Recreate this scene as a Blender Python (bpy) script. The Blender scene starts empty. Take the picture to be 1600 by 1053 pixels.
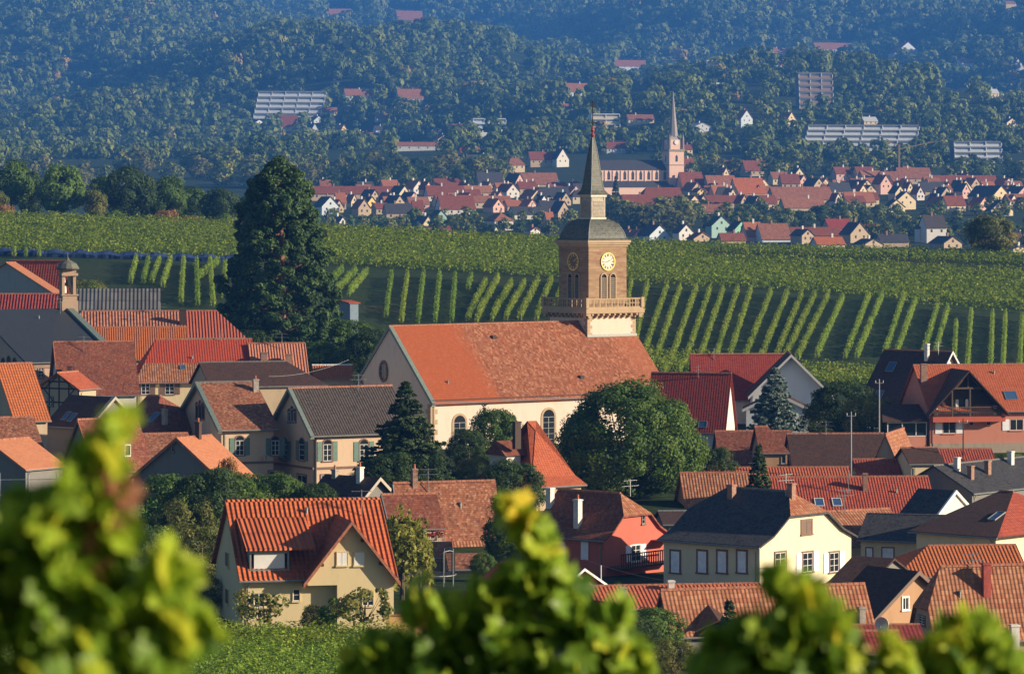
import bpy, bmesh, math, random
import numpy as np
from mathutils import Vector, Matrix
R_ = math.radians
sc = bpy.context.scene
COL = sc.collection

# ------------------------------------------------------------------ camera
CZ = 34.0            # eye height in metres above the village datum
F = 6000.0           # focal length in pixels of the 1600 px wide photograph
cam = bpy.data.cameras.new('camera')
cam.lens = 135.0; cam.sensor_width = 36.0
cam.shift_y = -(526.5 - 300) / 1600
cam.clip_start = 0.3; cam.clip_end = 25000
cam.dof.use_dof = True
cam.dof.focus_distance = 430
cam.dof.aperture_fstop = 5.0
co = bpy.data.objects.new('camera', cam); COL.objects.link(co)
co.location = (0, 0, CZ); co.rotation_euler = (R_(90), 0, 0)
sc.camera = co

# ------------------------------------------------------------------ world and sun
SUN_AZ = 79.0        # degrees to the right of straight behind the camera
SUN_EL = 18.0
w = bpy.data.worlds.new("World"); sc.world = w; w.use_nodes = True
nt = w.node_tree
sky = nt.nodes.new('ShaderNodeTexSky'); sky.sky_type = 'NISHITA'; sky.sun_disc = False
sky.sun_elevation = R_(SUN_EL); sky.sun_rotation = R_(180 - SUN_AZ)
sky.dust_density = 0.6; sky.ozone_density = 2.0
nt.links.new(sky.outputs[0], nt.nodes['Background'].inputs[0])
nt.nodes['Background'].inputs[1].default_value = 0.05
sl = bpy.data.lights.new('sun', 'SUN'); sl.energy = 5.0; sl.angle = R_(0.5); sl.color = (1.0, 0.84, 0.63)
so = bpy.data.objects.new('sun', sl); COL.objects.link(so)
S = Vector((math.sin(R_(SUN_AZ)) * math.cos(R_(SUN_EL)), -math.cos(R_(SUN_AZ)) * math.cos(R_(SUN_EL)), math.sin(R_(SUN_EL))))
so.rotation_euler = S.to_track_quat('Z', 'Y').to_euler(); so.location = (300, -200, 400)
sc.view_settings.view_transform = 'Standard'; sc.view_settings.look = 'None'
sc.view_settings.exposure = 0.92; sc.view_settings.gamma = 1.0
sc.cycles.use_denoising = True
sc.cycles.volume_bounces = 0
sc.cycles.max_bounces = 6
sc.cycles.transparent_max_bounces = 6

HAZE_DENS = 0.000098
# ------------------------------------------------------------------ terrain
UC = [-1500, -400, 0, 400, 800, 1200, 1600, 2000, 3100]
def zr(D, *py): return (D, [CZ + (300 - p) * D / F for p in py])
TT = [(-60, [33] * 9), (0, [32.3] * 9), (15, [31.4] * 9), (100, [19.0] * 9), (200, [7.6, 7.6, 7.6, 7.6, 7.0, 4.6, 4.6, 4.6, 4.6]), (240, [4.9, 4.9, 4.9, 4.9, 4.2, 1.0, 1.0, 1.0, 1.0]),
      (266, [4.0, 4.0, 4.0, 4.0, 3.6, 1.0, 1.0, 1.0, 1.0]), (300, [3, 3, 3, 3, 3, 2, 2, 2, 2]), (450, [4, 4, 3.4, 3, 3, 3, 3, 3, 3]),
      (500, [6, 6, 5.5, 4.6, 3.2, 3, 3, 3, 3]), (560, [10, 10, 9.5, 8, 5, 3, 3, 3, 3]),
      zr(640, 475, 475, 478, 500, 545, 592, 605, 605, 605),
      zr(700, 432, 432, 434, 450, 486, 528, 556, 560, 560),
      zr(780, 396, 396, 400, 411, 434, 460, 494, 500, 500),
      zr(850, 362, 362, 366, 380, 402, 424, 446, 450, 450),
      zr(905, 339, 339, 342, 356, 377, 393, 402, 404, 404),
      zr(960, 336, 336, 339, 358, 381, 398, 406, 408, 408),
      zr(1080, 342, 342, 345, 372, 405, 420, 425, 425, 425),
      (1500, [9] * 9), (1800, [8.5] * 9), (2200, [22] * 9), (2600, [37] * 9), (2900, [52] * 9),
      (3300, [78] * 9), (4600, [138] * 9), (6000, [243] * 9), (7500, [383] * 9), (9300, [585] * 9), (11500, [800] * 9), (12600, [805] * 9)]
TD = np.array([t[0] for t in TT], float); TZ = np.array([t[1] for t in TT], float)
UCn = np.array(UC, float)
def tz_arr(X, Y):
    X = np.asarray(X, float); Y = np.asarray(Y, float)
    Ys = np.maximum(Y, 60)
    u = np.clip(800 + F * X / Ys, -1500, 3100)
    cols = np.array([np.interp(Y, TD, TZ[:, k]) for k in range(len(UC))])
    k = np.clip(np.searchsorted(UCn, u) - 1, 0, len(UC) - 2)
    f = (u - UCn[k]) / (UCn[k + 1] - UCn[k])
    idx = np.arange(X.size).reshape(X.shape)
    cf = cols.reshape(len(UC), -1); kf = k.ravel(); ii = idx.ravel()
    z = (cf[kf, ii] * (1 - f.ravel()) + cf[kf + 1, ii] * f.ravel()).reshape(X.shape)
    m = np.clip((Y - 3000) / 1500, 0, 1)
    rel = 72 * np.sin(X / 265 + Y / 640 + 0.6) + 38 * np.sin(X / 133 - Y / 450 + 2.0) + 18 * np.sin(X / 65 + Y / 200)
    return z + m * (rel - 8) * 0.62
def tz(x, y): return float(tz_arr(np.array([x]), np.array([y]))[0])
def at(px, D, z=None, py=None):
    x = (px - 800) * D / F
    if py is not None: z = CZ + (300 - py) * D / F
    if z is None: z = tz(x, D)
    return Vector((x, D, z))
def zpy(py, D): return CZ + (300 - py) * D / F
def depth_at(px, py, lo, hi):
    Ds = np.linspace(lo, hi, 240); X = (px - 800) * Ds / F
    P = 300 + (CZ - tz_arr(X, Ds)) * F / Ds
    return float(Ds[int(np.argmin(np.abs(P - py)))])

# ------------------------------------------------------------------ materials
MATS = {}
def new_mat(name):
    m = bpy.data.materials.new(name); m.use_nodes = True
    t = m.node_tree; b = t.nodes['Principled BSDF']
    return m, t, b
def N(t, typ, **kw):
    n = t.nodes.new(typ)
    for k, v in kw.items():
        if k.startswith('i_'): n.inputs[k[2:]].default_value = v
        elif k.startswith('n_'): n.inputs[int(k[2:])].default_value = v
        else: setattr(n, k, v)
    return n
def L(t, a, b): t.links.new(a, b)
def ramp(t, fac, cols, pos=None, interp='LINEAR'):
    r = t.nodes.new('ShaderNodeValToRGB'); r.color_ramp.interpolation = interp
    n = len(cols); pos = pos or [i / (n - 1) for i in range(n)]
    e = r.color_ramp.elements
    while len(e) < n: e.new(0.5)
    for i in range(n):
        e[i].position = pos[i]; e[i].color = (*cols[i], 1)
    L(t, fac, r.inputs[0]); return r.outputs[0]
def mixc(t, fac, a, b, mode='MIX'):
    m = t.nodes.new('ShaderNodeMix'); m.data_type = 'RGBA'; m.blend_type = mode
    for s, v in ((0, fac), (6, a), (7, b)):
        if isinstance(v, (int, float)): m.inputs[s].default_value = v
        elif isinstance(v, tuple): m.inputs[s].default_value = (*v, 1)
        else: L(t, v, m.inputs[s])
    return m.outputs[2]
def math_(t, op, a, b=None):
    m = t.nodes.new('ShaderNodeMath'); m.operation = op
    for s, v in ((0, a), (1, b)):
        if v is None: continue
        if isinstance(v, (int, float)): m.inputs[s].default_value = v
        else: L(t, v, m.inputs[s])
    return m.outputs[0]
def plain(name, col, rough=0.7, metal=0.0, noise=0.12, scale=3.0):
    if name in MATS: return MATS[name]
    m, t, b = new_mat(name)
    tc = N(t, 'ShaderNodeTexCoord'); n = N(t, 'ShaderNodeTexNoise', i_Scale=scale, i_Detail=4.0)
    L(t, tc.outputs['Object'], n.inputs[0])
    c = ramp(t, n.outputs[0], [tuple(x * (1 - noise) for x in col), tuple(min(1, x * (1 + noise)) for x in col)], [0.3, 0.7])
    L(t, c, b.inputs['Base Color']); b.inputs['Roughness'].default_value = rough; b.inputs['Metallic'].default_value = metal
    MATS[name] = m; return m
def plaster(name, col, dirt=(0.55, 0.5, 0.45), amt=0.5):
    if name in MATS: return MATS[name]
    m, t, b = new_mat(name)
    tc = N(t, 'ShaderNodeTexCoord')
    mp = N(t, 'ShaderNodeMapping'); mp.inputs['Scale'].default_value = (0.9, 0.9, 0.25); L(t, tc.outputs['Object'], mp.inputs[0])
    n = N(t, 'ShaderNodeTexNoise', i_Scale=1.2, i_Detail=8.0, i_Roughness=0.65); L(t, mp.outputs[0], n.inputs[0])
    n2 = N(t, 'ShaderNodeTexNoise', i_Scale=14.0, i_Detail=3.0); L(t, tc.outputs['Object'], n2.inputs[0])
    f = ramp(t, n.outputs[0], [(0, 0, 0), (1, 1, 1)], [0.5, 0.8])
    f2 = math_(t, 'MULTIPLY', f, amt)
    c = mixc(t, f2, col, tuple(x * y for x, y in zip(col, dirt)))
    c2 = mixc(t, math_(t, 'MULTIPLY', n2.outputs[0], 0.14), c, tuple(x * 0.6 for x in col))
    L(t, c2, b.inputs['Base Color']); b.inputs['Roughness'].default_value = 0.93
    bp = N(t, 'ShaderNodeBump', i_Strength=0.25, i_Distance=0.03); L(t, n2.outputs[0], bp.inputs['Height']); L(t, bp.outputs[0], b.inputs['Normal'])
    MATS[name] = m; return m
def tile(name, cols, weather=None, wamt=0.35, rib=0.0, ribw=0.24, course=0.2, cw=0.18, rough=0.85, moss=0.0, split=None, bumpd=0.05):
    """clay or slate roof covering on the UV map in metres: random tiles, courses, optional ribs and weather"""
    if name in MATS: return MATS[name]
    m, t, b = new_mat(name)
    uv = N(t, 'ShaderNodeUVMap'); uv.uv_map = 'uv'
    sep = N(t, 'ShaderNodeSeparateXYZ'); L(t, uv.outputs[0], sep.inputs[0])
    U = sep.outputs[0]; V = sep.outputs[1]
    nw = N(t, 'ShaderNodeTexNoise', i_Scale=0.35, i_Detail=2.0); L(t, uv.outputs[0], nw.inputs[0])
    Vw = math_(t, 'ADD', V, math_(t, 'MULTIPLY', nw.outputs[0], 0.35))
    row = math_(t, 'FLOOR', math_(t, 'DIVIDE', Vw, course))
    uu = math_(t, 'ADD', math_(t, 'DIVIDE', U, cw), math_(t, 'MULTIPLY', row, 0.5 if rib == 0 else 0.0))
    cell = N(t, 'ShaderNodeCombineXYZ'); L(t, math_(t, 'FLOOR', uu), cell.inputs[0]); L(t, row, cell.inputs[1])
    wn = N(t, 'ShaderNodeTexWhiteNoise'); wn.noise_dimensions = '2D'; L(t, cell.outputs[0], wn.inputs[0])
    c = ramp(t, wn.outputs[0], cols)
    n1 = N(t, 'ShaderNodeTexNoise', i_Scale=0.5, i_Detail=8.0, i_Roughness=0.7); L(t, uv.outputs[0], n1.inputs[0])
    n3 = N(t, 'ShaderNodeTexNoise', i_Scale=3.0, i_Detail=6.0, i_Roughness=0.8); L(t, uv.outputs[0], n3.inputs[0])
    if weather:
        f = ramp(t, n1.outputs[0], [(0, 0, 0), (1, 1, 1)], [0.45, 0.66])
        c = mixc(t, math_(t, 'MULTIPLY', f, wamt), c, weather)
    if split:      # (position along the ridge in metres, soft width, colour, amount): a re-laid stretch of roof
        for pos, wd, colr, amt in split:
            mr = N(t, 'ShaderNodeMapRange'); mr.inputs[1].default_value = pos - wd; mr.inputs[2].default_value = pos + wd
            nz = N(t, 'ShaderNodeTexNoise', i_Scale=1.6, i_Detail=6.0); L(t, uv.outputs[0], nz.inputs[0])
            L(t, math_(t, 'ADD', U, math_(t, 'MULTIPLY', math_(t, 'SUBTRACT', nz.outputs[0], 0.5), abs(wd) * 6)), mr.inputs[0])
            mr.clamp = True
            c = mixc(t, math_(t, 'MULTIPLY', mr.outputs[0], amt), c, colr)
    if moss > 0:
        f = ramp(t, n3.outputs[0], [(0, 0, 0), (1, 1, 1)], [0.52, 0.68])
        c = mixc(t, math_(t, 'MULTIPLY', f, moss), c, (0.055, 0.05, 0.035))
    # darker joints under each course
    fr = math_(t, 'FRACT', math_(t, 'DIVIDE', Vw, course))
    jt = ramp(t, fr, [(0.62, 0.58, 0.56), (1, 1, 1), (1, 1, 1)], [0.0, 0.28, 1.0])
    c = mixc(t, 0.75, c, jt, 'MULTIPLY')
    L(t, c, b.inputs['Base Color']); b.inputs['Roughness'].default_value = rough
    b.inputs['Specular IOR Level'].default_value = 0.25
    h = math_(t, 'MULTIPLY', fr, -0.5)
    h = math_(t, 'ADD', h, math_(t, 'MULTIPLY', wn.outputs[0], 0.25))
    if rib > 0:
        s = math_(t, 'SINE', math_(t, 'MULTIPLY', U, 2 * math.pi / ribw))
        h = math_(t, 'ADD', h, math_(t, 'MULTIPLY', s, rib))
    bp = N(t, 'ShaderNodeBump', i_Strength=1.0, i_Distance=bumpd); L(t, h, bp.inputs['Height']); L(t, bp.outputs[0], b.inputs['Normal'])
    MATS[name] = m; return m
def leafmat(name, cols, pos=None, trans=0.35, rough=0.6):
    if name in MATS: return MATS[name]
    m, t, b = new_mat(name)
    a = N(t, 'ShaderNodeAttribute'); a.attribute_name = 'rnd'
    c = ramp(t, a.outputs['Fac'], cols, pos)
    L(t, c, b.inputs['Base Color']); b.inputs['Roughness'].default_value = rough
    b.inputs['Specular IOR Level'].default_value = 0.25
    tr = N(t, 'ShaderNodeBsdfTranslucent'); L(t, mixc(t, 0.35, c, (0.30, 0.34, 0.03)), tr.inputs[0])
    mx = N(t, 'ShaderNodeMixShader'); mx.inputs[0].default_value = trans
    L(t, b.outputs[0], mx.inputs[1]); L(t, tr.outputs[0], mx.inputs[2])
    L(t, mx.outputs[0], t.nodes['Material Output'].inputs[0])
    MATS[name] = m; return m
def glass_mat(name='window_glass', col=(0.02, 0.025, 0.03), rough=0.08):
    if name in MATS: return MATS[name]
    m, t, b = new_mat(name)
    b.inputs['Base Color'].default_value = (*col, 1); b.inputs['Roughness'].default_value = rough
    n = N(t, 'ShaderNodeTexNoise', i_Scale=1.5); tc = N(t, 'ShaderNodeTexCoord'); L(t, tc.outputs['Object'], n.inputs[0])
    bp = N(t, 'ShaderNodeBump', i_Strength=0.08); L(t, n.outputs[0], bp.inputs['Height']); L(t, bp.outputs[0], b.inputs['Normal'])
    MATS[name] = m; return m

# ------------------------------------------------------------------ object helpers
def tag(o, label=None, cat=None, group=None, kind=None):
    if label: o['label'] = label
    if cat: o['category'] = cat
    if group: o['group'] = group
    if kind: o['kind'] = kind
    return o
def empty(name, loc, rz=0, label=None, cat=None, group=None):
    o = bpy.data.objects.new(name, None); COL.objects.link(o)
    o.location = loc; o.rotation_euler = (0, 0, rz); o.empty_display_size = 0.5
    return tag(o, label, cat, group)
class MB:
    """collects polygons (with optional UV in metres) and links them as one mesh object"""
    def __init__(s): s.v = []; s.f = []; s.uv = []; s.mi = []
    def poly(s, pts, uv=None, mi=0):
        b = len(s.v); s.v += [tuple(p) for p in pts]; s.f.append(tuple(range(b, b + len(pts))))
        s.uv.append(uv if uv else [(p[0] + p[1] * 0.6, p[2]) for p in pts]); s.mi.append(mi)
    def prism(s, base, vec, mi=0):
        """base polygon extruded along vec"""
        vec = Vector(vec); b = [Vector(p) for p in base]; t = [p + vec for p in b]
        s.poly(b[::-1], mi=mi); s.poly(t, mi=mi)
        n = len(b)
        for i in range(n): s.poly([b[i], b[(i + 1) % n], t[(i + 1) % n], t[i]], mi=mi)
    def box(s, x0, x1, y0, y1, z0, z1, f=None, mi=0):
        P = [(x0, y0), (x1, y0), (x1, y1), (x0, y1)]
        b = [Vector((x, y, z0)) for x, y in P]; t = [Vector((x, y, z1)) for x, y in P]
        if f: b = [Vector(f(*p)) for p in b]; t = [Vector(f(*p)) for p in t]
        s.poly(b[::-1], mi=mi); s.poly(t, mi=mi)
        for i in range(4): s.poly([b[i], b[(i + 1) % 4], t[(i + 1) % 4], t[i]], mi=mi)
    def frustum(s, cx, cy, z0, z1, r0, r1, n=8, rot=0.0, cap=True, mi=0):
        a = [rot + 2 * math.pi * k / n for k in range(n)]
        b = [Vector((cx + r0 * math.cos(x), cy + r0 * math.sin(x), z0)) for x in a]
        t = [Vector((cx + r1 * math.cos(x), cy + r1 * math.sin(x), z1)) for x in a]
        for i in range(n):
            j = (i + 1) % n
            if r1 > 1e-4: s.poly([b[i], b[j], t[j], t[i]], mi=mi)
            else: s.poly([b[i], b[j], t[0]], mi=mi)
        if cap:
            s.poly(b[::-1], mi=mi)
            if r1 > 1e-4: s.poly(t, mi=mi)
    def tube(s, pts, rad, n=6, mi=0):
        """tapered tube through the points"""
        pts = [Vector(p) for p in pts]
        rad = rad if isinstance(rad, (list, tuple)) else [rad] * len(pts)
        rings = []
        for i, p in enumerate(pts):
            d = (pts[min(i + 1, len(pts) - 1)] - pts[max(i - 1, 0)]).normalized()
            a = d.orthogonal().normalized() if abs(d.z) < 0.99 else Vector((1, 0, 0))
            if abs(d.z) >= 0.99: a = Vector((1, 0, 0))
            bb = d.cross(a).normalized(); a = bb.cross(d).normalized()
            rings.append([p + (a * math.cos(2 * math.pi * k / n) + bb * math.sin(2 * math.pi * k / n)) * rad[i] for k in range(n)])
        for i in range(len(rings) - 1):
            for k in range(n):
                j = (k + 1) % n
                s.poly([rings[i][k], rings[i][j], rings[i + 1][j], rings[i + 1][k]], mi=mi)
        s.poly(rings[0][::-1], mi=mi); s.poly(rings[-1], mi=mi)
    def build(s, name, mat, parent=None, solid=0.0, smooth=False):
        me = bpy.data.meshes.new(name); me.from_pydata(s.v, [], s.f)
        ul = me.uv_layers.new(name='uv')
        flat = [c for u in s.uv for c in u]
        for i, c in enumerate(flat): ul.data[i].uv = c
        for m in (mat if isinstance(mat, (list, tuple)) else [mat]): me.materials.append(m)
        for i, p in enumerate(me.polygons): p.material_index = s.mi[i]; p.use_smooth = smooth
        bm = bmesh.new(); bm.from_mesh(me)
        bmesh.ops.remove_doubles(bm, verts=bm.verts, dist=0.0005)
        if solid:
            bmesh.ops.solidify(bm, geom=bm.faces[:], thickness=solid)
        else: bmesh.ops.recalc_face_normals(bm, faces=bm.faces)
        bm.to_mesh(me); bm.free()
        o = bpy.data.objects.new(name, me); COL.objects.link(o)
        if parent: o.parent = parent
        return o
def copy_tree(o, parent=None):
    c = o.copy(); COL.objects.link(c); c.parent = parent
    for ch in [x for x in bpy.data.objects if x.parent == o]: copy_tree(ch, c)
    return c

# ------------------------------------------------------------------ common colours
GLASS = glass_mat()
T_orange = tile('orange_clay_tiles', [(0.36, 0.10, 0.032), (0.46, 0.13, 0.042), (0.41, 0.115, 0.036)], (0.30, 0.12, 0.06), 0.3, rib=0.55, ribw=0.30, cw=0.30, course=0.38)
T_villa = tile('glossy_orange_red_tiles', [(0.38, 0.085, 0.028), (0.48, 0.12, 0.038), (0.43, 0.10, 0.032)], (0.34, 0.09, 0.04), 0.25, rib=0.9, ribw=0.345, cw=0.345, course=0.42, rough=0.6, bumpd=0.07)
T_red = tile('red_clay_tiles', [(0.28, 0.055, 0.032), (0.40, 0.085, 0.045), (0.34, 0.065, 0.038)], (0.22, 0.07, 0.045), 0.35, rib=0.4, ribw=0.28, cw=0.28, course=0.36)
T_redor = tile('orange_red_interlocking_tiles', [(0.36, 0.085, 0.04), (0.50, 0.125, 0.055), (0.42, 0.10, 0.045)], (0.28, 0.09, 0.05), 0.4, rib=0.5, ribw=0.30, cw=0.30, course=0.38, moss=0.2)
T_wine = tile('wine_red_tiles', [(0.22, 0.035, 0.028), (0.30, 0.05, 0.035), (0.26, 0.042, 0.03)], None, 0.2, rib=0.15, ribw=0.3, cw=0.3)
T_brown = tile('old_brown_plain_tiles', [(0.14, 0.05, 0.028), (0.40, 0.16, 0.085), (0.24, 0.085, 0.045), (0.30, 0.10, 0.05), (0.46, 0.24, 0.14)], (0.10, 0.045, 0.03), 0.5, moss=0.45)
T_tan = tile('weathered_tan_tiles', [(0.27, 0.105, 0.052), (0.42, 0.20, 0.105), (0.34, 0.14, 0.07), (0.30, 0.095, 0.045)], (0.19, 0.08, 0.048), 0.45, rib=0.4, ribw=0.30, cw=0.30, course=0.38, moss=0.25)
T_brick = tile('dark_brick_plain_tiles', [(0.13, 0.04, 0.026), (0.28, 0.085, 0.045), (0.20, 0.055, 0.032), (0.30, 0.13, 0.08)], (0.09, 0.04, 0.03), 0.5, moss=0.5)
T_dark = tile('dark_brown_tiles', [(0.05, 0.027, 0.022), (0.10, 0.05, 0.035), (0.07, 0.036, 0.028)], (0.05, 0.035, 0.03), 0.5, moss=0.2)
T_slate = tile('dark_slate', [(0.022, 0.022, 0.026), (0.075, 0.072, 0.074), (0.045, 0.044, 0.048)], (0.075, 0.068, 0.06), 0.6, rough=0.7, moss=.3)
T_school = tile('grey_brown_roman_tiles', [(0.05, 0.042, 0.038), (0.09, 0.072, 0.062), (0.07, 0.056, 0.05)], (0.08, 0.06, 0.05), 0.4, rib=0.6, ribw=0.30, cw=0.30)
T_corr = tile('grey_corrugated_sheet', [(0.10, 0.10, 0.10), (0.16, 0.155, 0.15)], (0.09, 0.08, 0.075), 0.5, rib=0.9, ribw=0.6, cw=1.2, course=2.4)
T_church = tile('church_plain_tiles', [(0.17, 0.055, 0.027), (0.34, 0.115, 0.052), (0.26, 0.08, 0.036), (0.44, 0.20, 0.11), (0.22, 0.06, 0.028)], (0.22, 0.09, 0.05), 0.45, moss=0.2,
                split=[(10.0, -1.0, (0.37, 0.085, 0.026), 0.85), (33.0, 1.2, (0.38, 0.12, 0.055), 0.55)], course=0.33, cw=0.25)
P_cream = plaster('cream_plaster', (0.72, 0.58, 0.36)); P_yellow = plaster('pale_yellow_plaster', (0.76, 0.67, 0.45), amt=0.3)
P_villa = plaster('sand_plaster', (0.66, 0.53, 0.30), amt=0.3); P_church = plaster('peach_cream_plaster', (0.72, 0.58, 0.47), amt=0.35)
P_school = plaster('pale_apricot_plaster', (0.64, 0.46, 0.31), amt=0.5); P_pink = plaster('coral_pink_plaster', (0.52, 0.13, 0.085), amt=0.3)
P_rose = plaster('rose_pink_plaster', (0.56, 0.22, 0.15), amt=0.35); P_brown = plaster('ochre_brown_plaster', (0.46, 0.27, 0.15))
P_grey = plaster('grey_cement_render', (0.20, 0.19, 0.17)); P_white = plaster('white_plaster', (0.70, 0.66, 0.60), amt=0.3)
P_beige = plaster('beige_plaster', (0.50, 0.38, 0.25)); P_stone = plaster('rubble_stone_wall', (0.36, 0.29, 0.22), amt=0.9)
M_sand = None
M_trim = plain('dark_brown_sandstone_trim', (0.20, 0.12, 0.09), 0.85); M_white = plain('white_painted_wood', (0.74, 0.72, 0.68), 0.5, noise=0.05)
M_green = plain('grey_green_shutter_paint', (0.11, 0.20, 0.16), 0.6); M_blue = plain('pale_blue_shutter_paint', (0.84, 0.88, 0.98), 0.6)
M_wood = plain('dark_brown_wood', (0.055, 0.03, 0.02), 0.8); M_zinc = plain('grey_zinc_sheet', (0.26, 0.27, 0.26), 0.5, 0.4)
M_greenzinc = plain('green_grey_zinc_verge', (0.17, 0.21, 0.18), 0.6, 0.2); M_brickch = plain('chimney_brick', (0.30, 0.17, 0.12), 0.9, noise=0.3, scale=6)
M_whitech = plain('white_rendered_chimney', (0.66, 0.62, 0.56), 0.9); M_pot = plain('terracotta_pot', (0.45, 0.13, 0.06), 0.8)
M_greych = plain('grey_rendered_chimney', (0.32, 0.28, 0.24), 0.9, noise=0.25); M_metal = plain('galvanised_metal', (0.42, 0.43, 0.44), 0.4, 0.7)
M_dark = plain('dark_opening', (0.012, 0.011, 0.01), 0.9); M_shutb = plain('brown_shutter_paint', (0.16, 0.10, 0.07), 0.7)
M_redch = plain('rust_red_chimney_paint', (0.33, 0.06, 0.04), 0.8, noise=0.3); M_shutw = plain('white_shutter_paint', (0.84, 0.84, 0.88), 0.6, noise=0.05)
M_ridge = plain('ridge_tile', (0.34, 0.13, 0.07), 0.85, noise=0.35, scale=4)
M_trunk = plain('tree_bark', (0.10, 0.075, 0.055), 0.95, noise=0.4, scale=5)
M_sky = glass_mat('skylight_glass', (0.05, 0.10, 0.20), 0.06)
M_ridgedark = plain('grey_ridge_cap', (0.13, 0.12, 0.11), 0.8, noise=0.3, scale=4)

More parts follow.
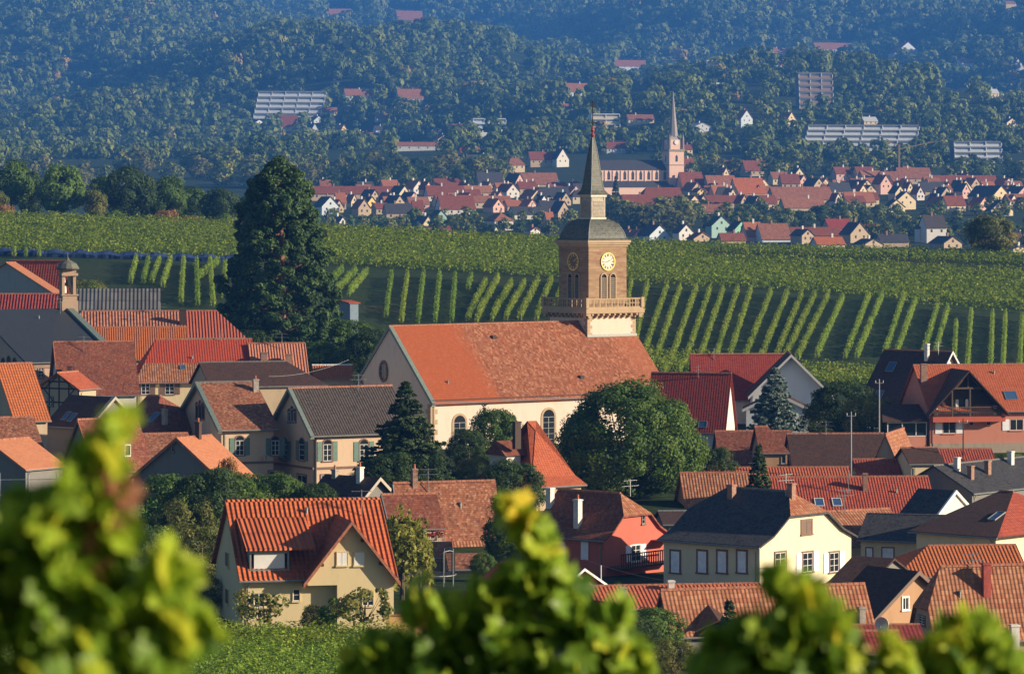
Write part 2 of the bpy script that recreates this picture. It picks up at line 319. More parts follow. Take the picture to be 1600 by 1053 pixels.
# ------------------------------------------------------------------ generic house
HREG = {}
class House:
    """rectangular house seen over its near corner. th: angle of the right-front wall to the picture plane.
    xc,D: near corner; xr,xl: far ends of the right-front and left-front walls; ye, yr: eave and ridge heights,
    all read off the photograph and turned into metres on the ground plan."""
    def __init__(s, name, label, cat, xc, D, th, xr, xl, ye, yr, ax='u', roof=None, wall=None, oe=0.4, og=0.3,
                 hip0=None, hip1=None, kick=None, Lu=None, Lv=None, zb=None, t=0.16, group=None, ridge=None, hipmat=None, wallname='wall', verge=None, gutter=True, small=False):
        s.D = D; s.th = th = R_(th); s.ax = ax
        s.c = Vector(((xc - 800) * D / F, D, 0)); s.cs = math.cos(th); s.sn = math.sin(th)
        k = (xr - 800) / F
        s.Lu = Lu or (s.c.x - k * D) / (k * s.sn - s.cs)
        k = (xl - 800) / F
        s.Lv = Lv or (k * D - s.c.x) / (-s.sn - k * s.cs)
        cen = s.W(s.Lu / 2, s.Lv / 2, 0); HREG[name] = s
        s.zb = zb if zb is not None else min(tz(*s.W(a, b, 0)[:2]) for a in (0, s.Lu) for b in (0, s.Lv))
        s.root = empty(name, (cen.x, cen.y, s.zb), th, label, cat, group)
        s.oe, s.og = oe, og
        s.ze = zpy(ye, D)
        W, Ln = (s.Lv, s.Lu) if ax == 'u' else (s.Lu, s.Lv)
        s.Wd, s.Ln = W, Ln
        d0 = hip0[1] if hip0 else -og
        dr = s.W(*(s.ra(d0, W / 2)), 0).y
        s.zr = zpy(yr, dr)
        H = s.zr - s.ze; half = W / 2 + oe
        prof = [(-oe, s.ze)]
        if kick: prof.append((-oe + half * kick[0], s.ze + H * kick[1]))
        prof.append((W / 2, s.zr))
        zh0 = zpy(hip0[0], s.W(*s.ra(0, W / 2), 0).y) if hip0 and hip0[0] else s.ze
        zh1 = zh0 if (hip1 and hip1[0] == 'same') else (s.ze if not hip1 or hip1[0] is None else zpy(hip1[0], s.W(*s.ra(s.Ln, W / 2), 0).y))
        def ins(z, end):
            hp = (hip0, hip1)[end]
            if not hp: return -og
            zh = (zh0, zh1)[end]; o = oe if zh <= s.ze + 0.01 else og
            d = hp[1] + o
            return -o + max(0, d * (z - zh) / max(0.01, s.zr - zh))
        zs = sorted(set([p[1] for p in prof] + [z for z in (zh0 if hip0 else None, zh1 if hip1 else None) if z is not None and z > s.ze]))
        def wz(z):
            for (a, za), (b, zb_) in zip(prof, prof[1:]):
                if za - 1e-6 <= z <= zb_ + 1e-6: return a + (b - a) * (z - za) / (zb_ - za)
        P = [(wz(z), z) for z in zs]
        s.P = P
        full = P + [(W - a, z) for a, z in P[::-1][1:]]
        s.full = full
        roofmats = list(roof) if isinstance(roof, (list, tuple)) else [roof]
        nroof = len(roofmats)
        if hipmat: roofmats.append(hipmat)
        # slopes
        m = MB()
        cum = [0]
        for (a, za), (b, zb_) in zip(full, full[1:]): cum.append(cum[-1] + math.hypot(b - a, zb_ - za))
        for i in range(len(full) - 1):
            (a, za), (b, zb_) = full[i], full[i + 1]
            r0a, r0b, r1a, r1b = ins(za, 0), ins(zb_, 0), Ln - ins(za, 1), Ln - ins(zb_, 1)
            mi = 0
            if nroof > 1 and min(i, len(full) - 2 - i) == 0: mi = 1
            q = [(r0a, a, za), (r1a, a, za), (r1b, b, zb_), (r0b, b, zb_)]
            ca, cb = cum[i], cum[i + 1]
            if i >= len(P) - 1: ca, cb = cum[-1] - ca, cum[-1] - cb
            uvs = [(r0a, ca), (r1a, ca), (r1b, cb), (r0b, cb)]
            if abs(r1b - r0b) < 1e-3: q.pop(); uvs.pop()
            m.poly([s.Lp(*p) for p in q], uvs, mi)
        for end, hp in ((0, hip0), (1, hip1)):
            if not hp: continue
            zh = (zh0, zh1)[end]
            pts = [(a, z) for a, z in full if z >= zh - 1e-4]
            q = [((ins(z, 0) if end == 0 else Ln - ins(z, 1)), a, z) for a, z in pts]
            m.poly([s.Lp(*p) for p in q], [(a + 3.3, math.hypot(ins(z, end) + 1, z - zh)) for a, z in pts], nroof if hipmat else 0)
        # thickness: copy of the shell pushed down with rims
        n0 = len(m.f)
        edges = {}
        key = lambda p: (round(p[0], 3), round(p[1], 3), round(p[2], 3))
        for f in m.f[:n0]:
            for i in range(len(f)):
                a, b = m.v[f[i]], m.v[f[(i + 1) % len(f)]]
                kk = frozenset((key(a), key(b))); edges.setdefault(kk, []).append((a, b))
        dn = Vector((0, 0, -t))
        for fi in range(n0):
            m.poly([Vector(m.v[i]) + dn for i in m.f[fi]][::-1], None, m.mi[fi])
        for kk, es in edges.items():
            if len(es) == 1:
                a, b = es[0]; m.poly([Vector(a), Vector(a) + dn, Vector(b) + dn, Vector(b)])
        s.roof = m.build('roof', list(roofmats), s.root)
        # ridge caps
        if ridge is not False and not small:
            rm = ridge or M_ridge
            rb = MB(); r0, r1 = ins(s.zr, 0), Ln - ins(s.zr, 1)
            if r1 - r0 > 0.5:
                nseg = max(2, int((r1 - r0) / 0.45))
                for k in range(nseg):
                    a = r0 + (r1 - r0) * k / nseg; b = a + (r1 - r0) / nseg * 0.93
                    c = W / 2
                    pr = [(c - .14, s.zr - .10), (c - .08, s.zr + .05), (c, s.zr + .09), (c + .08, s.zr + .05), (c + .14, s.zr - .10)]
                    for j in range(4): rb.poly([s.Lp(a, *pr[j]), s.Lp(b, *pr[j]), s.Lp(b, *pr[j + 1]), s.Lp(a, *pr[j + 1])])
                    rb.poly([s.Lp(a, *p) for p in pr]); rb.poly([s.Lp(b, *p) for p in pr][::-1])
                rb.build('ridge_cap', rm, s.roof)
        # walls
        wb = MB()
        pts = [p for p in full]
        def clipz(w_):
            for (a, za), (b, zb_) in zip(full, full[1:]):
                if a - 1e-6 <= w_ <= b + 1e-6: return za + (zb_ - za) * (w_ - a) / (b - a)
        s.clipz = clipz
        ww = [0] + [a for a, z in full if 0 < a < W] + [W]
        for end, r in ((0, 0.0), (1, Ln)):
            top = []
            hp = (hip0, hip1)[end]; zh = (zh0, zh1)[end] if hp else 1e9
            for a in ww:
                z = clipz(a); top.append((a, min(z, zh) - t * 0.55))
            if hp and zh < s.zr:      # flat top of the cut gable
                pass
            base = [(r, 0, s.zb - 1.0)] + [(r, a, z) for a, z in top] + [(r, W, s.zb - 1.0)]
            wb.poly([s.Lp(*p) for p in base])
        ztop = clipz(0) - t * 0.55
        for a in (0, W):
            wb.poly([s.Lp(0, a, s.zb - 1), s.Lp(Ln, a, s.zb - 1), s.Lp(Ln, a, ztop), s.Lp(0, a, ztop)])
        s.wall = wb.build(wallname, wall, s.root)
        # gutter along the visible long eave
        if gutter and not small:
            g = MB()
            r0 = ins(s.ze, 0); r1 = Ln - ins(s.ze, 1)
            g.tube([s.Lp(r0, -oe - .05, s.ze - .12), s.Lp(r1, -oe - .05, s.ze - .12)], 0.075, 6)
            g.tube([s.Lp(0.35, -oe - .02, s.ze - .14), s.Lp(0.35, -0.08, s.ze - .5), s.Lp(0.35, -0.08, s.zb)], 0.045, 5)
            g.build('gutter', M_zinc, s.root)
        if verge:
            vb = MB()
            for sgn in (0, 1):
                pp = P if sgn == 0 else [(W - a, z) for a, z in P]
                for (a, za), (b, zb_) in zip(pp, pp[1:]):
                    vb.prism([s.Lp(-og - .04, a, za + .05), s.Lp(-og - .04, b, zb_ + .05), s.Lp(-og - .04, b, zb_ - t - .12), s.Lp(-og - .04, a, za - t - .12)],
                             Vector(s.Lp(verge[1], a, za)) - Vector(s.Lp(0, a, za)))
            vb.build('verge', verge[0], s.roof)
    def ra(s, r, a): return (r, a) if s.ax == 'u' else (a, r)
    def W(s, u, v, z): return Vector((s.c.x + u * s.cs - v * s.sn, s.c.y + u * s.sn + v * s.cs, z))
    def l(s, u, v, z): return Vector((u - s.Lu / 2, v - s.Lv / 2, z - s.zb))
    def Lp(s, r, a, z):
        u, v = s.ra(r, a); return s.l(u, v, z)
    def s_of(s, face, px):
        """distance along a wall that projects to picture column px"""
        k = (px - 800) / F
        if face == 'f': return (s.c.x - k * s.D) / (k * s.sn - s.cs)
        return (k * s.D - s.c.x) / (-s.sn - k * s.cs)
    def fp(s, face, a, o, z):
        """point at distance a along the wall, o metres outside it"""
        return s.l(a, -o, z) if face == 'f' else s.l(-o, a, z)
    def zz(s, face, a, py):
        d = s.W(a, 0, 0).y if face == 'f' else s.W(0, a, 0).y
        return zpy(py, d)
    def win(s, face, x1, x2, y1, y2, frame=None, shut=None, closed=None, arch=False, bars=(2, 3), sur=0.10, sash=None, part='window', off=0.0):
        a1, a2 = sorted((s.s_of(face, x1), s.s_of(face, x2)))
        z1, z2 = s.zz(face, (a1 + a2) / 2, y2), s.zz(face, (a1 + a2) / 2, y1)
        fr = MB(); w = a2 - a1; h = z2 - z1
        B = lambda m, p0, p1, o0, o1, q0, q1: m.box(p0, p1, o0, o1, q0, q1, f=lambda p, o, z: s.fp(face, p, o + off, z))
        B(fr, a1 - sur, a1, 0, .07, z1, z2); B(fr, a2, a2 + sur, 0, .07, z1, z2)
        if not arch: B(fr, a1 - sur, a2 + sur, 0, .07, z2, z2 + sur)
        B(fr, a1 - sur - .05, a2 + sur + .05, 0, .12, z1 - .12, z1)
        c = (a1 + a2) / 2; zs = z2 - w / 2
        if arch:
            n = 8
            for k in range(n):
                t0, t1 = math.pi * k / n, math.pi * (k + 1) / n
                ro, ri = w / 2 + sur, w / 2
                q = [(c + ri * math.cos(t0), z2 + ri * math.sin(t0)), (c + ro * math.cos(t0), z2 + ro * math.sin(t0)), (c + ro * math.cos(t1), z2 + ro * math.sin(t1)), (c + ri * math.cos(t1), z2 + ri * math.sin(t1))]
                fr.prism([s.fp(face, a, off, z) for a, z in q], s.fp(face, 0, .07, 0) - s.fp(face, 0, 0, 0))
        fo = fr.build(part, frame or M_trim, s.root)
        g = MB()
        if closed:
            B(g, a1, a2, .0, .05, z1, z2); 
            for k in range(1, 2): B(g, c - .02, c + .02, .05, .065, z1, z2)
            g.build('closed_shutter', closed, fo)
        else:
            pts = [(a1, z1), (a2, z1), (a2, z2)]
            if arch: pts += [(c + w / 2 * math.cos(math.pi * k / 8), z2 + w / 2 * math.sin(math.pi * k / 8)) for k in range(1, 8)]
            pts += [(a1, z2)]
            g.poly([s.fp(face, a, .012 + off, z) for a, z in pts]); g.build('pane', GLASS, fo)
            if sash is not False:
                b = MB(); fw = min(.05, w * .08)
                B(b, a1, a1 + fw, .015, .04, z1, z2); B(b, a2 - fw, a2, .015, .04, z1, z2); B(b, a1 + fw, a2 - fw, .015, .04, z1, z1 + fw); B(b, a1 + fw, a2 - fw, .015, .04, z2 - fw, z2)
                for k in range(1, bars[0]):
                    x = a1 + w * k / bars[0]; B(b, x - fw * .6, x + fw * .6, .015, .036, z1 + fw, z2 - fw)
                for k in range(1, bars[1]):
                    z = z1 + h * k / bars[1]; B(b, a1 + fw, a2 - fw, .015, .032, z - fw * .35, z + fw * .35)
                b.build('sash', sash or M_white, fo)
        if shut:
            for sg in (-1, 1):
                b = MB(); e = a1 - sur - .02 if sg < 0 else a2 + sur + .02
                p0, p1 = (e - w * .55, e) if sg < 0 else (e, e + w * .55)
                B(b, p0, p1, .02, .06, z1 - .02, z2 + (w * .3 if arch else .02))
                nb = 3
                for k in range(nb):
                    zc = z1 + h * (k + .5) / nb; B(b, p0 + .04, p1 - .04, .06, .075, zc - .03, zc + .03)
                b.build('shutter', shut, fo)
        return fo
    def slope_pt(s, r, a): return s.Lp(r, a, s.clipz(a))
    def find(s, px, py, side=0):
        """ridge/across position on the near roof slope under a picture point"""
        best = None
        for a in np.linspace(-s.oe, s.Wd / 2, 60):
            z = s.clipz(a)
            for r in np.linspace(0, s.Ln, 80):
                p = s.W(*s.ra(r, a), z)
                x = 800 + F * p.x / p.y; y = 300 + F * (CZ - z) / p.y
                d = (x - px) ** 2 + (y - py) ** 2
                if best is None or d < best[0]: best = (d, r, a, z)
        return best[1:]
    def chimney(s, px, py, w=0.55, d=0.5, h=1.4, mat=None, pot=1, cap=True, name='chimney'):
        """px,py: where its foot meets the near slope"""
        r, a, z = s.find(px, py)
        m = MB(); u, v = s.ra(r, a)
        m.box(u - w / 2, u + w / 2, v - d / 2, v + d / 2, z - .7, z + h, f=lambda x, y, q: s.l(x, y, q))
        if cap: m.box(u - w / 2 - .06, u + w / 2 + .06, v - d / 2 - .06, v + d / 2 + .06, z + h - .14, z + h - .02, f=lambda x, y, q: s.l(x, y, q)); 
        o = m.build(name, mat or M_brickch, s.roof)
        if pot:
            p = MB()
            for k in range(pot):
                c = s.l(u + (k - (pot - 1) / 2) * .25, v, 0)
                p.frustum(c.x, c.y, z + h - .02 - s.zb, z + h + .38 - s.zb, .11, .085, 8)
            p.build('chimney_pot', M_pot, s.roof)
        return o
    def skylight(s, px, py, w=0.8, h=1.2, frame=None):
        r, a, z = s.find(px, py)
        a0 = a - h / 2; e = .01; sl = (s.clipz(a + e) - s.clipz(a - e)) / (2 * e)
        n = Vector((-sl, 1)).normalized()
        def q(rr, t_, o):      # t_: along slope, o: off slope
            k = 1 / math.hypot(1, sl)
            return s.Lp(r + rr, a + t_ * k - sl * k * o, z + t_ * sl * k + k * o)
        m = MB()
        for (r0, r1, t0, t1) in ((-w / 2 - .07, w / 2 + .07, -h / 2 - .07, -h / 2), (-w / 2 - .07, w / 2 + .07, h / 2, h / 2 + .07), (-w / 2 - .07, -w / 2, -h / 2, h / 2), (w / 2, w / 2 + .07, -h / 2, h / 2)):
            m.box(r0, r1, t0, t1, -.05, .10, f=q)
        fo = m.build('skylight', frame or M_zinc, s.roof)
        g = MB(); g.poly([q(-w / 2, -h / 2, .07), q(w / 2, -h / 2, .07), q(w / 2, h / 2, .07), q(-w / 2, h / 2, .07)]); g.build('pane', M_sky, fo)
    def antenna(s, px, py, h=2.2):
        r, a, z = s.find(px, py); p = s.Lp(r, a, z); m = MB()
        m.tube([p, p + Vector((0, 0, h))], .035, 5)
        for k, (hh, ww) in enumerate(((h - .1, .7), (h - .55, .9))):
            m.tube([p + Vector((-ww, .15, hh)), p + Vector((ww, -.15, hh))], .022, 4)
            for j in range(-3, 4): 
                x = ww * j / 3.2; m.tube([p + Vector((x, -.28, hh)), p + Vector((x, .28, hh))], .014, 4)
        m.build('antenna', M_metal, s.roof)

# ------------------------------------------------------------------ foliage
def cards(C, Nn, size, rng, aspect=1.5, jitter=0.35):
    """one small pointed leaf-clump quad per centre, facing roughly along its normal; returns verts (4n,3)"""
    n = len(C)
    Nn = Nn + rng.normal(0, jitter, (n, 3)); Nn /= np.linalg.norm(Nn, axis=1)[:, None] + 1e-9
    t = rng.normal(0, 1, (n, 3)); t -= (t * Nn).sum(1)[:, None] * Nn; t /= np.linalg.norm(t, axis=1)[:, None] + 1e-9
    b = np.cross(Nn, t)
    s = (size * rng.uniform(0.6, 1.35, n))[:, None]
    a = s * aspect * .5; w = s * .5
    v = np.empty((n, 4, 3))
    v[:, 0] = C - t * a; v[:, 1] = C + b * w - t * a * .1 + Nn * s * .12; v[:, 2] = C + t * a; v[:, 3] = C - b * w + t * a * .15 - Nn * s * .1
    return v.reshape(-1, 3)
def quad_mesh(name, V, rnd, mats, extra=None, mi=None):
    """quads given as (4n,3) plus one random number per quad; extra: an MB appended (trunk) with its own material"""
    n = len(V) // 4
    me = bpy.data.meshes.new(name)
    ev = np.zeros((0, 3)); ef = []
    if extra: ev = np.array(extra.v, float); ef = [tuple(i + 4 * n for i in f) for f in extra.f]
    nl = 4 * n + sum(len(f) for f in ef)
    me.vertices.add(4 * n + len(ev)); me.vertices.foreach_set('co', np.concatenate([V, ev]).astype(np.float32).ravel())
    me.loops.add(nl); me.polygons.add(n + len(ef))
    li = np.concatenate([np.arange(4 * n), np.array([i for f in ef for i in f], int)]) if ef else np.arange(4 * n)
    me.loops.foreach_set('vertex_index', li.astype(np.int32))
    ls = list(np.arange(n) * 4); c = 4 * n
    for f in ef: ls.append(c); c += len(f)
    me.polygons.foreach_set('loop_start', np.array(ls, np.int32))
    mats = mats if isinstance(mats, (list, tuple)) else [mats]
    for m in mats: me.materials.append(m)
    if ef: me.polygons.foreach_set('material_index', np.array([0] * n + [len(mats) - 1] * len(ef), np.int32))
    at_ = me.attributes.new('rnd', 'FLOAT', 'FACE')
    at_.data.foreach_set('value', np.concatenate([rnd, np.zeros(len(ef))]).astype(np.float32))
    me.update(calc_edges=True)
    return me
def crown_points(rng, n, shape, H, W, base=0.18, clumps=60, crad=0.16):
    """clumps spread in the crown's volume, leaf clusters over each clump's outer side; returns centres, normals, rnd"""
    cc = []
    while len(cc) < clumps:
        p = rng.uniform(-1, 1, 3)
        r = np.linalg.norm(p)
        if r > 1 or r < 0.25: continue
        p *= (0.80 + 0.2 * rng.random()) / max(r, 1e-3) if rng.random() < 0.72 else 1
        cc.append(p)
    cc = np.array(cc)
    zz = (cc[:, 2] + 1) / 2
    if shape == 'round': k = np.ones(len(cc))
    elif shape == 'ovoid': k = 1.1 - 0.45 * zz
    elif shape == 'column': k = np.ones(len(cc))
    cx = cc[:, 0] * W / 2 * (1 - crad) * k; cy = cc[:, 1] * W / 2 * (1 - crad) * k
    lo = H * base; cz = lo + (H - lo) * (0.08 + 0.84 * zz)
    cen = np.stack([cx, cy, cz], 1)
    cr = crad * W * rng.uniform(0.6, 1.3, len(cc)); cshade = rng.uniform(0, 1, len(cc))
    pick = rng.integers(0, len(cc), n)
    d = rng.normal(0, 1, (n, 3)); d[:, 2] += 0.35; d /= np.linalg.norm(d, axis=1)[:, None]
    out = cen[pick] - np.array([0, 0, (lo + H) / 2]); out /= np.linalg.norm(out, axis=1)[:, None] + 1e-6
    flip = (d * out).sum(1) < -0.35; d[flip] *= -1
    C = cen[pick] + d * (cr[pick] * rng.uniform(0.65, 1.12, n))[:, None] * np.array([1, 1, 0.8])
    Nn = d + out * 0.3
    rnd = np.clip(0.62 * cshade[pick] + 0.38 * rng.random(n), 0, 1)
    return C, Nn, rnd, cen
def limbs(rng, cen, H, base, r0=0.25, n=7, fork=0.3):
    m = MB(); top = H * 0.7
    m.tube([(0, 0, -0.6), (0.02 * H, 0, H * base * .6), (0.0, 0.01 * H, H * fork + H * base * .5), (-.01 * H, 0, top)], [r0 * 1.25, r0, r0 * .75, r0 * .2], 8)
    for i in rng.permutation(len(cen))[:n]:
        p = cen[i]; z0 = H * (base * .8 + fork * rng.random() * .8)
        m.tube([(0, 0, z0), (p[0] * .5, p[1] * .5, z0 + (p[2] - z0) * .45), tuple(p)], [r0 * .45, r0 * .28, r0 * .08], 5)
    return m
TREES = {}
def tree_meshes(key, shape, H, W, n, leaf, mat, seed, base=.18, clumps=60, crad=.16, r0=.25, nl=8, one=False):
    rng = np.random.default_rng(seed)
    C, Nn, rnd, cen = crown_points(rng, n, shape, H, W, base, clumps, crad)
    V = cards(C, Nn, leaf, rng)
    lb = limbs(rng, cen, H, base, r0, nl)
    if one: TREES[key] = (quad_mesh(key, V, rnd, [mat, M_trunk], lb), None)
    else:
        me = quad_mesh(key + '_crown', V, rnd, mat)
        t = lb.build('trunk', M_trunk); tm = t.data; bpy.data.objects.remove(t)
        TREES[key] = (me, tm)
def put_tree(key, name, label, cat, px, D, H=None, py=None, sc_=1.0, wx=1.0, group=None, rz=None, loc=None, z=None):
    """a tree thing with crown and trunk; H is not needed when the mesh has its real size"""
    x = (px - 800) * D / F if loc is None else loc[0]; y = D if loc is None else loc[1]
    zz = tz(x, y) if z is None else z
    rz = random.uniform(0, 6.28) if rz is None else rz
    cm, tm = TREES[key]
    if tm is None:
        o = bpy.data.objects.new(name, cm); COL.objects.link(o); o.location = (x, y, zz); o.rotation_euler = (0, 0, rz); o.scale = (sc_ * wx, sc_ * wx, sc_)
        return tag(o, label, cat, group)
    r = empty(name, (x, y, zz), rz, label, cat, group); r.scale = (sc_ * wx, sc_ * wx, sc_)
    for nm, me in (('crown', cm), ('trunk', tm)):
        o = bpy.data.objects.new(nm, me); COL.objects.link(o); o.parent = r
    return r
def conifer_mesh(key, H, W, n, leaf, mat, seed, droop=0.25, whorls=26, power=1.0, open_=0.0, base=0.04, prof=None, layers=9):
    """branches in whorls, each a flattened drooping spray of needles clumps"""
    rng = np.random.default_rng(seed)
    Cs = []; Ns = []; rs = []; lb = MB()
    lb.tube([(0, 0, -.5), (0, 0, H * .5), (0, 0, H * .985)], [W * .035 + .08, W * .022 + .05, .02], 7)
    per = n // (whorls * layers) + 1
    for w_ in range(whorls):
        f = (w_ + rng.random() * .6) / whorls
        z = H * (base + (1 - base) * f)
        R = (W / 2) * (prof(f) if prof else (1 - f) ** power) * 1.0 + .12
        for b in range(layers):
            if rng.random() < open_: continue
            a = 2 * math.pi * (b + rng.random() * .8) / layers + w_ * 1.7
            r = R * rng.uniform(.72, 1.12)
            m_ = max(4, int(per * (0.35 + 1.5 * r / (W / 2))))
            t = np.sqrt(rng.random(m_)) ; side = rng.normal(0, .13, m_) * (1.1 - t * .6) * r
            x = t * r; zc = z - droop * x * (1.0 + 0.0) + 0.10 * r * t ** 3 + rng.normal(0, .05 * (1 + .1 * r), m_) - np.abs(side) * .25
            ca, sa = math.cos(a), math.sin(a)
            Cs.append(np.stack([x * ca - side * sa, x * sa + side * ca, zc], 1))
            nn = np.stack([np.full(m_, ca * .45), np.full(m_, sa * .45), np.full(m_, .9)], 1); Ns.append(nn)
            sh = rng.random(); rs.append(np.clip(.55 * sh + .45 * rng.random(m_), 0, 1))
            if w_ % 2 == 0 and b % 2 == 0: lb.tube([(0, 0, z), (r * .85 * ca, r * .85 * sa, z - droop * r * .85)], [.06, .02], 4)
    C = np.concatenate(Cs); Nn = np.concatenate(Ns); rnd = np.concatenate(rs)
    V = cards(C, Nn, leaf, rng, aspect=1.9, jitter=.5)
    me = quad_mesh(key + '_crown', V, rnd, mat); t = lb.build('trunk', M_trunk); tm = t.data; bpy.data.objects.remove(t)
    TREES[key] = (me, tm)

LM_mid = leafmat('broadleaf_green', [(0.026, 0.060, 0.011), (0.060, 0.122, 0.019), (0.101, 0.178, 0.027), (0.154, 0.214, 0.038)])
LM_light = leafmat('light_green_leaves', [(0.053, 0.104, 0.017), (0.118, 0.209, 0.031), (0.189, 0.279, 0.049)])
LM_dark = leafmat('dark_green_leaves', [(0.018, 0.040, 0.012), (0.039, 0.078, 0.020), (0.079, 0.124, 0.030)])
LM_olive = leafmat('olive_autumn_leaves', [(0.055, 0.075, 0.017), (0.12, 0.14, 0.03), (0.20, 0.20, 0.045), (0.27, 0.21, 0.055)])
LM_rust = leafmat('rusty_autumn_leaves', [(0.160, 0.078, 0.027), (0.320, 0.139, 0.054), (0.416, 0.217, 0.068)])
LM_sequoia = leafmat('sequoia_needles', [(0.015, 0.038, 0.010), (0.041, 0.084, 0.017), (0.082, 0.147, 0.026)], trans=.12)
LM_spruce = leafmat('dark_spruce_needles', [(0.019, 0.037, 0.014), (0.048, 0.078, 0.024), (0.088, 0.132, 0.041)], trans=.12)
LM_blue = leafmat('blue_spruce_needles', [(0.056, 0.085, 0.074), (0.128, 0.186, 0.155), (0.256, 0.310, 0.257)], trans=.1)
LM_willow = leafmat('willow_leaves', [(0.144, 0.155, 0.034), (0.272, 0.279, 0.054), (0.416, 0.372, 0.095)], trans=.4)
LM_vine = leafmat('vine_leaves', [(0.057, 0.113, 0.013), (0.150, 0.237, 0.022), (0.265, 0.349, 0.034), (0.415, 0.417, 0.047)], trans=.4)
LM_viney = leafmat('yellowing_vine_leaves', [(0.076, 0.157, 0.020), (0.161, 0.280, 0.028), (0.265, 0.381, 0.040), (0.378, 0.426, 0.060)], trans=.4)
LM_forest = leafmat('forest_leaves', [(0.032, 0.058, 0.013), (0.094, 0.138, 0.022), (0.198, 0.234, 0.037), (0.304, 0.255, 0.049), (0.398, 0.216, 0.062)], [0, .3, .62, .9, 1], trans=.2)

# ------------------------------------------------------------------ ground
def terrain():
    us = np.concatenate([np.linspace(-1500, -250, 16)[:-1], np.linspace(-250, 1850, 180), np.linspace(1850, 3100, 16)[1:]])
    Ds = np.concatenate([np.linspace(60, 600, 90)[:-1], np.linspace(600, 960, 90)[:-1], np.linspace(960, 3000, 90)[:-1], np.linspace(3000, 12600, 220)])
    U, D = np.meshgrid(us, Ds); X = (U - 800) * D / F; Z = tz_arr(X, D)
    nu, nd = len(us), len(Ds)
    V = np.stack([X, D, Z], -1).reshape(-1, 3)
    i = np.arange(nd - 1)[:, None] * nu + np.arange(nu - 1)[None]; q = np.stack([i, i + 1, i + nu + 1, i + nu], -1).reshape(-1, 4)
    # apron round and behind the camera
    n0 = len(V); ys = np.linspace(-60, 60, 14)
    xl = [X[0, 0], X[0, 15], X[0, 60], X[0, nu // 2], X[0, 150], X[0, -16], X[0, -1]]
    A = np.array([[x, y, 0] for y in ys for x in (-90, -40, -15, 0, 15, 40, 90)], float)
    A[:, 2] = tz_arr(A[:, 0], A[:, 1]) - (0.05)
    V = np.concatenate([V, A]); k = n0 + np.arange(13)[:, None] * 7 + np.arange(6)[None]
    q2 = np.stack([k, k + 1, k + 8, k + 7], -1).reshape(-1, 4)
    me = bpy.data.meshes.new('ground'); me.from_pydata(V.tolist(), [], np.concatenate([q, q2]).tolist())
    for p in me.polygons: p.use_smooth = True
    m, t, b = new_mat('grass_and_soil')
    g = N(t, 'ShaderNodeNewGeometry')
    n1 = N(t, 'ShaderNodeTexNoise', i_Scale=0.03, i_Detail=6.0); n2 = N(t, 'ShaderNodeTexNoise', i_Scale=0.9, i_Detail=8.0, i_Roughness=.7)
    L(t, g.outputs['Position'], n1.inputs[0]); L(t, g.outputs['Position'], n2.inputs[0])
    c1 = ramp(t, n2.outputs[0], [(0.010, 0.019, 0.006), (0.026, 0.045, 0.011), (0.060, 0.085, 0.022)], [.3, .5, .75])
    c2 = ramp(t, n2.outputs[0], [(0.035, 0.03, 0.018), (0.10, 0.08, 0.04)], [.3, .7])
    f = ramp(t, n1.outputs[0], [(0, 0, 0), (1, 1, 1)], [.52, .66])
    L(t, mixc(t, math_(t, 'MULTIPLY', f, .45), c1, c2), b.inputs['Base Color']); b.inputs['Roughness'].default_value = 1
    b.inputs['Specular IOR Level'].default_value = .1
    me.materials.append(m)
    o = bpy.data.objects.new('ground', me); COL.objects.link(o); tag(o, kind='structure')
terrain()

# ------------------------------------------------------------------ vineyards
rngv = np.random.default_rng(11)
def vine_row_arrays(p0, p1, width, h0, h1, per_m, leaf, rng, gap=0.09, bias=0.0):
    """leaf clusters along one trellised row from p0 to p1 (x,y)"""
    L_ = math.hypot(p1[0] - p0[0], p1[1] - p0[1]); n = int(L_ * per_m)
    t = rng.random(n)
    nb = rng.random(int(L_ / 1.2) + 2)          # plant by plant vigour
    vig = nb[(t * L_ / 1.2).astype(int)]
    keep = ~((vig < gap)); t = t[keep]; vig = vig[keep]; n = len(t)
    x = p0[0] + (p1[0] - p0[0]) * t; y = p0[1] + (p1[1] - p0[1]) * t
    dx, dy = (p1[0] - p0[0]) / L_, (p1[1] - p0[1]) / L_
    a = rng.random(n) * math.pi * 1.25 - math.pi * .125
    hh = h1 * (.72 + .46 * vig)
    side = np.cos(a) * width / 2 * rng.uniform(.55, 1.15, n) * (.7 + .6 * vig) * np.where(rng.random(n) < .06, 1.5, 1.0)
    up = h0 + (hh - h0) * np.clip(np.maximum(np.sin(a), 0) * rng.uniform(.7, 1.05, n) + rng.random(n) * .5 * (np.abs(np.cos(a)) > .5), 0, 1.08)
    X = x - dy * side; Y = y + dx * side; Z = tz_arr(X, Y) + up
    nn = np.stack([-dy * np.cos(a), dx * np.cos(a), .35 + np.maximum(np.sin(a), 0)], 1)
    rnd = np.clip(.5 * vig + .5 * rng.random(n) + bias, 0, 1)
    return np.stack([X, Y, Z], 1), nn, rnd
def posts_mb(m, p0, p1, every, h, rng):
    L_ = math.hypot(p1[0] - p0[0], p1[1] - p0[1]); k = 0
    while k < L_:
        x = p0[0] + (p1[0] - p0[0]) * k / L_; y = p0[1] + (p1[1] - p0[1]) * k / L_; z = tz(x, y)
        m.box(x - .04, x + .04, y - .04, y + .04, z - .3, z + h); k += every
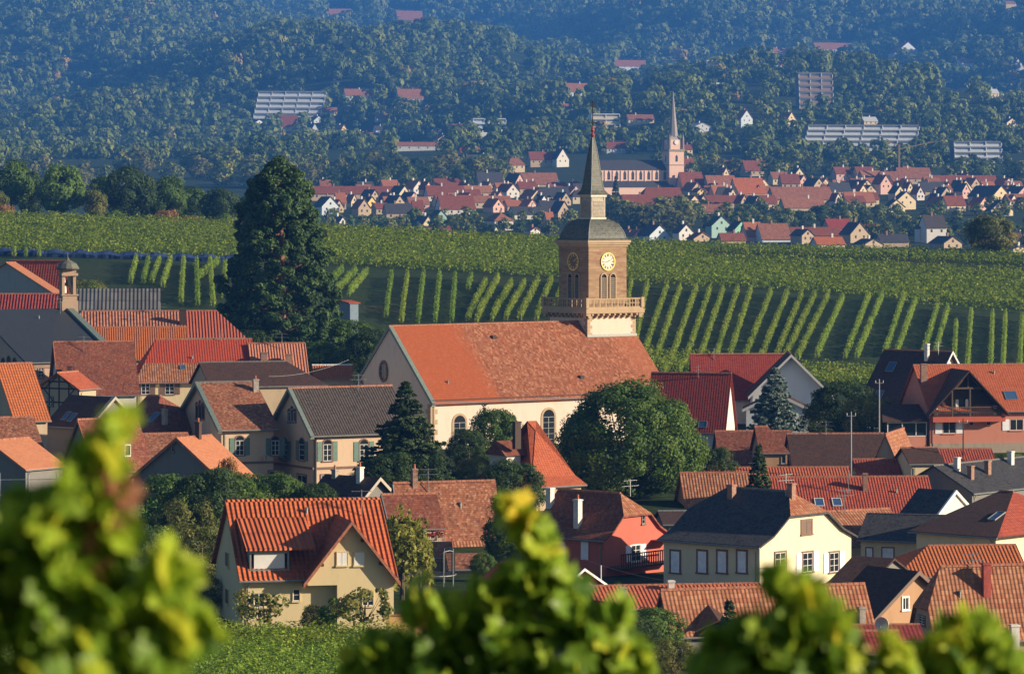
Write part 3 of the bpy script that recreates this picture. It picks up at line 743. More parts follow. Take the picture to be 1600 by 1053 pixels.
def vine_object(name, rows, width, h0, h1, per_m, leaf, mat, seed, label, group=None, kind=None, cat=None, bias=0.0, stakes=None):
    rng = np.random.default_rng(seed); A = [vine_row_arrays(p0, p1, width, h0, h1, per_m, leaf, rng, bias=bias) for p0, p1 in rows]
    C = np.concatenate([a[0] for a in A]); Nn = np.concatenate([a[1] for a in A]); r = np.concatenate([a[2] for a in A])
    org = C.mean(0); org[2] = tz(org[0], org[1])
    V = cards(C - org, Nn, leaf, rng, aspect=1.35, jitter=.5)
    ex = MB()
    if stakes:
        for p0, p1 in rows: posts_mb(ex, p0, p1, stakes, h1 * .92, rng)
        ex.v = [(a - org[0], b - org[1], c - org[2]) for a, b, c in ex.v]
    me = quad_mesh(name, V, r, [mat, M_trunk] if stakes else mat, ex if stakes else None)
    o = bpy.data.objects.new(name, me); COL.objects.link(o); o.location = org
    return tag(o, label, cat, group, kind)
ROWS = [  # top x,y ; bottom x,y ; 0 green, 1 yellow, 2 mixed
    (23, 384, 22, 404, 1), (41, 388, 40, 404, 2), (60, 386, 61, 404, 1),
    (213, 399, 204, 446, 1), (232, 401, 224, 446, 2), (249, 401, 237, 446, 1), (267, 400, 254, 454, 1), (287, 402, 283, 478, 1), (307, 404, 309, 482, 2), (328, 402, 333, 482, 1), (342, 401, 310, 440, 1),
    (352, 408, 350, 470, 1), (556, 418, 525, 462, 1), (574, 418, 543, 468, 1), (535, 416, 508, 455, 2),
    (612, 424, 603, 500, 2), (637, 422, 627, 510, 0), (662, 422, 653, 510, 2), (687, 424, 680, 510, 2), (711, 424, 706, 508, 2), (737, 424, 731, 456, 2),
    (760, 434, 730, 506, 0), (779, 428, 744, 508, 0), (800, 436, 768, 506, 0), (820, 436, 790, 504, 0), (841, 432, 812, 504, 0), (862, 430, 838, 504, 0), (882, 430, 864, 500, 0), (903, 432, 885, 500, 0),
    (986, 436, 975, 508, 0), (1012, 436, 990, 560, 0), (1043, 439, 1000, 575, 0), (1063, 443, 1015, 585, 0), (1088, 445, 1036, 590, 0), (1110, 445, 1060, 590, 0), (1130, 446, 1082, 590, 0), (1153, 446, 1105, 592, 0), (1173, 447, 1128, 592, 0),
    (1205, 450, 1150, 592, 0), (1231, 450, 1175, 594, 0), (1253, 453, 1198, 596, 0), (1274, 454, 1224, 572, 0), (1294, 456, 1246, 566, 0), (1318, 457, 1276, 562, 1), (1358, 457, 1320, 565, 1), (1378, 457, 1338, 565, 1),
    (1412, 459, 1382, 560, 1), (1431, 462, 1400, 560, 1), (1465, 472, 1438, 575, 1), (1481, 476, 1456, 575, 1), (1494, 500, 1490, 585, 1), (1518, 480, 1510, 592, 1), (1551, 484, 1547, 600, 2), (1571, 486, 1566, 600, 1), (1597, 490, 1592, 605, 1), (1640, 495, 1636, 605, 1), (1685, 498, 1680, 605, 2)]
VL = {0: LM_vine, 1: LM_viney, 2: LM_viney}
ORD = 'first second third fourth fifth sixth seventh eighth ninth tenth eleventh twelfth thirteenth fourteenth fifteenth sixteenth seventeenth eighteenth'.split()
cnt = {}
for i, (xt, yt, xb, yb, k) in enumerate(sorted(ROWS)):
    Dt = depth_at(xt, yt + 12, 640, 860); Db = depth_at(xb, yb, 600, 800)
    if k == 2 and xt > 1500: k = 1
    zone = 0 if xt < 100 else 1 if xt < 400 else 2 if xt < 590 else 3 if xt < 960 else 4
    colr = ('green', 'yellowing', 'half yellow')[k]
    key = (zone, k); cnt[key] = cnt.get(key, 0) + 1
    where = ('under the blue net at the left edge', 'between the bellcote and the giant sequoia', 'just right of the giant sequoia', 'between the sequoia and the clock tower', 'right of the clock tower')[zone]
    p0 = at(xb, Db); p1 = at(xt, Dt)
    vine_object('vine_row', [((p0.x, p0.y), (p1.x, p1.y))], 0.62, 0.35, 1.75, 62, 0.20, VL[k], 100 + i, '%s vine row %s, %s from the left' % (colr, where, ORD[cnt[key] - 1]), 'vine rows running up the hillside', cat='vine row', bias={0: -.02, 1: .0, 2: -.22}[k], stakes=5.5)
def xr_at(D, u): return (u - 800) * D / F
rows = []
D = 786.0
while D < 908:
    d2 = D
    # a track leaves a gap that climbs to the left
    segs = [(-420, 2020)]
    for a, b in segs:
        us = np.linspace(a, b, 9)
        for u0, u1 in zip(us, us[1:]):
            def off(u): return (u - 800) / 1600 * -2
            gapD = 884 - (u0 - 800) * .006
            if abs(D - gapD) < 7.5 and u0 > 850: continue
            if D < 792 and u0 > 1000 and rngv.random() < .3: continue
            rows.append(((xr_at(D + off(u0), u0), D + off(u0)), (xr_at(D + off(u1), u1), D + off(u1))))
    D += 2.3
vine_object('upper_vineyard', rows, 0.9, 0.3, 1.95, 12, 0.36, LM_vine, 5, 'dense green vineyard rows covering the crest of the slope', kind='stuff')
# the rows lying across the foot of the slope, right of the church
rows = []
for k in range(14):
    D = 622 + k * 2.4
    rows.append(((xr_at(D, 1010), D), (xr_at(D, 1420 - k * 4), D + 1)))
vine_object('lower_vineyard', rows, 0.8, 0.3, 1.7, 26, 0.28, LM_vine, 6, 'green vineyard block below the rows, right of the church', kind='stuff', bias=.05)
# nearest vineyard under the villa
rows = []
for k in range(9):
    D = 241 + k * 1.7; rows.append(((xr_at(D, -300), D), (xr_at(D, 1020 if k < 7 else 650), D)))
vine_object('green_vineyard', rows, 0.9, 0.15, 1.25, 90, 0.13, LM_vine, 7, 'dark green vine rows just in front of the villa garden', kind='stuff')
rows = []
for k in range(24):
    D = 201 + k * 1.6; rows.append(((xr_at(D, -400), D), (xr_at(D, 1080), D)))
vine_object('yellow_vineyard', rows, 0.8, 0.15, 1.3, 80, 0.12, LM_viney, 8, 'yellow green vine rows at the bottom of the valley side', kind='stuff', bias=-.1)
# blue bird netting at the foot of the upper vines
m = MB(); prev = None; rng = np.random.default_rng(3)
for i in range(120):
    u = -120 + i * 4.4; D = 781 - (u) * .004
    x = xr_at(D, u); z = tz(x, D); h = 1.35 + .25 * math.sin(i * .7) + .15 * rng.random(); b = .25 * rng.random()
    cur = ((x, D - .55 - b, z + .05), (x, D - .75 - b * .5, z + h * .55), (x, D - .35, z + h))
    if prev:
        m.poly([prev[0], cur[0], cur[1], prev[1]]); m.poly([prev[1], cur[1], cur[2], prev[2]])
    prev = cur
tag(m.build('bird_net', plain('blue_netting', (0.022, 0.05, 0.15), .8, noise=.5, scale=1.5), solid=.02), 'long blue net draped along the foot of the upper vine rows', 'net')

# ------------------------------------------------------------------ tree kinds
tree_meshes('tall', 'ovoid', 15, 12, 9000, .42, LM_mid, 21, .12, 70, .17)
tree_meshes('lighttall', 'ovoid', 15, 12, 9000, .42, LM_light, 22, .12, 70, .17)
tree_meshes('darkround', 'round', 13, 13, 9000, .42, LM_dark, 23, .12, 60, .17)
tree_meshes('olive', 'round', 11, 12, 7000, .42, LM_olive, 24, .12, 55, .17)
for j in range(3):
    tree_meshes('fm%d' % j, 'round' if j else 'ovoid', 10, 10, 620, 1.0, LM_forest, 30 + j, .05, 26, .24, nl=3, one=True)
tree_meshes('fd', 'round', 10, 10, 620, 1.0, LM_dark, 34, .05, 26, .24, nl=3, one=True)
tree_meshes('fo', 'round', 10, 10, 620, 1.0, LM_olive, 35, .05, 26, .24, nl=3, one=True)
tree_meshes('fl', 'ovoid', 11, 9, 620, 1.0, LM_light, 36, .05, 26, .24, nl=3, one=True)
tree_meshes('fp', 'column', 20, 5, 520, 1.0, LM_mid, 37, .04, 24, .3, nl=2, one=True)

# line of big trees on the crest, left
for key, nm, lab, px, D, s, wx in [
    ('tall', 'oak_tree', 'tall green tree at the left edge, first of the line behind the vineyard', 18, 985, 1.02, 1.0),
    ('lighttall', 'ash_tree', 'pale sunlit green tree, second in the line behind the vineyard', 96, 975, 1.0, 1.05),
    ('olive', 'bushy_tree', 'low olive tree between the pale tree and the dark pair', 146, 970, .72, .8),
    ('darkround', 'oak_tree', 'dark round tree right of the pale one, behind the vineyard', 204, 985, 1.12, 1.0),
    ('tall', 'oak_tree', 'wide mid green tree right of the dark round one, behind the vineyard', 262, 990, .88, 1.05),
    ('darkround', 'oak_tree', 'lower dark tree just left of the giant sequoia, behind the vineyard', 342, 975, .76, 1.05),
    ('olive', 'bushy_tree', 'small olive tree at the very left in front of the tall ones', -8, 965, .6, 1.0),
    ('tall', 'oak_tree', 'small green tree half hidden by the left side of the sequoia', 386, 985, .6, 1.1),
    ('darkround', 'oak_tree', 'dark tree between the pale tree and the left edge', 52, 1000, .95, .8),
    ('tall', 'oak_tree', 'green tree filling the gap right of the wide mid green one', 302, 1000, .74, 1.1), ('tall', 'oak_tree', 'green tree behind the low olive one in the crest line', 160, 1010, .85, 1.0), ('darkround', 'oak_tree', 'dark tree behind the wide mid green one in the crest line', 236, 1015, .9, 1.0)]:
    put_tree(key, nm, lab, 'tree', px, D, sc_=s, wx=wx)
tree_meshes('bushr', 'round', 3.2, 6, 1500, .35, LM_rust, 41, .02, 22, .25, nl=2, one=True)
tree_meshes('bushg', 'round', 3.4, 5, 1600, .32, LM_mid, 42, .02, 22, .25, nl=2, one=True)
tree_meshes('bushl', 'round', 3.2, 5, 1600, .32, LM_light, 43, .02, 22, .25, nl=2, one=True)
tree_meshes('bushd', 'round', 3.2, 5, 1600, .30, LM_dark, 44, .02, 22, .25, nl=2, one=True)
for key, lab, px, D, s in [('bushr', 'rust coloured bush under the wide mid green tree', 262, 925, 1.0), ('bushr', 'small rusty bush at the left edge under the first tree', 4, 925, .9), ('bushl', 'pale bush just left of the sequoia on the crest', 352, 930, .9),
                           ('bushr', 'reddish bush under the lower dark tree', 300, 935, .7), ('bushg', 'green bush under the dark round tree', 178, 930, .8)]:
    put_tree(key, 'bush', lab, 'bush', px, D, sc_=s)
put_tree('olive', 'walnut_tree', 'lone dark round tree on the crest at the right edge', 'tree', 1548, 905, sc_=.86, wx=1.15)

# ------------------------------------------------------------------ forest on the mountain: one mass
HOLES = []      # (px, py, half width, half height) picture clearings where houses stand, filled by the far houses
def forest():
    rng = np.random.default_rng(77)
    n = 25000
    Y = rng.uniform(2950, 10300, n)
    u = rng.uniform(-350, 1950, len(Y)); X = (u - 800) * Y / F; Z = tz_arr(X, Y)
    py = 300 + (CZ - Z) * F / Y
    dens = np.sin(X / 105 + 1.3) * np.sin(Y / 160 + X / 240)
    keep = (py < 258) & ((py < 236) | (np.sin(X / 60) * np.sin(Y / 55) > -.1)) & ~((py > 243) & (py < 254) & (u > 440) & (u < 730)) & ((dens > -.85) | (rng.random(len(Y)) < .6))
    for hx, hy, hw, hh in HOLES: keep &= ~((np.abs(u - hx) < hw) & (py > hy - hh + 2) & (py < hy + hh + 7))
    X, Y, Z, u = X[keep], Y[keep], Z[keep], u[keep]
    protos = []
    for j in range(4):
        C, Nn, r, cen = crown_points(rng, 150, 'round' if j % 2 else 'ovoid', 1.0, .95, .02, 13, .26); V = cards(C, Nn, .19, rng, aspect=1.2, jitter=.14); protos.append((V, r))
    Vs = []; Rs = []
    sz = np.clip((12 + 18 * rng.random(len(X)) ** 1.7) * Y / 6000, 9, 31) ; hue = np.clip(rng.normal(.40, .17, len(X)), .05, .86)
    aut = rng.random(len(X)) < .012
    for j in range(4):
        idx = np.where(np.arange(len(X)) % 4 == j)[0]
        V, r = protos[j]
        a = rng.random(len(idx)) * 6.28; c, s_ = np.cos(a), np.sin(a)
        vx = V[None, :, 0] * c[:, None] - V[None, :, 1] * s_[:, None]; vy = V[None, :, 0] * s_[:, None] + V[None, :, 1] * c[:, None]
        k = sz[idx][:, None]
        P = np.stack([vx * k + X[idx][:, None], vy * k + Y[idx][:, None], np.broadcast_to(V[None, :, 2] * k * 1.15, vx.shape) + Z[idx][:, None] - 1.0], -1)
        Vs.append(P.reshape(-1, 3))
        R = hue[idx][:, None] * .84 + r[None] * .16; R = np.where(aut[idx][:, None], .9 + .1 * r[None], R * .95); Rs.append(R.ravel())
    me = quad_mesh('forest', np.concatenate(Vs), np.concatenate(Rs), LM_forest)
    o = bpy.data.objects.new('forest', me); COL.objects.link(o)
    tag(o, 'broadleaf forest covering the mountain side', kind='stuff')

# ================================================================== the near village
# ------------------------------------------------------------------ parish church
def church():
    h = House('church', 'large parish church with long orange tiled nave roof and square clock tower', 'church', 673, 460, 37, 1045, 547, 629, 509, roof=T_church, wall=P_church,
              oe=.5, og=.15, t=.3, ridge=M_ridge, verge=(M_greenzinc, .55))
    h.wall.name = 'nave_wall'
    for x1, x2, y1, y2 in ((709, 727, 660, 704), (779, 798, 656, 700), (848, 866, 651, 695), (918, 936, 646, 690), (985, 1003, 642, 686)):
        h.win('f', x1, x2, y1, y2, frame=P_sandst, arch=True, bars=(2, 5), sur=.28, sash=M_zinc)
    # corner quoins, cornice, downpipe with hopper
    q = MB(); W = h.Lv; L_ = h.Lu
    zt = h.clipz(0) - .25
    for k in range(14):
        z = h.zb + k * .62; e = 1.0 if k % 2 else .62
        if z + .6 < zt:
            q.box(-.04, e, -.04, 0.0, z, z + .58, f=lambda x, y, zz: h.l(x, y, zz)); q.box(-.04, .0, 0.0, e, z, z + .58, f=lambda x, y, zz: h.l(x, y, zz))
            q.box(L_ - e, L_ + .04, -.04, 0.0, z, z + .58, f=lambda x, y, zz: h.l(x, y, zz))
    q.build('quoins', P_sandst, h.root)
    c = MB(); c.box(.0, L_, -.22, -.002, zt - .35, zt + .05, f=lambda x, y, zz: h.l(x, y, zz)); c.box(0, L_, -.34, -.22, zt - .15, zt + .05, f=lambda x, y, zz: h.l(x, y, zz)); c.build('cornice', M_wood, h.root)
    a = h.s_of('f', 757); z = zt
    d = MB(); d.tube([h.l(a, -.12, z - 1.1), h.l(a, -.12, h.zb)], .11, 8); d.tube([h.l(a - .7, -.35, z - .2), h.l(a, -.14, z - .9), h.l(a + .7, -.35, z - .2)], .09, 6)
    d.build('downpipe', M_wood, h.root)
    # oval window in the left gable and small slits
    m = MB(); ac = h.s_of('l', 600); zc = h.zz('l', ac, 580)
    n = 16; P = [(ac + .95 * math.cos(2 * math.pi * k / n), zc + 1.35 * math.sin(2 * math.pi * k / n)) for k in range(n)]
    P2 = [(ac + (p[0] - ac) * .75, zc + (p[1] - zc) * .78) for p in P]
    for k in range(n):
        j = (k + 1) % n; m.prism([h.fp('l', *P[k][:1], 0, P[k][1]), h.fp('l', P[j][0], 0, P[j][1]), h.fp('l', P2[j][0], 0, P2[j][1]), h.fp('l', P2[k][0], 0, P2[k][1])], h.fp('l', 0, .16, 0) - h.fp('l', 0, 0, 0))
    o = m.build('oval_window', M_trim, h.root); g = MB(); g.poly([h.fp('l', p[0], .03, p[1]) for p in P2]); g.build('pane', GLASS, o)
    g = MB()
    for k in (-.4, 0, .4): g.box(ac + k - .03, ac + k + .03, .04, .08, zc - 1.0, zc + 1.0, f=lambda p, oo, zz: h.fp('l', p, oo, zz))
    g.box(ac - .75, ac + .75, .04, .07, zc - .03, zc + .03, f=lambda p, oo, zz: h.fp('l', p, oo, zz)); g.build('glazing_bars', M_zinc, o)
    h.win('l', 563, 567, 592, 600, sur=.05, bars=(1, 1))
    # small hatches on the roof
    for px, py in ((770, 527), (908, 588)):
        r, a_, z_ = h.find(px, py); m = MB(); m.box(r - .3, r + .3, a_ - .3, a_ + .3, z_ - .2, z_ + .22, f=lambda x, y, zz: h.l(x, y, zz)); m.build('roof_hatch', M_wood, h.roof)
    # ---------------- tower
    v0 = 6.6
    # u so that the tower corner (u, v0) projects to px 918
    best = min(np.linspace(0, L_, 800), key=lambda u: abs(800 + F * h.W(u, v0, 0).x / h.W(u, v0, 0).y - 918))
    u0 = float(best); D0 = h.W(u0, v0, 0).y
    zp = lambda py: zpy(py, D0)
    right = lambda px, vv, uu0: min(np.linspace(0, 12, 600), key=lambda d: abs(800 + F * h.W(uu0 + d, vv, 0).x / h.W(uu0 + d, vv, 0).y - px))
    s1 = float(right(993, v0, u0))                      # lower shaft side
    cu, cv = u0 + s1 / 2, v0 + s1 / 2
    def sq(m, half, z0, z1, half1=None, mi=0):
        half1 = half if half1 is None else half1
        b = [h.l(cu + a * half, cv + b_ * half, z0) for a, b_ in ((-1, -1), (1, -1), (1, 1), (-1, 1))]
        t = [h.l(cu + a * half1, cv + b_ * half1, z1) for a, b_ in ((-1, -1), (1, -1), (1, 1), (-1, 1))]
        if half1 > .01: m.poly(t, mi=mi)
        m.poly(b[::-1], mi=mi)
        for i in range(4):
            j = (i + 1) % 4; q_ = [b[i], b[j], t[j], t[i]]; m.poly(q_, mi=mi)
    tw = MB(); sq(tw, s1 / 2, h.zb, zp(496)); base = tw.build('tower_base', P_church, h.root)
    qq = MB()
    z = zp(528) - 3
    k = 0
    while z < zp(497) - .3:
        e = .75 if k % 2 else .45
        for a0, a1, b0, b1 in ((-.03, e, -.03, 0), (s1 - e, s1 + .03, -.03, 0), (-.03, 0, 0, e)):
            qq.box(u0 + a0, u0 + a1, v0 + b0, v0 + b1, z, z + .42, f=lambda x, y, zz: h.l(x, y, zz))
        z += .46; k += 1
    qq.build('quoins', P_sandst, base)
    fl = MB()
    fl.box(u0 - .12, u0 + s1 + .12, v0 - .14, v0 - .004, h.clipz(v0) - .1, h.clipz(v0) + .22, f=lambda x, y, zz: h.l(x, y, zz)); fl.build('lead_flashing', M_zinc, base)
    # gallery with corbels and pierced parapet
    hb = s1 / 2 + .82
    g = MB(); sq(g, hb, zp(490), zp(484)); sq(g, hb - .12, zp(484), zp(481.5))
    nC = 11
    for k in range(nC):
        t = -hb + .25 + (2 * hb - .5) * k / (nC - 1)
        for (ax_, sg) in ((0, -1), (1, -1), (0, 1), (1, 1)):
            for dz, dd in ((0, .72), (.28, .42)):
                z1 = zp(490) - dz - .003; z0 = z1 - .28
                lo, hi = s1 / 2 - .0, s1 / 2 + dd
                if ax_ == 0: g.box(cu + t - .14, cu + t + .14, *sorted((cv + sg * lo, cv + sg * hi)), z0, z1, f=lambda x, y, zz: h.l(x, y, zz))
                else: g.box(*sorted((cu + sg * lo, cu + sg * hi)), cv + t - .14, cv + t + .14, z0, z1, f=lambda x, y, zz: h.l(x, y, zz))
    gal = g.build('gallery', P_sandst, h.root)
    p = MB(); zt0, zt1 = zp(481.5), zp(466.5)
    for sg, ax_ in ((-1, 0), (-1, 1), (1, 0), (1, 1)):
        def bx(t0, t1, z0, z1, d=.09):
            lo, hi = hb - .24 - d + .09, hb - .24 + d
            if ax_ == 0: p.box(cu + t0, cu + t1, *sorted((cv + sg * lo, cv + sg * hi)), z0, z1, f=lambda x, y, zz: h.l(x, y, zz))
            else: p.box(*sorted((cu + sg * lo, cu + sg * hi)), cv + t0, cv + t1, z0, z1, f=lambda x, y, zz: h.l(x, y, zz))
        e = hb - .36; bx(-e, e, zt0, zt0 + .12); bx(-e, e, zt1 - .16, zt1, .13)
        nP = 9; wP = 2 * e / nP; zm = (zt0 + .12 + zt1 - .16) / 2
        for k in range(nP + 1):
            t = -e + wP * k; bx(t - .09, t + .09, zt0 + .12, zt1 - .16)
        for k in range(nP):      # each panel carries a cross
            t = -e + wP * (k + .5); bx(t - .045, t + .045, zt0 + .12, zt1 - .16, .05); bx(t - wP / 2 + .09, t + wP / 2 - .09, zm - .05, zm + .05, .045)
    for a, b_ in ((-1, -1), (1, -1), (1, 1), (-1, 1)):
        x, y = cu + a * (hb - .26), cv + b_ * (hb - .26); p.box(x - .24, x + .24, y - .24, y + .24, zt0 - .001, zt1 + .08, f=lambda x, y, zz: h.l(x, y, zz))
    p.build('parapet', P_sandst, gal)
    # upper shaft in banded sandstone
    s2 = s1 * 58 / 75 * 1.02; hs = s2 / 2
    t_ = MB(); sq(t_, hs, zp(481), zp(385)); sh = t_.build('tower_shaft', M_bands, h.root)
    c = MB(); sq(c, hs + .12, zp(386) , zp(383)); sq(c, hs + .30, zp(383), zp(380)); sq(c, hs + .42, zp(380), zp(376)); c.build('cornice', P_sandst, h.root)
    # clocks
    for face in ('f', 'l'):
        def q3(a, o, z): return h.l(cu + a, cv - hs - o, z) if face == 'f' else h.l(cu - hs - o, cv - a, z)
        zc = zp(409.5); R = 1.02; n = 24
        m = MB(); m.poly([q3(R * math.cos(2 * math.pi * k / n), .05, zc + R * math.sin(2 * math.pi * k / n)) for k in range(n)])
        o = m.build('clock', M_clockf if face == 'f' else M_clockd, h.root)  # cream dial on the front face, dark brown dial on the left one
        m = MB()
        for k in range(n):
            t0, t1 = 2 * math.pi * k / n, 2 * math.pi * (k + 1) / n
            m.prism([q3(r * math.cos(t), .05, zc + r * math.sin(t)) for r, t in ((R, t0), (R + .13, t0), (R + .13, t1), (R, t1))], q3(0, .08, 0) - q3(0, 0, 0))
        m.build('clock_rim', M_gold, o)
        m = MB()      # twelve bars of the Roman numerals and the two hands
        NUM = ['XII', 'I', 'II', 'III', 'IIII', 'V', 'VI', 'VII', 'VIII', 'IX', 'X', 'XI']
        def seg(x0, y0, x1, y1, w_):
            d = math.hypot(x1 - x0, y1 - y0); nx, ny = -(y1 - y0) / d * w_, (x1 - x0) / d * w_
            m.prism([q3(x, .052, zc + y) for x, y in ((x0 - nx, y0 - ny), (x1 - nx, y1 - ny), (x1 + nx, y1 + ny), (x0 + nx, y0 + ny))], q3(0, .02, 0) - q3(0, 0, 0))
        for k, txt in enumerate(NUM):
            a = -2 * math.pi * k / 12; up = (-math.sin(a), math.cos(a)); rt = (math.cos(a), math.sin(a))
            wd = {'I': .055, 'V': .13, 'X': .13}; tot = sum(wd[ch] for ch in txt); x = -tot / 2
            def P_(xx, yy): return (up[0] * yy + rt[0] * xx, up[1] * yy + rt[1] * xx)
            for ch in txt:
                c0 = x + wd[ch] / 2; r0, r1 = .66, .95
                if ch == 'I': seg(*P_(c0, r0), *P_(c0, r1), .017)
                elif ch == 'V': seg(*P_(c0, r0), *P_(c0 - .05, r1), .016); seg(*P_(c0, r0), *P_(c0 + .05, r1), .016)
                else: seg(*P_(c0 - .05, r0), *P_(c0 + .05, r1), .016); seg(*P_(c0 + .05, r0), *P_(c0 - .05, r1), .016)
                x += wd[ch]
        m.build('numerals', M_num if face == 'f' else M_gold, o)
        m = MB(); seg(0, 0, *( .42, .20), .04); seg(0, 0, .62, .42, .025) if face == 'l' else seg(0, 0, -.55, -.1, .03)
        m.build('clock_hands', M_num if face == 'f' else M_gold, o)
    # paired louvred bell openings
    for face in ('f', 'l'):
        def q3(a, o, z): return h.l(cu + a, cv - hs - o, z) if face == 'f' else h.l(cu - hs - o, cv - a, z)
        z0, z1 = zp(467), zp(434)
        for sg in (-1, 1):
            c_ = sg * .72 + .06; wd = .40
            m = MB()
            for e in (c_ - wd - .16, c_ + wd): m.prism([q3(e, 0, z0), q3(e + .16, 0, z0), q3(e + .16, 0, z1), q3(e, 0, z1)], q3(0, .14, 0) - q3(0, 0, 0))
            for k in range(8):
                t0, t1 = math.pi * k / 8, math.pi * (k + 1) / 8
                m.prism([q3(c_ + r * math.cos(t), 0, z1 + r * math.sin(t)) for r, t in ((wd, t0), (wd + .16, t0), (wd + .16, t1), (wd, t1))], q3(0, .14, 0) - q3(0, 0, 0))
            o = m.build('bell_opening', P_sandst, h.root)
            m = MB(); m.poly([q3(c_ - wd, .012, z0), q3(c_ + wd, .012, z0), q3(c_ + wd, .012, z1)] + [q3(c_ + wd * math.cos(math.pi * k / 8), .012, z1 + wd * math.sin(math.pi * k / 8)) for k in range(1, 8)] + [q3(c_ - wd, .012, z1)])
            m.build('dark_opening', M_dark, o)
            m = MB(); nl = 11
            for k in range(nl):
                z = z0 + (z1 - z0 + .15) * k / nl; m.prism([q3(c_ - wd + .02, .02, z), q3(c_ + wd - .02, .02, z), q3(c_ + wd - .02, .13, z - .10), q3(c_ - wd + .02, .13, z - .10)], (0, 0, .03))
            m.build('louvres', M_louv, o)
    # welsh dome, lantern, spire
    def curve(rows_, name, mat, ribs=None):
        m = MB()
        for (ha, za), (hb_, zb_) in zip(rows_, rows_[1:]):
            for i, (a, b_) in enumerate(((-1, -1), (1, -1), (1, 1), (-1, 1))):
                a2, b2 = ((-1, -1), (1, -1), (1, 1), (-1, 1))[(i + 1) % 4]
                q_ = [h.l(cu + a * ha, cv + b_ * ha, za), h.l(cu + a2 * ha, cv + b2 * ha, za), h.l(cu + a2 * hb_, cv + b2 * hb_, zb_), h.l(cu + a * hb_, cv + b_ * hb_, zb_)]
                uvq = [(-ha, za), (ha, za), (hb_, zb_), (-hb_, zb_)]
                m.poly(q_, uvq)
        m.poly([h.l(cu + a * rows_[0][0], cv + b_ * rows_[0][0], rows_[0][1]) for a, b_ in ((-1, -1), (-1, 1), (1, 1), (1, -1))])
        m.poly([h.l(cu + a * rows_[-1][0], cv + b_ * rows_[-1][0], rows_[-1][1]) for a, b_ in ((-1, -1), (1, -1), (1, 1), (-1, 1))])
        o = m.build(name, mat, h.root)
        if ribs:
            r = MB()
            for a, b_ in ((-1, -1), (1, -1), (1, 1), (-1, 1)):
                r.tube([h.l(cu + a * x, cv + b_ * x, z) for x, z in rows_], ribs, 6)
            r.build('hip_rib', M_zinc, o)
        return o
    hd = hs + .34
    hw = lambda w_: hs * w_ / 96.0
    dome = [(hd, zp(376.5)), (hw(94), zp(373)), (hw(92), zp(368)), (hw(87), zp(362)), (hw(80), zp(356)), (hw(71), zp(350.5)), (hw(60), zp(346.5)), (hw(44), zp(343))]
    curve(dome, 'dome', T_domeslate, .07)
    ls = hw(35)
    curve([(ls, zp(343)), (ls, zp(305))], 'lantern', M_lantern)
    m = MB()
    for face in ('f', 'l'):
        def q3(a, o, z): return h.l(cu + a, cv - ls - o, z) if face == 'f' else h.l(cu - ls - o, cv - a, z)
        m.prism([q3(-ls, 0, zp(340)), q3(-ls + .22, 0, zp(340)), q3(-ls + .22, 0, zp(307)), q3(-ls, 0, zp(307))], q3(0, .06, 0) - q3(0, 0, 0))
        m.prism([q3(ls - .22, 0, zp(340)), q3(ls, 0, zp(340)), q3(ls, 0, zp(307)), q3(ls - .22, 0, zp(307))], q3(0, .06, 0) - q3(0, 0, 0))
        for k in range(12):
            z = zp(338) + (zp(312) - zp(338)) * k / 12; m.prism([q3(-ls + .24, .0, z), q3(ls - .24, .0, z), q3(ls - .24, .11, z - .1), q3(-ls + .24, .11, z - .1)], (0, 0, .05))
    m.build('lantern_louvres', M_louvl, h.root)
    m = MB(); sq(m, ls + .12, zp(343.5), zp(340.5)); m.build('lantern_base', M_zincl, h.root); m = MB(); sq(m, ls + .15, zp(308), zp(304)); m.build('lantern_cornice', M_zincl, h.root)
    sp = [(hw(45), zp(304)), (hw(40), zp(301.5)), (hw(34), zp(298)), (hw(29.5), zp(291)), (hw(24), zp(275)), (hw(18), zp(253)), (hw(11.5), zp(232)), (hw(6), zp(219)), (.05, zp(213))]
    curve(sp, 'spire', T_domeslate, .06)
    m = MB(); c0 = h.l(cu, cv, 0); zl = lambda p_: zp(p_) - h.zb
    m.frustum(c0.x, c0.y, zl(214), zl(211), .16, .30, 10); m.frustum(c0.x, c0.y, zl(211), zl(206), .30, .12, 10); m.frustum(c0.x, c0.y, zl(206), zl(203), .12, .26, 10); m.frustum(c0.x, c0.y, zl(203), zl(198), .26, .08, 10); m.frustum(c0.x, c0.y, zl(198), zl(193), .08, .04, 8)
    m.build('finial', M_redch, h.root)
    m = MB(); m.tube([(c0.x, c0.y, zl(196)), (c0.x, c0.y, zl(156))], .07, 6)
    zc = zl(191); m.tube([(c0.x - .55, c0.y, zc), (c0.x + .55, c0.y, zc)], .05, 6)
    for sx in (-.55, .55): m.frustum(c0.x + sx, c0.y, zc - .12, zc + .12, .10, .10, 8)
    for sx in (-.25, .25): m.tube([(c0.x, c0.y, zc + .28), (c0.x + sx, c0.y, zc + .05)], .03, 4); m.tube([(c0.x, c0.y, zc - .28), (c0.x + sx, c0.y, zc - .05)], .03, 4)
    m.build('iron_cross', M_dark, h.root)
    m = MB(); z = zl(164)
    P = [(-.42, .30), (-.30, .48), (-.22, .20), (-.05, .06), (.18, .14), (.26, .42), (.38, .50), (.42, .34), (.34, .24), (.30, -.05), (.12, -.24), (-.12, -.26), (-.28, -.05)]
    m.prism([(c0.x + x, c0.y - .03, z + y) for x, y in P], (0, .06, 0)); m.build('weathercock', M_dark, h.root)
    return h
P_sandst = plaster('buff_sandstone', (0.46, 0.33, 0.20), amt=.6)
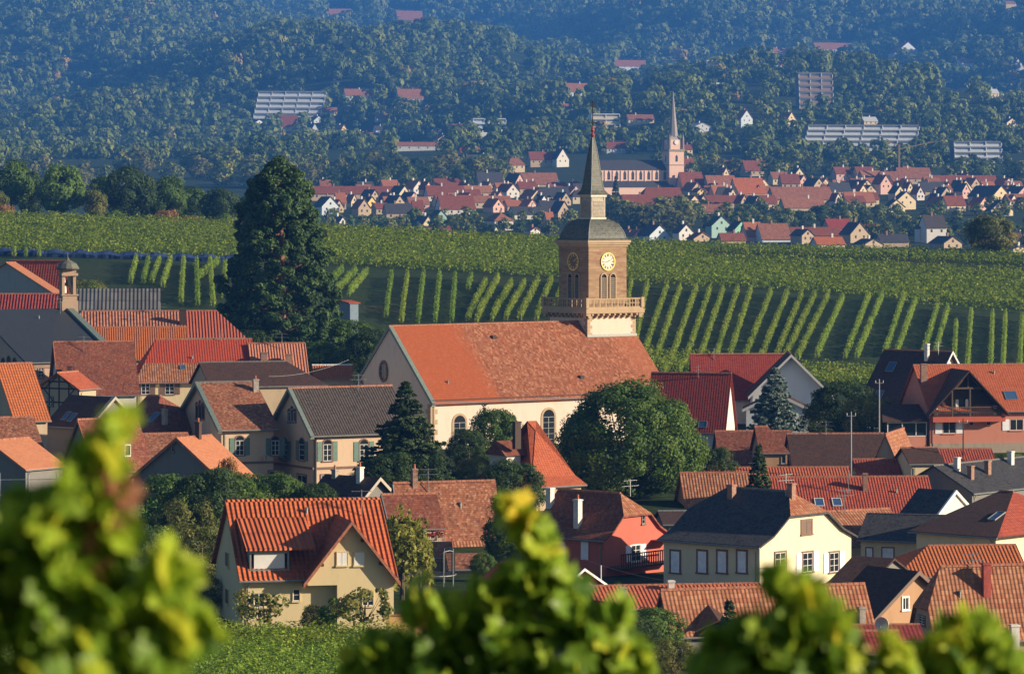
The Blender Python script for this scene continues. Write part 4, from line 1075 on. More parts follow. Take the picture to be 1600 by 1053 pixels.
def bands():
    m, t, b = new_mat('banded_sandstone')
    tc = N(t, 'ShaderNodeTexCoord'); sp = N(t, 'ShaderNodeSeparateXYZ'); L(t, tc.outputs['Object'], sp.inputs[0])
    br = N(t, 'ShaderNodeTexBrick', i_Scale=1.0); br.inputs['Color1'].default_value = (0.38, 0.26, 0.15, 1); br.inputs['Color2'].default_value = (0.29, 0.18, 0.10, 1); br.inputs['Mortar'].default_value = (0.26, 0.17, 0.10, 1)
    br.inputs['Mortar Size'].default_value = .012; br.inputs['Brick Width'].default_value = 1.1; br.inputs['Row Height'].default_value = .36
    cx = N(t, 'ShaderNodeCombineXYZ'); L(t, math_(t, 'ADD', sp.outputs[0], sp.outputs[1]), cx.inputs[0]); L(t, sp.outputs[2], cx.inputs[1]); L(t, cx.outputs[0], br.inputs[0])
    mp = N(t, 'ShaderNodeMapping'); mp.inputs['Scale'].default_value = (.35, .35, 1.6); L(t, tc.outputs['Object'], mp.inputs[0])
    n = N(t, 'ShaderNodeTexNoise', i_Scale=1.0, i_Detail=6.0, i_Roughness=.7); L(t, mp.outputs[0], n.inputs[0])
    f = ramp(t, n.outputs[0], [(0, 0, 0), (1, 1, 1)], [.5, .62])
    L(t, mixc(t, math_(t, 'MULTIPLY', f, .75), br.outputs[0], (0.23, 0.105, 0.06)), b.inputs['Base Color']); b.inputs['Roughness'].default_value = .95
    return m
M_bands = bands()
M_gold = plain('gilded_metal', (0.75, 0.50, 0.12), .35, .5); M_clockf = plain('cream_clock_face', (0.62, 0.58, 0.46), .5, noise=.03); M_clockd = plain('brown_clock_face', (0.20, 0.13, 0.08), .8)
M_num = plain('black_numerals', (0.03, 0.03, 0.035), .5); M_louv = plain('grey_louvre_boards', (0.30, 0.24, 0.18), .9); M_louvl = plain('pale_weathered_louvres', (0.44, 0.38, 0.30), .9, noise=.3, scale=4)
M_lantern = plain('weathered_lantern_boards', (0.42, 0.38, 0.30), .9, noise=.2); M_zincl = plain('pale_lead_cornice', (0.50, 0.48, 0.40), .6, .2)
T_domeslate = tile('dome_slate', [(0.07, 0.075, 0.065), (0.14, 0.145, 0.12), (0.10, 0.105, 0.09)], (0.17, 0.165, 0.12), .5, rough=.55, course=.22, cw=.3)
P_skylitw = plaster('skylit_white_plaster', (0.84, 0.86, 0.88), amt=.2)  # white wall with bluish sky light mixed into its colour
CH = church()

# ------------------------------------------------------------------ villa
def villa():
    h = House('villa', 'sand coloured villa with ribbed orange red roof, shed dormer and big front gable', 'house', 379, 264, 12.5, 614, 338, 905, 782, roof=T_villa, wall=P_villa, oe=.45, og=.30, t=.18, ridge=T_villa)
    # cross gable
    a0, a1 = h.s_of('f', 478), h.s_of('f', 612)
    pr = .75; ac = h.s_of('f', 547); zr = h.zz('f', ac, 812); ze = h.zz('f', (a0 + a1) / 2, 909)
    hw = (a1 - a0) / 2; ac = (a0 + a1) / 2; sl = (zr - ze) / (hw + .35)
    m = MB()
    vr = (zr - h.ze) / ((h.zr - h.ze) / (h.Wd / 2 + h.oe)) - h.oe      # where the cross ridge meets the main slope
    for sg in (-1, 1):
        e = ac + sg * (hw + .35)
        q = [h.l(e, -pr - .55, ze), h.l(ac, -pr - .55, zr), h.l(ac, vr + .1, zr), h.l(e, -.35, ze)]
        uv = [(0, 0), (0, 4.6), (6, 4.6), (2, 0)]
        uv = [(-pr, 0), (-pr, math.hypot(hw, zr - ze)), (vr, math.hypot(hw, zr - ze)), (0, 0)]
        if sg > 0: q = q[::-1]; uv = uv[::-1]
        m.poly(q, uv)
    n0 = len(m.f)
    for fi in range(n0):
        P = [Vector(m.v[i]) for i in m.f[fi]]
        m.poly([p - Vector((0, 0, .17)) for p in P][::-1])
        for i in range(4): m.poly([P[i], P[i] - Vector((0, 0, .17)), P[(i + 1) % 4] - Vector((0, 0, .17)), P[(i + 1) % 4]])
    m.build('gable_roof', T_villa, h.root)
    wz = lambda a: zr - sl * abs(a - ac) - .2
    zl = h.zz('f', a0, 913); a2 = h.s_of('f', 524)
    m = MB(); w_ = MB()
    w_.prism([h.l(a0, -pr, zl), h.l(a2, -pr, zl), h.l(a2, -pr, h.zb - 1), h.l(a1, -pr, h.zb - 1), h.l(a1, -pr, wz(a1)), h.l(ac, -pr, wz(ac)), h.l(a0, -pr, wz(a0))], h.l(0, pr + 1.6, 0) - h.l(0, 0, 0))
    w_.build('gable_wall', P_villa, h.root)
    # barge boards with tile edge and purlin ends
    m = MB()
    for sg in (-1, 1):
        e = ac + sg * (hw + .38)
        m.prism([h.l(e, -pr - .6, ze - .24), h.l(ac, -pr - .6, zr - .24), h.l(ac, -pr - .6, zr + .06), h.l(e, -pr - .6, ze + .06)], h.l(0, .07, 0) - h.l(0, 0, 0))
    m.build('verge', M_ridge, h.root)
    m = MB()
    for t in (-.66, -.2, .25, .66):
        a = ac + t * (hw + .1); z = wz(a) - .12; m.box(a - .09, a + .09, -pr - .5, -pr, z - .12, z + .08, f=lambda x, y, q: h.l(x, y, q))
    m.build('purlin_ends', M_wood, h.root)
    # shed dormer
    d0, d1 = h.s_of('f', 393), h.s_of('f', 452); zt = h.zz('f', d0, 857); zbm = h.zz('f', d0, 889)
    vs = lambda z: (z - h.ze) / ((h.zr - h.ze) / (h.Wd / 2 + h.oe)) - h.oe
    vf = vs(zbm) + .05; k = h.W(d0, vf, 0).y / h.D; zt = CZ + (300 - 857) * h.W(d0, vf, 0).y / F; zbm = CZ + (300 - 889) * h.W(d0, vf, 0).y / F; vf = vs(zbm)
    zt2 = CZ + (300 - 816) * h.W(d0, vf + 2.8, 0).y / F; vb = vs(zt2)
    m = MB()
    m.box(d0, d1, vf, vb + .3, zbm - .3, zbm - .02, f=lambda x, y, q: h.l(x, y, q))
    for a in (d0, d1):
        m.prism([h.l(a - .06, vf, zbm - .02), h.l(a - .06, vf, zt - .14), h.l(a - .06, vb, zt2 - .14), h.l(a - .06, vs(zt2 - .6), zt2 - .9)], (h.l(.12, 0, 0) - h.l(0, 0, 0)))
    m.box(d0, d1, vf, vf + .12, zt - .35, zt - .13, f=lambda x, y, q: h.l(x, y, q))
    m.box(d0 - .06, d1 + .06, vf - .14, vf - .002, zbm - .12, zbm - .02, f=lambda x, y, q: h.l(x, y, q))
    dm = m.build('dormer', M_zinc, h.root)
    m = MB(); e0, e1 = d0 - .35, d1 + 1.9
    m.prism([h.l(e0, vf - .35, zt - .12), h.l(e1, vf - .35, zt - .12), h.l(e1, vb + .2, zt2 + .03), h.l(e0, vb + .2, zt2 + .03)], (0, 0, .14))
    m.uv = [[(p_[0], math.hypot(p_[1], p_[2])) for p_ in [m.v[i] for i in f]] for f in m.f]
    m.build('dormer_roof', T_villa, dm)
    m = MB(); m.box(d0 + .25, d0 + .25 + (d1 - d0 - .5), vf + .05, vf + .09, zbm, zt - .36, f=lambda x, y, q: h.l(x, y, q)); m.build('roller_shutter', M_white, dm)
    # windows
    h.win('f', 524, 540, 861, 881, frame=P_villa, closed=M_white, sur=.06, off=pr); h.win('f', 551, 566, 861, 881, frame=P_villa, closed=M_white, sur=.06, off=pr)
    h.win('f', 397, 412, 926, 948, frame=P_villa, sur=.05); h.win('f', 458, 468, 920, 938, frame=P_villa, sur=.05, bars=(1, 2))
    h.win('f', 563, 580, 922, 944, frame=P_villa, sur=.05, off=pr)
    h.win('l', 353, 358, 863, 884, frame=P_villa, closed=M_shutb, sur=.03); h.win('l', 353, 358, 920, 942, frame=P_villa, closed=M_shutb, sur=.03)
    # plinth strip and terrace
    m = MB(); m.box(a2, a1 + 3.0, -pr - 1.3, -pr - .02, h.zb - 1, h.zb + .30, f=lambda x, y, q: h.l(x, y, q)); m.build('terrace', P_ochre, h.root)
    h.antenna(566, 805, 1.8)
P_ochre = plaster('ochre_render', (0.66, 0.40, 0.14), amt=.3)
villa()
# ochre garden wall and pergola post right of the villa
o = empty('garden_wall', at(640, 262), R_(8), 'low ochre garden wall right of the villa with a pale cover on it', 'wall')
m = MB(); m.box(-1.6, 1.6, -.15, .15, -.6, 1.25); m.build('wall', P_ochre, o); m = MB(); m.box(-1.65, 1.65, -.2, .2, 1.252, 1.33); m.build('coping', M_pot, o)

# ------------------------------------------------------------------ right hand houses
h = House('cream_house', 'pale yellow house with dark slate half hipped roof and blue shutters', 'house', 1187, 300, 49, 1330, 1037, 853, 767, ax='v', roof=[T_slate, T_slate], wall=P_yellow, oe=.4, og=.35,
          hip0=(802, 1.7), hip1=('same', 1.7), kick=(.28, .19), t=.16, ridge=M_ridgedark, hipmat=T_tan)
m_ = h
for x1, x2 in ((1048, 1064), (1090, 1106), (1121, 1137), (1152, 1168)): h.win('l', x1 + 1, x2 - 2, 861, 894, closed=M_blue, sur=.16)
for x1, x2, sh in ((1211, 1227, None), (1254, 1269, M_shutw), (1296, 1310, M_shutw)): h.win('f', x1, x2, 863, 893, shut=sh, sur=.14)
h.win('f', 1253, 1267, 814, 834, closed=M_shutb, sur=.18)
h.chimney(1143, 776, h=1.0, mat=M_brickch)
# the sunlit hip is covered in tan tiles
h.chimney(1237, 772, w=.5, h=.9, mat=M_brickch, pot=0)
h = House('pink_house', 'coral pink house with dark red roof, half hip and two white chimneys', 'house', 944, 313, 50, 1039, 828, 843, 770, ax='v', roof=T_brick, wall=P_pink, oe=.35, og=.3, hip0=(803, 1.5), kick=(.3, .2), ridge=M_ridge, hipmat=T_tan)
h.win('f', 986, 1000, 851, 876, shut=M_shutw, sur=.06, frame=M_white); h.win('f', 1003, 1007, 805, 818, sur=.08, bars=(1, 2))
for x1, x2 in ((872, 884), (908, 920)): h.win('l', x1, x2, 846, 874, closed=M_shutw, sur=.03, frame=P_pink)
h.chimney(903, 822, h=2.2, mat=M_whitech); h.chimney(842, 778, h=1.5, mat=M_whitech, pot=0)
b = MB()      # balcony with fence along the shaded ground floor
a1 = h.Lu; b.box(.4, a1, -1.5, -.02, h.zz('f', 2, 886), h.zz('f', 2, 886) + .15, f=lambda x, y, z: h.l(x, y, z))
zf = h.zz('f', 2, 886) + .15
for k in range(26):
    x = .4 + (a1 - .5) * k / 25; b.box(x, x + .07, -1.48, -1.42, zf, zf + 1.0, f=lambda x, y, z: h.l(x, y, z))
b.box(.4, a1, -1.5, -1.4, zf + 1.0, zf + 1.1, f=lambda x, y, z: h.l(x, y, z)); b.build('balcony', M_wood, h.root)
b = MB(); b.box(a1 - 1.9, a1 + .4, -1.9, -.02, h.zz('f', 5, 846), h.zz('f', 5, 846) + .07, f=lambda x, y, z: h.l(x, y, z)); b.build('red_awning', plain('red_cloth', (.45, .02, .04), .8), h.root)

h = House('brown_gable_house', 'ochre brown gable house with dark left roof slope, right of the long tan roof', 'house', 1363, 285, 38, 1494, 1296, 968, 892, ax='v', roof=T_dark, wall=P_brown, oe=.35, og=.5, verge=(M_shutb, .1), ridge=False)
h.win('f', 1410, 1419, 933, 952, frame=M_white, sur=.1, bars=(2, 1))
h = House('hipped_house', 'house with big weathered tan hipped roof and rust red chimney, bottom right', 'house', 1464, 272, 14, 1650, 1425, 1002, 884, roof=T_tan, wall=P_beige, oe=.35, hip0=(948, 1.2), kick=(.22, .16), ridge=M_ridge)
h.chimney(1540, 924, w=.55, h=2.0, mat=M_redch, pot=0); h.antenna(1520, 893, 1.4)
h.chimney(1586, 1002, w=.6, h=1.1, mat=M_whitech, pot=0)
h.win('l', 1436, 1446, 962, 975, sur=.08)
h = House('red_hipped_house', 'house with bright orange red ribbed roof and pointed left hip, behind the tan hipped house', 'house', 1403, 302, 6, 1602, 1388, 900, 852, roof=T_orange, wall=P_beige, oe=.3, hip0=(None, 3.3), ridge=M_ridge, Lv=8.5)
h = House('shed', 'low dark roofed shed between the cream house and the brown gable house', 'shed', 1345, 296, 52, 1440, 1290, 925, 872, ax='v', roof=T_dark, wall=P_grey, oe=.3, ridge=False)
h = House('tan_roof_house', 'long low house with weathered tan tiled roof and dark left gable, bottom centre', 'house', 1051, 268, 17, 1362, 1024, 994, 921, roof=T_tan, wall=P_grey, oe=.3, og=.25, ridge=M_ridge, verge=(M_ridge, .1))
h.chimney(1345, 972, h=1.1, w=.45, mat=M_greych, pot=0)
def eyebrow(h, px, py, name='dormer'):
    r, a, z = h.find(px, py); m = MB()
    q = lambda x, y, zz: h.Lp(x, y, zz)
    w2 = 1.6; 
    R0 = [q(r - w2, a - 1.2, z - .55), q(r, a - 1.45, z + .15), q(r + w2, a - 1.2, z - .55)]
    T = q(r, a + 1.5, z + 1.35)
    m.poly([R0[0], R0[1], T], [(0, 0), (1.6, .6), (1.6, 3)]); m.poly([R0[1], R0[2], T], [(0, .6), (1.6, 0), (0, 3)])
    o = m.build(name, T_dark, h.roof, solid=.1)
    m = MB(); m.prism([q(r - 1.3, a - .9, z - .9), q(r + 1.3, a - .9, z - .9), q(r, a - .9, z + .05)], q(0, .08, 0) - q(0, 0, 0)); m.build('dormer_front', M_wood, o)
    m = MB(); m.box(r + .25, r + .95, a - .96, a - .9, z - .85, z - .35, f=q); m.build('dormer_window', M_white, o)
eyebrow(h, 1112, 968)
h = House('red_roof_house', 'low house with red interlocking tile roof and two chimneys, right of the white trimmed gable', 'house', 938, 284, 9, 1200, 930, 950, 915, roof=T_redor, wall=P_grey, oe=.3, ridge=M_ridge, Lv=8)
h.chimney(974, 945, w=.5, h=1.35, mat=M_greych, pot=0); h.chimney(1048, 921, w=.45, h=.7, mat=M_whitech, pot=0)
h = House('white_trim_house', 'small house with pinkish front gable trimmed in white and maroon left roof slope', 'house', 846, 284, 46, 965, 728, 945, 888, ax='v', roof=T_wine, wall=P_brown, oe=.3, og=.45, ridge=False)
m = MB()
for sg in (-1, 1):
    W_ = h.Wd; e = -.35 if sg < 0 else W_ + .35
    m.prism([h.Lp(-.52, e, h.ze - .02), h.Lp(-.52, W_ / 2, h.zr + .03), h.Lp(-.52, W_ / 2, h.zr - .16), h.Lp(-.52, e, h.ze - .2)], h.Lp(.06, 0, 0) - h.Lp(0, 0, 0))
m.build('white_verge', M_white, h.roof)
h = House('lean_to', 'small wine red roofed outbuilding at the bottom edge beside a satellite dish', 'shed', 1275, 260, 5, 1412, 1262, 1020, 986, roof=T_wine, wall=P_grey, oe=.2, Lv=6, ridge=M_ridge)
h = House('wine_roof_annex', 'wine red roofed annex directly under the tan roof house chimney', 'shed', 1262, 264, 3, 1440, 1250, 1000, 976, roof=T_wine, wall=P_grey, oe=.2, Lv=5, ridge=M_ridge)
# satellite dish
def dish(px, py, D, label):
    p = at(px, D, py=py); o = empty('satellite_dish', p, R_(-25), label, 'dish'); m = MB()
    for k in range(4):
        r0, r1 = .5 * k / 4, .5 * (k + 1) / 4
        for j in range(16):
            t0, t1 = 2 * math.pi * j / 16, 2 * math.pi * (j + 1) / 16
            q = [(r * math.cos(t), -.02 - r * r * .5 + .12, r * math.sin(t)) for r, t in ((r0, t0), (r1, t0), (r1, t1), (r0, t1))]
            if k == 0: q = q[1:]
            m.poly(q)
    m.build('dish', plain('pale_dish_metal', (.55, .55, .52), .5, .2), o, solid=.02)
    m = MB(); m.tube([(0, .1, 0), (0, .3, -.2), (0, .3, -1.6)], .03, 5); m.tube([(0, .1, -.4), (0, -.4, -.1)], .02, 4); m.box(-.05, .05, -.45, -.35, -.15, -.05); m.build('arm', M_metal, o)
dish(1378, 975, 262, 'round pale satellite dish standing at the foot of the ochre brown gable')

h = House('dark_hipped_house', 'big house with very dark roof slope and one blue skylight at the right edge', 'house', 1556, 316, 48, 1720, 1432, 838, 768, ax='v', roof=T_dark, wall=P_yellow, oe=.5, hip0=(None, 3.6), hip1=(None, 3), ridge=M_ridge, hipmat=T_red)  # shade put into the colour: dark for the unlit slope, red for the lit hip
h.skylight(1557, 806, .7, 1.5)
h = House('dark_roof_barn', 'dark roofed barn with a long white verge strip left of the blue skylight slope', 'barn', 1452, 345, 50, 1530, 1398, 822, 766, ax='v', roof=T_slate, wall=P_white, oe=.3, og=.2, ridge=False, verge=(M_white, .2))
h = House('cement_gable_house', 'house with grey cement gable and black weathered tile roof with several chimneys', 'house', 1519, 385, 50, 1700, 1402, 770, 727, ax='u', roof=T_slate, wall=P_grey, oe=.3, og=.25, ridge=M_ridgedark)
for px, py, mt in ((1492, 728, M_whitech), (1514, 741, M_brickch), (1540, 733, M_brickch), (1577, 718, M_whitech)): h.chimney(px + 3, py + 6, h=1.3, mat=mt, pot=0)
h = House('black_roof_house', 'low black roofed house at the right edge behind the chimneys', 'house', 1560, 405, 20, 1720, 1530, 765, 724, roof=T_slate, wall=P_grey, oe=.3, ridge=M_ridgedark, Lv=9)
h = House('tan_wing_house', 'house with sunlit tan roof and a small dark chimney right of the yellow house', 'house', 1300, 330, 28, 1425, 1290, 853, 800, roof=T_tan, wall=P_yellow, oe=.35, ridge=M_ridge, Lv=8)
h.chimney(1362, 838, w=.5, h=1.3, mat=M_dark, pot=1)
h = House('blue_shutter_house', 'low slate roofed wing with two blue shuttered windows on a shaded wall', 'house', 1492, 326, 72, 1530, 1345, 846, 806, ax='v', roof=T_slate, wall=P_yellow, oe=.4, ridge=M_ridgedark, Lu=7)
for x1, x2 in ((1354, 1363), (1379, 1396)): h.win('l', x1, x2, 856, 879, closed=M_blue, sur=.1)

# ------------------------------------------------------------------ middle right roofs
h = House('skylight_house', 'long house with deep red tiled roof, two skylights and a slim chimney', 'house', 1187, 375, 4, 1460, 1183, 808, 745, roof=T_red, wall=P_beige, oe=.3, ridge=M_ridge, Lv=10)
h.skylight(1279, 785, .8, 1.1, M_white); h.skylight(1308, 785, .8, 1.1, M_white); h.chimney(1352, 764, w=.45, h=1.6, mat=M_brickch, pot=0)
h = House('long_tan_house', 'house with pale orange tan roof half hidden behind the walnut tree', 'house', 1075, 380, 4, 1192, 1070, 800, 738, roof=T_tan, wall=P_beige, oe=.3, ridge=M_ridge, Lv=10)
h = House('long_red_house', 'long low red roof running behind the deep red skylight roof', 'house', 1110, 396, 3, 1332, 1106, 765, 730, roof=T_redor, wall=P_beige, oe=.3, ridge=M_ridge, Lv=9)
h = House('little_red_house', 'small bright red roof in front of the half timbered gable', 'shed', 1343, 402, 3, 1405, 1340, 748, 717, roof=T_red, wall=P_beige, oe=.2, ridge=M_ridge, Lv=6)
h = House('brown_shed', 'small shed with brown roof and cream wall below the chalet', 'shed', 1424, 400, 10, 1472, 1412, 724, 699, roof=T_dark, wall=P_cream, oe=.2, ridge=M_ridge, Lv=6)
h = House('low_red_house', 'low red roof directly under the pink chalet', 'shed', 1472, 418, 3, 1553, 1468, 724, 701, roof=T_red, wall=P_stone, oe=.2, ridge=M_ridge, Lv=6)
h = House('timber_gable_barn', 'narrow barn with sunlit half timbered gable and tan roof', 'barn', 1397, 412, 74, 1425, 1370, 716, 678, roof=T_tan, wall=P_beige, oe=.2, og=.2, ridge=M_ridge)
h = House('dark_long_barn', 'long barn with shade-darkened brown roof below the conifers on the right', 'barn', 1242, 428, 3, 1388, 1238, 733, 677, roof=T_dark, wall=P_brown, oe=.3, ridge=M_ridge, Lv=10)  # dark tile colour carries the shade over this barn roof
h = House('brick_roof_barn', 'barn with dark brick coloured plain tile roof right of the walnut tree', 'barn', 1128, 432, 3, 1240, 1124, 732, 673, roof=T_brick, wall=P_beige, oe=.3, ridge=M_ridge, Lv=10)
h = House('small_porch_house', 'little house with scalloped brown roof edge in front of the dark long barn', 'house', 1190, 422, 6, 1230, 1182, 707, 666, roof=T_brick, wall=P_brown, oe=.25, ridge=M_ridge, Lv=6, hip1=(None, 1.6))
h.win('f', 1221, 1227, 711, 724, sur=.05, bars=(1, 1))
h = House('wine_roof_house', 'house with large wine red roof and a white gable sliver right of the church', 'house', 1131, 450, 76, 1148, 1012, 676, 583, ax='v', roof=T_wine, wall=P_white, oe=.35, og=.3, ridge=M_ridge)
h.skylight(1098, 663, .9, .7)
h = House('red_white_house', 'red roofed house with a long roof behind the wine red one, beside the blue spruce', 'house', 1085, 512, 6, 1232, 1078, 625, 553, roof=T_wine, wall=P_white, oe=.4, og=.3, ridge=M_ridge)
h = House('white_gable_house', 'house with tall bluish white gable and white verge behind the blue spruce', 'house', 1296, 500, 88, 1302, 1176, 620, 554, Lu=11, roof=T_dark, wall=P_skylitw, oe=.6, og=.9, t=.22, ridge=M_ridge, verge=(M_white, .1))
h = House('white_annex', 'small cream annex with low gable in front of the bluish white gable', 'shed', 1262, 488, 86, 1270, 1166, 640, 614, Lu=6, roof=T_dark, wall=P_skylitw, oe=.5, og=.5, t=.2, ridge=False, verge=(M_white, .1))
h = House('steep_dark_house', 'house with big steep dark roof slope and blue skylights behind the pink chalet', 'house', 1432, 500, 54, 1530, 1338, 655, 549, ax='v', roof=T_dark, wall=P_white, oe=.4, og=.7, ridge=M_ridge, verge=(M_white, .1))
h.skylight(1393, 573, 1.1, 1.6); h.skylight(1373, 617, 1.1, 1.6); h.chimney(1448, 560, w=.6, h=2.0, mat=M_whitech, pot=0)
def chalet():
    h = House('pink_chalet', 'rose pink chalet with bright red roof and a dark timber balcony gable', 'house', 1453, 455, 12, 1720, 1408, 643, 570, roof=T_redor2, wall=P_rose, oe=.5, og=.3, ridge=M_ridge)
    a0, a1 = h.s_of('f', 1449), h.s_of('f', 1567); ac = (a0 + a1) / 2; hw = (a1 - a0) / 2; pr = 1.1
    zr = h.zz('f', ac, 578); ze = h.zz('f', ac, 644); sl = (zr - ze) / hw
    k = (h.zr - h.ze) / (h.Wd / 2 + h.oe); vr = (zr - h.ze) / k - h.oe
    m = MB()
    for sg in (-1, 1):
        e = ac + sg * (hw + .3); q = [h.l(e, -pr - .5, ze - .2), h.l(ac, -pr - .5, zr), h.l(ac, vr + .1, zr), h.l(e, -.3, ze - .2)]
        H_ = math.hypot(hw, zr - ze); uv = [(-pr, 0), (-pr, H_), (vr, H_), (0, 0)]
        m.poly(q, uv); m.poly([p - Vector((0, 0, .2)) for p in q][::-1])
        for i in range(4): m.poly([q[i], q[i] - Vector((0, 0, .2)), q[(i + 1) % 4] - Vector((0, 0, .2)), q[(i + 1) % 4]])
    m.build('gable_roof', T_dark, h.root)
    m = MB(); wz = lambda a: zr - sl * abs(a - ac) - .25
    zf = h.zz('f', ac, 650)
    m.prism([h.l(a0 + .5, .3, zf), h.l(a1 - .5, .3, zf), h.l(a1 - .5, .3, wz(a1 - .5)), h.l(ac, .3, wz(ac)), h.l(a0 + .5, .3, wz(a0 + .5))], h.l(0, .3, 0) - h.l(0, 0, 0)); m.build('gable_wall', M_wood, h.root)
    m = MB()      # timber frame, railing, posts, tie beam with struts
    zb2 = zr - (zr - ze) * .42
    m.box(ac - hw * .42, ac + hw * .42, -pr - .1, -pr + .1, zb2 - .1, zb2 + .1, f=lambda x, y, z: h.l(x, y, z))
    for t in (-.2, 0, .2): m.prism([h.l(ac + t * .2 - .07, -pr, zr - .5), h.l(ac + t * .2 + .07, -pr, zr - .5), h.l(ac + t * hw * 1.6 + .07, -pr, zb2), h.l(ac + t * hw * 1.6 - .07, -pr, zb2)], h.l(0, .12, 0) - h.l(0, 0, 0))
    for x in (ac - hw * .42, ac + hw * .05): m.box(x - .08, x + .08, -pr - .06, -pr + .1, zf, zb2, f=lambda x, y, z: h.l(x, y, z))
    for k_ in range(34):
        x = a0 + .7 + (2 * hw - 1.4) * k_ / 33; m.box(x, x + .05, -pr - .08, -pr - .03, zf + .1, zf + 1.05, f=lambda x, y, z: h.l(x, y, z))
    m.box(a0 + .6, a1 - .6, -pr - .12, -pr, zf + 1.05, zf + 1.17, f=lambda x, y, z: h.l(x, y, z))
    m.build('balcony_frame', M_wood2, h.root)
    m = MB(); m.box(a0 + .3, a1 - .1, -pr - .15, -.02, zf - .62, zf, f=lambda x, y, z: h.l(x, y, z)); m.build('balcony_beam', P_redbeam, h.root)
    o = h.win('f', 1492, 1512, 606, 640, frame=M_wood, sur=.1, off=-.12 + .0) if False else None
    m = MB(); x = ac - .3; m.box(x - 1.2, x + 1.2, -.06, -.02, zf + .1, zf + 2.1, f=lambda x, y, z: h.l(x, y, z)); fo = m.build('balcony_door', GLASS, h.root)
    m = MB()
    for x0 in (x - .9, x + .3):
        m = MB(); m.box(x0, x0 + .35, -.09, -.065, zf + .5, zf + 2.0, f=lambda x, y, z: h.l(x, y, z)); m.build('curtain', M_white, fo)
    pass
    for sg in (-1, 1): 
        m = MB(); x = ac + sg * (hw - 1.0); m.box(x - .22, x + .22, -.2, -.02, zf + .1, zf + 1.2, f=lambda x, y, z: h.l(x, y, z)); m.build('side_pillar', M_white, h.root)
    h.win('f', 1473, 1493, 659, 677, frame=P_rose, shut=M_shutw, sur=.05, bars=(2, 1)); h.win('f', 1514, 1521, 657, 665, frame=P_rose, sur=.04, bars=(1, 1)); h.win('f', 1541, 1548, 656, 664, frame=P_rose, sur=.04, bars=(1, 1))
    h.win('f', 1578, 1598, 655, 672, frame=P_rose, shut=M_shutw, sur=.05, bars=(2, 1))
    h.skylight(1578, 618, 1.4, 1.3); h.chimney(1444, 598, w=.75, h=2.3, mat=M_brickch, pot=0)
    m = MB(); m.box(.0, h.Lu, -.05, -.01, h.zb - 1, h.zz('f', 5, 692), f=lambda x, y, z: h.l(x, y, z)); m.build('plinth', P_stone, h.root)
    # glazed veranda on the left
    v = MB(); z0, z1 = zpy(684, 452), zpy(663, 452)
    v.box(-5.2, -.3, .2, 3.2, h.zb - .5, z0, f=lambda x, y, z: h.l(x, y, z)); vo = v.build('veranda', P_rose, h.root)
    g = MB(); g.box(-5.1, -.4, .3, 3.1, z0, z1, f=lambda x, y, z: h.l(x, y, z)); g.build('veranda_glass', GLASS, vo)
    g = MB()
    for x in (-5.2, -3.4, -1.7, -.4): g.box(x, x + .1, .2, .3, z0, z1, f=lambda x, y, z: h.l(x, y, z))
    g.box(-5.2, -.3, .2, .3, z1, z1 + .1, f=lambda x, y, z: h.l(x, y, z)); g.box(-5.2, -.3, .2, .3, z0, z0 + .08, f=lambda x, y, z: h.l(x, y, z)); g.build('veranda_frame', M_white, vo)
    g = MB(); q = [h.l(-5.9, -.2, z1 + .15), h.l(-.1, -.2, z1 + .15), h.l(-.1, 4.0, z1 + 1.9), h.l(-4.8, 4.0, z1 + 1.9)]
    g.prism(q, (0, 0, .12)); g.build('veranda_roof', T_dark, vo)
T_redor2 = tile('chalet_bright_red_tiles', [(0.37, 0.085, 0.038), (0.48, 0.125, 0.052), (0.42, 0.10, 0.044)], (0.33, 0.09, 0.045), .3, rib=.2, ribw=.3, cw=.3)
M_wood2 = plain('balcony_timber', (0.11, 0.065, 0.04), .8); P_redbeam = plaster('brick_red_beam_paint', (0.50, 0.11, 0.06), amt=.3)
chalet()

h = House('low_dark_house', 'low dark roof between the pink house and the yellow house with a pale metal edge', 'house', 1040, 350, 4, 1100, 1036, 818, 798, roof=T_dark, wall=P_grey, oe=.2, ridge=M_zinc, Lv=8)

# ------------------------------------------------------------------ timber framing helper
def timber(h, face, x1, x2, ytop, ybot, n=4, name='timber_frame', base=None):
    """posts, rails and braces laid 3 cm proud of a gable wall between picture columns x1..x2"""
    a1, a2 = sorted((h.s_of(face, x1), h.s_of(face, x2))); m = MB()
    z0 = h.zz(face, (a1 + a2) / 2, ybot); z1 = h.zz(face, (a1 + a2) / 2, ytop); c = (a1 + a2) / 2
    top = lambda a: z0 + max(.1, (z1 - z0) * (1 - abs(a - c) / ((a2 - a1) / 2 + .01)))
    def bar(p, q, w=.09):
        d = Vector((q[0] - p[0], q[1] - p[1])).normalized(); nx, nz = -d.y * w, d.x * w
        m.prism([h.fp(face, a, .0, z) for a, z in ((p[0] - nx, p[1] - nz), (q[0] - nx, q[1] - nz), (q[0] + nx, q[1] + nz), (p[0] + nx, p[1] + nz))], h.fp(face, 0, .04, 0) - h.fp(face, 0, 0, 0))
    for k in range(n + 1):
        a = a1 + (a2 - a1) * k / n; bar((a, h.zb), (a, top(a) - .15))
    for z in (z0, z0 - 1.6, z0 + (z1 - z0) * .45):
        wd = (a2 - a1) / 2 * (1 if z <= z0 else .55); bar((c - wd, z), (c + wd, z))
    for sg in (-1, 1): bar((c + sg * .3, top(c) - .4), (c + sg * (a2 - a1) * .36, z0), .07); bar((c + sg * (a2 - a1) * .12, z0 - 1.6), (c + sg * (a2 - a1) * .4, z0), .07)
    m.build(name, M_wood, h.root)

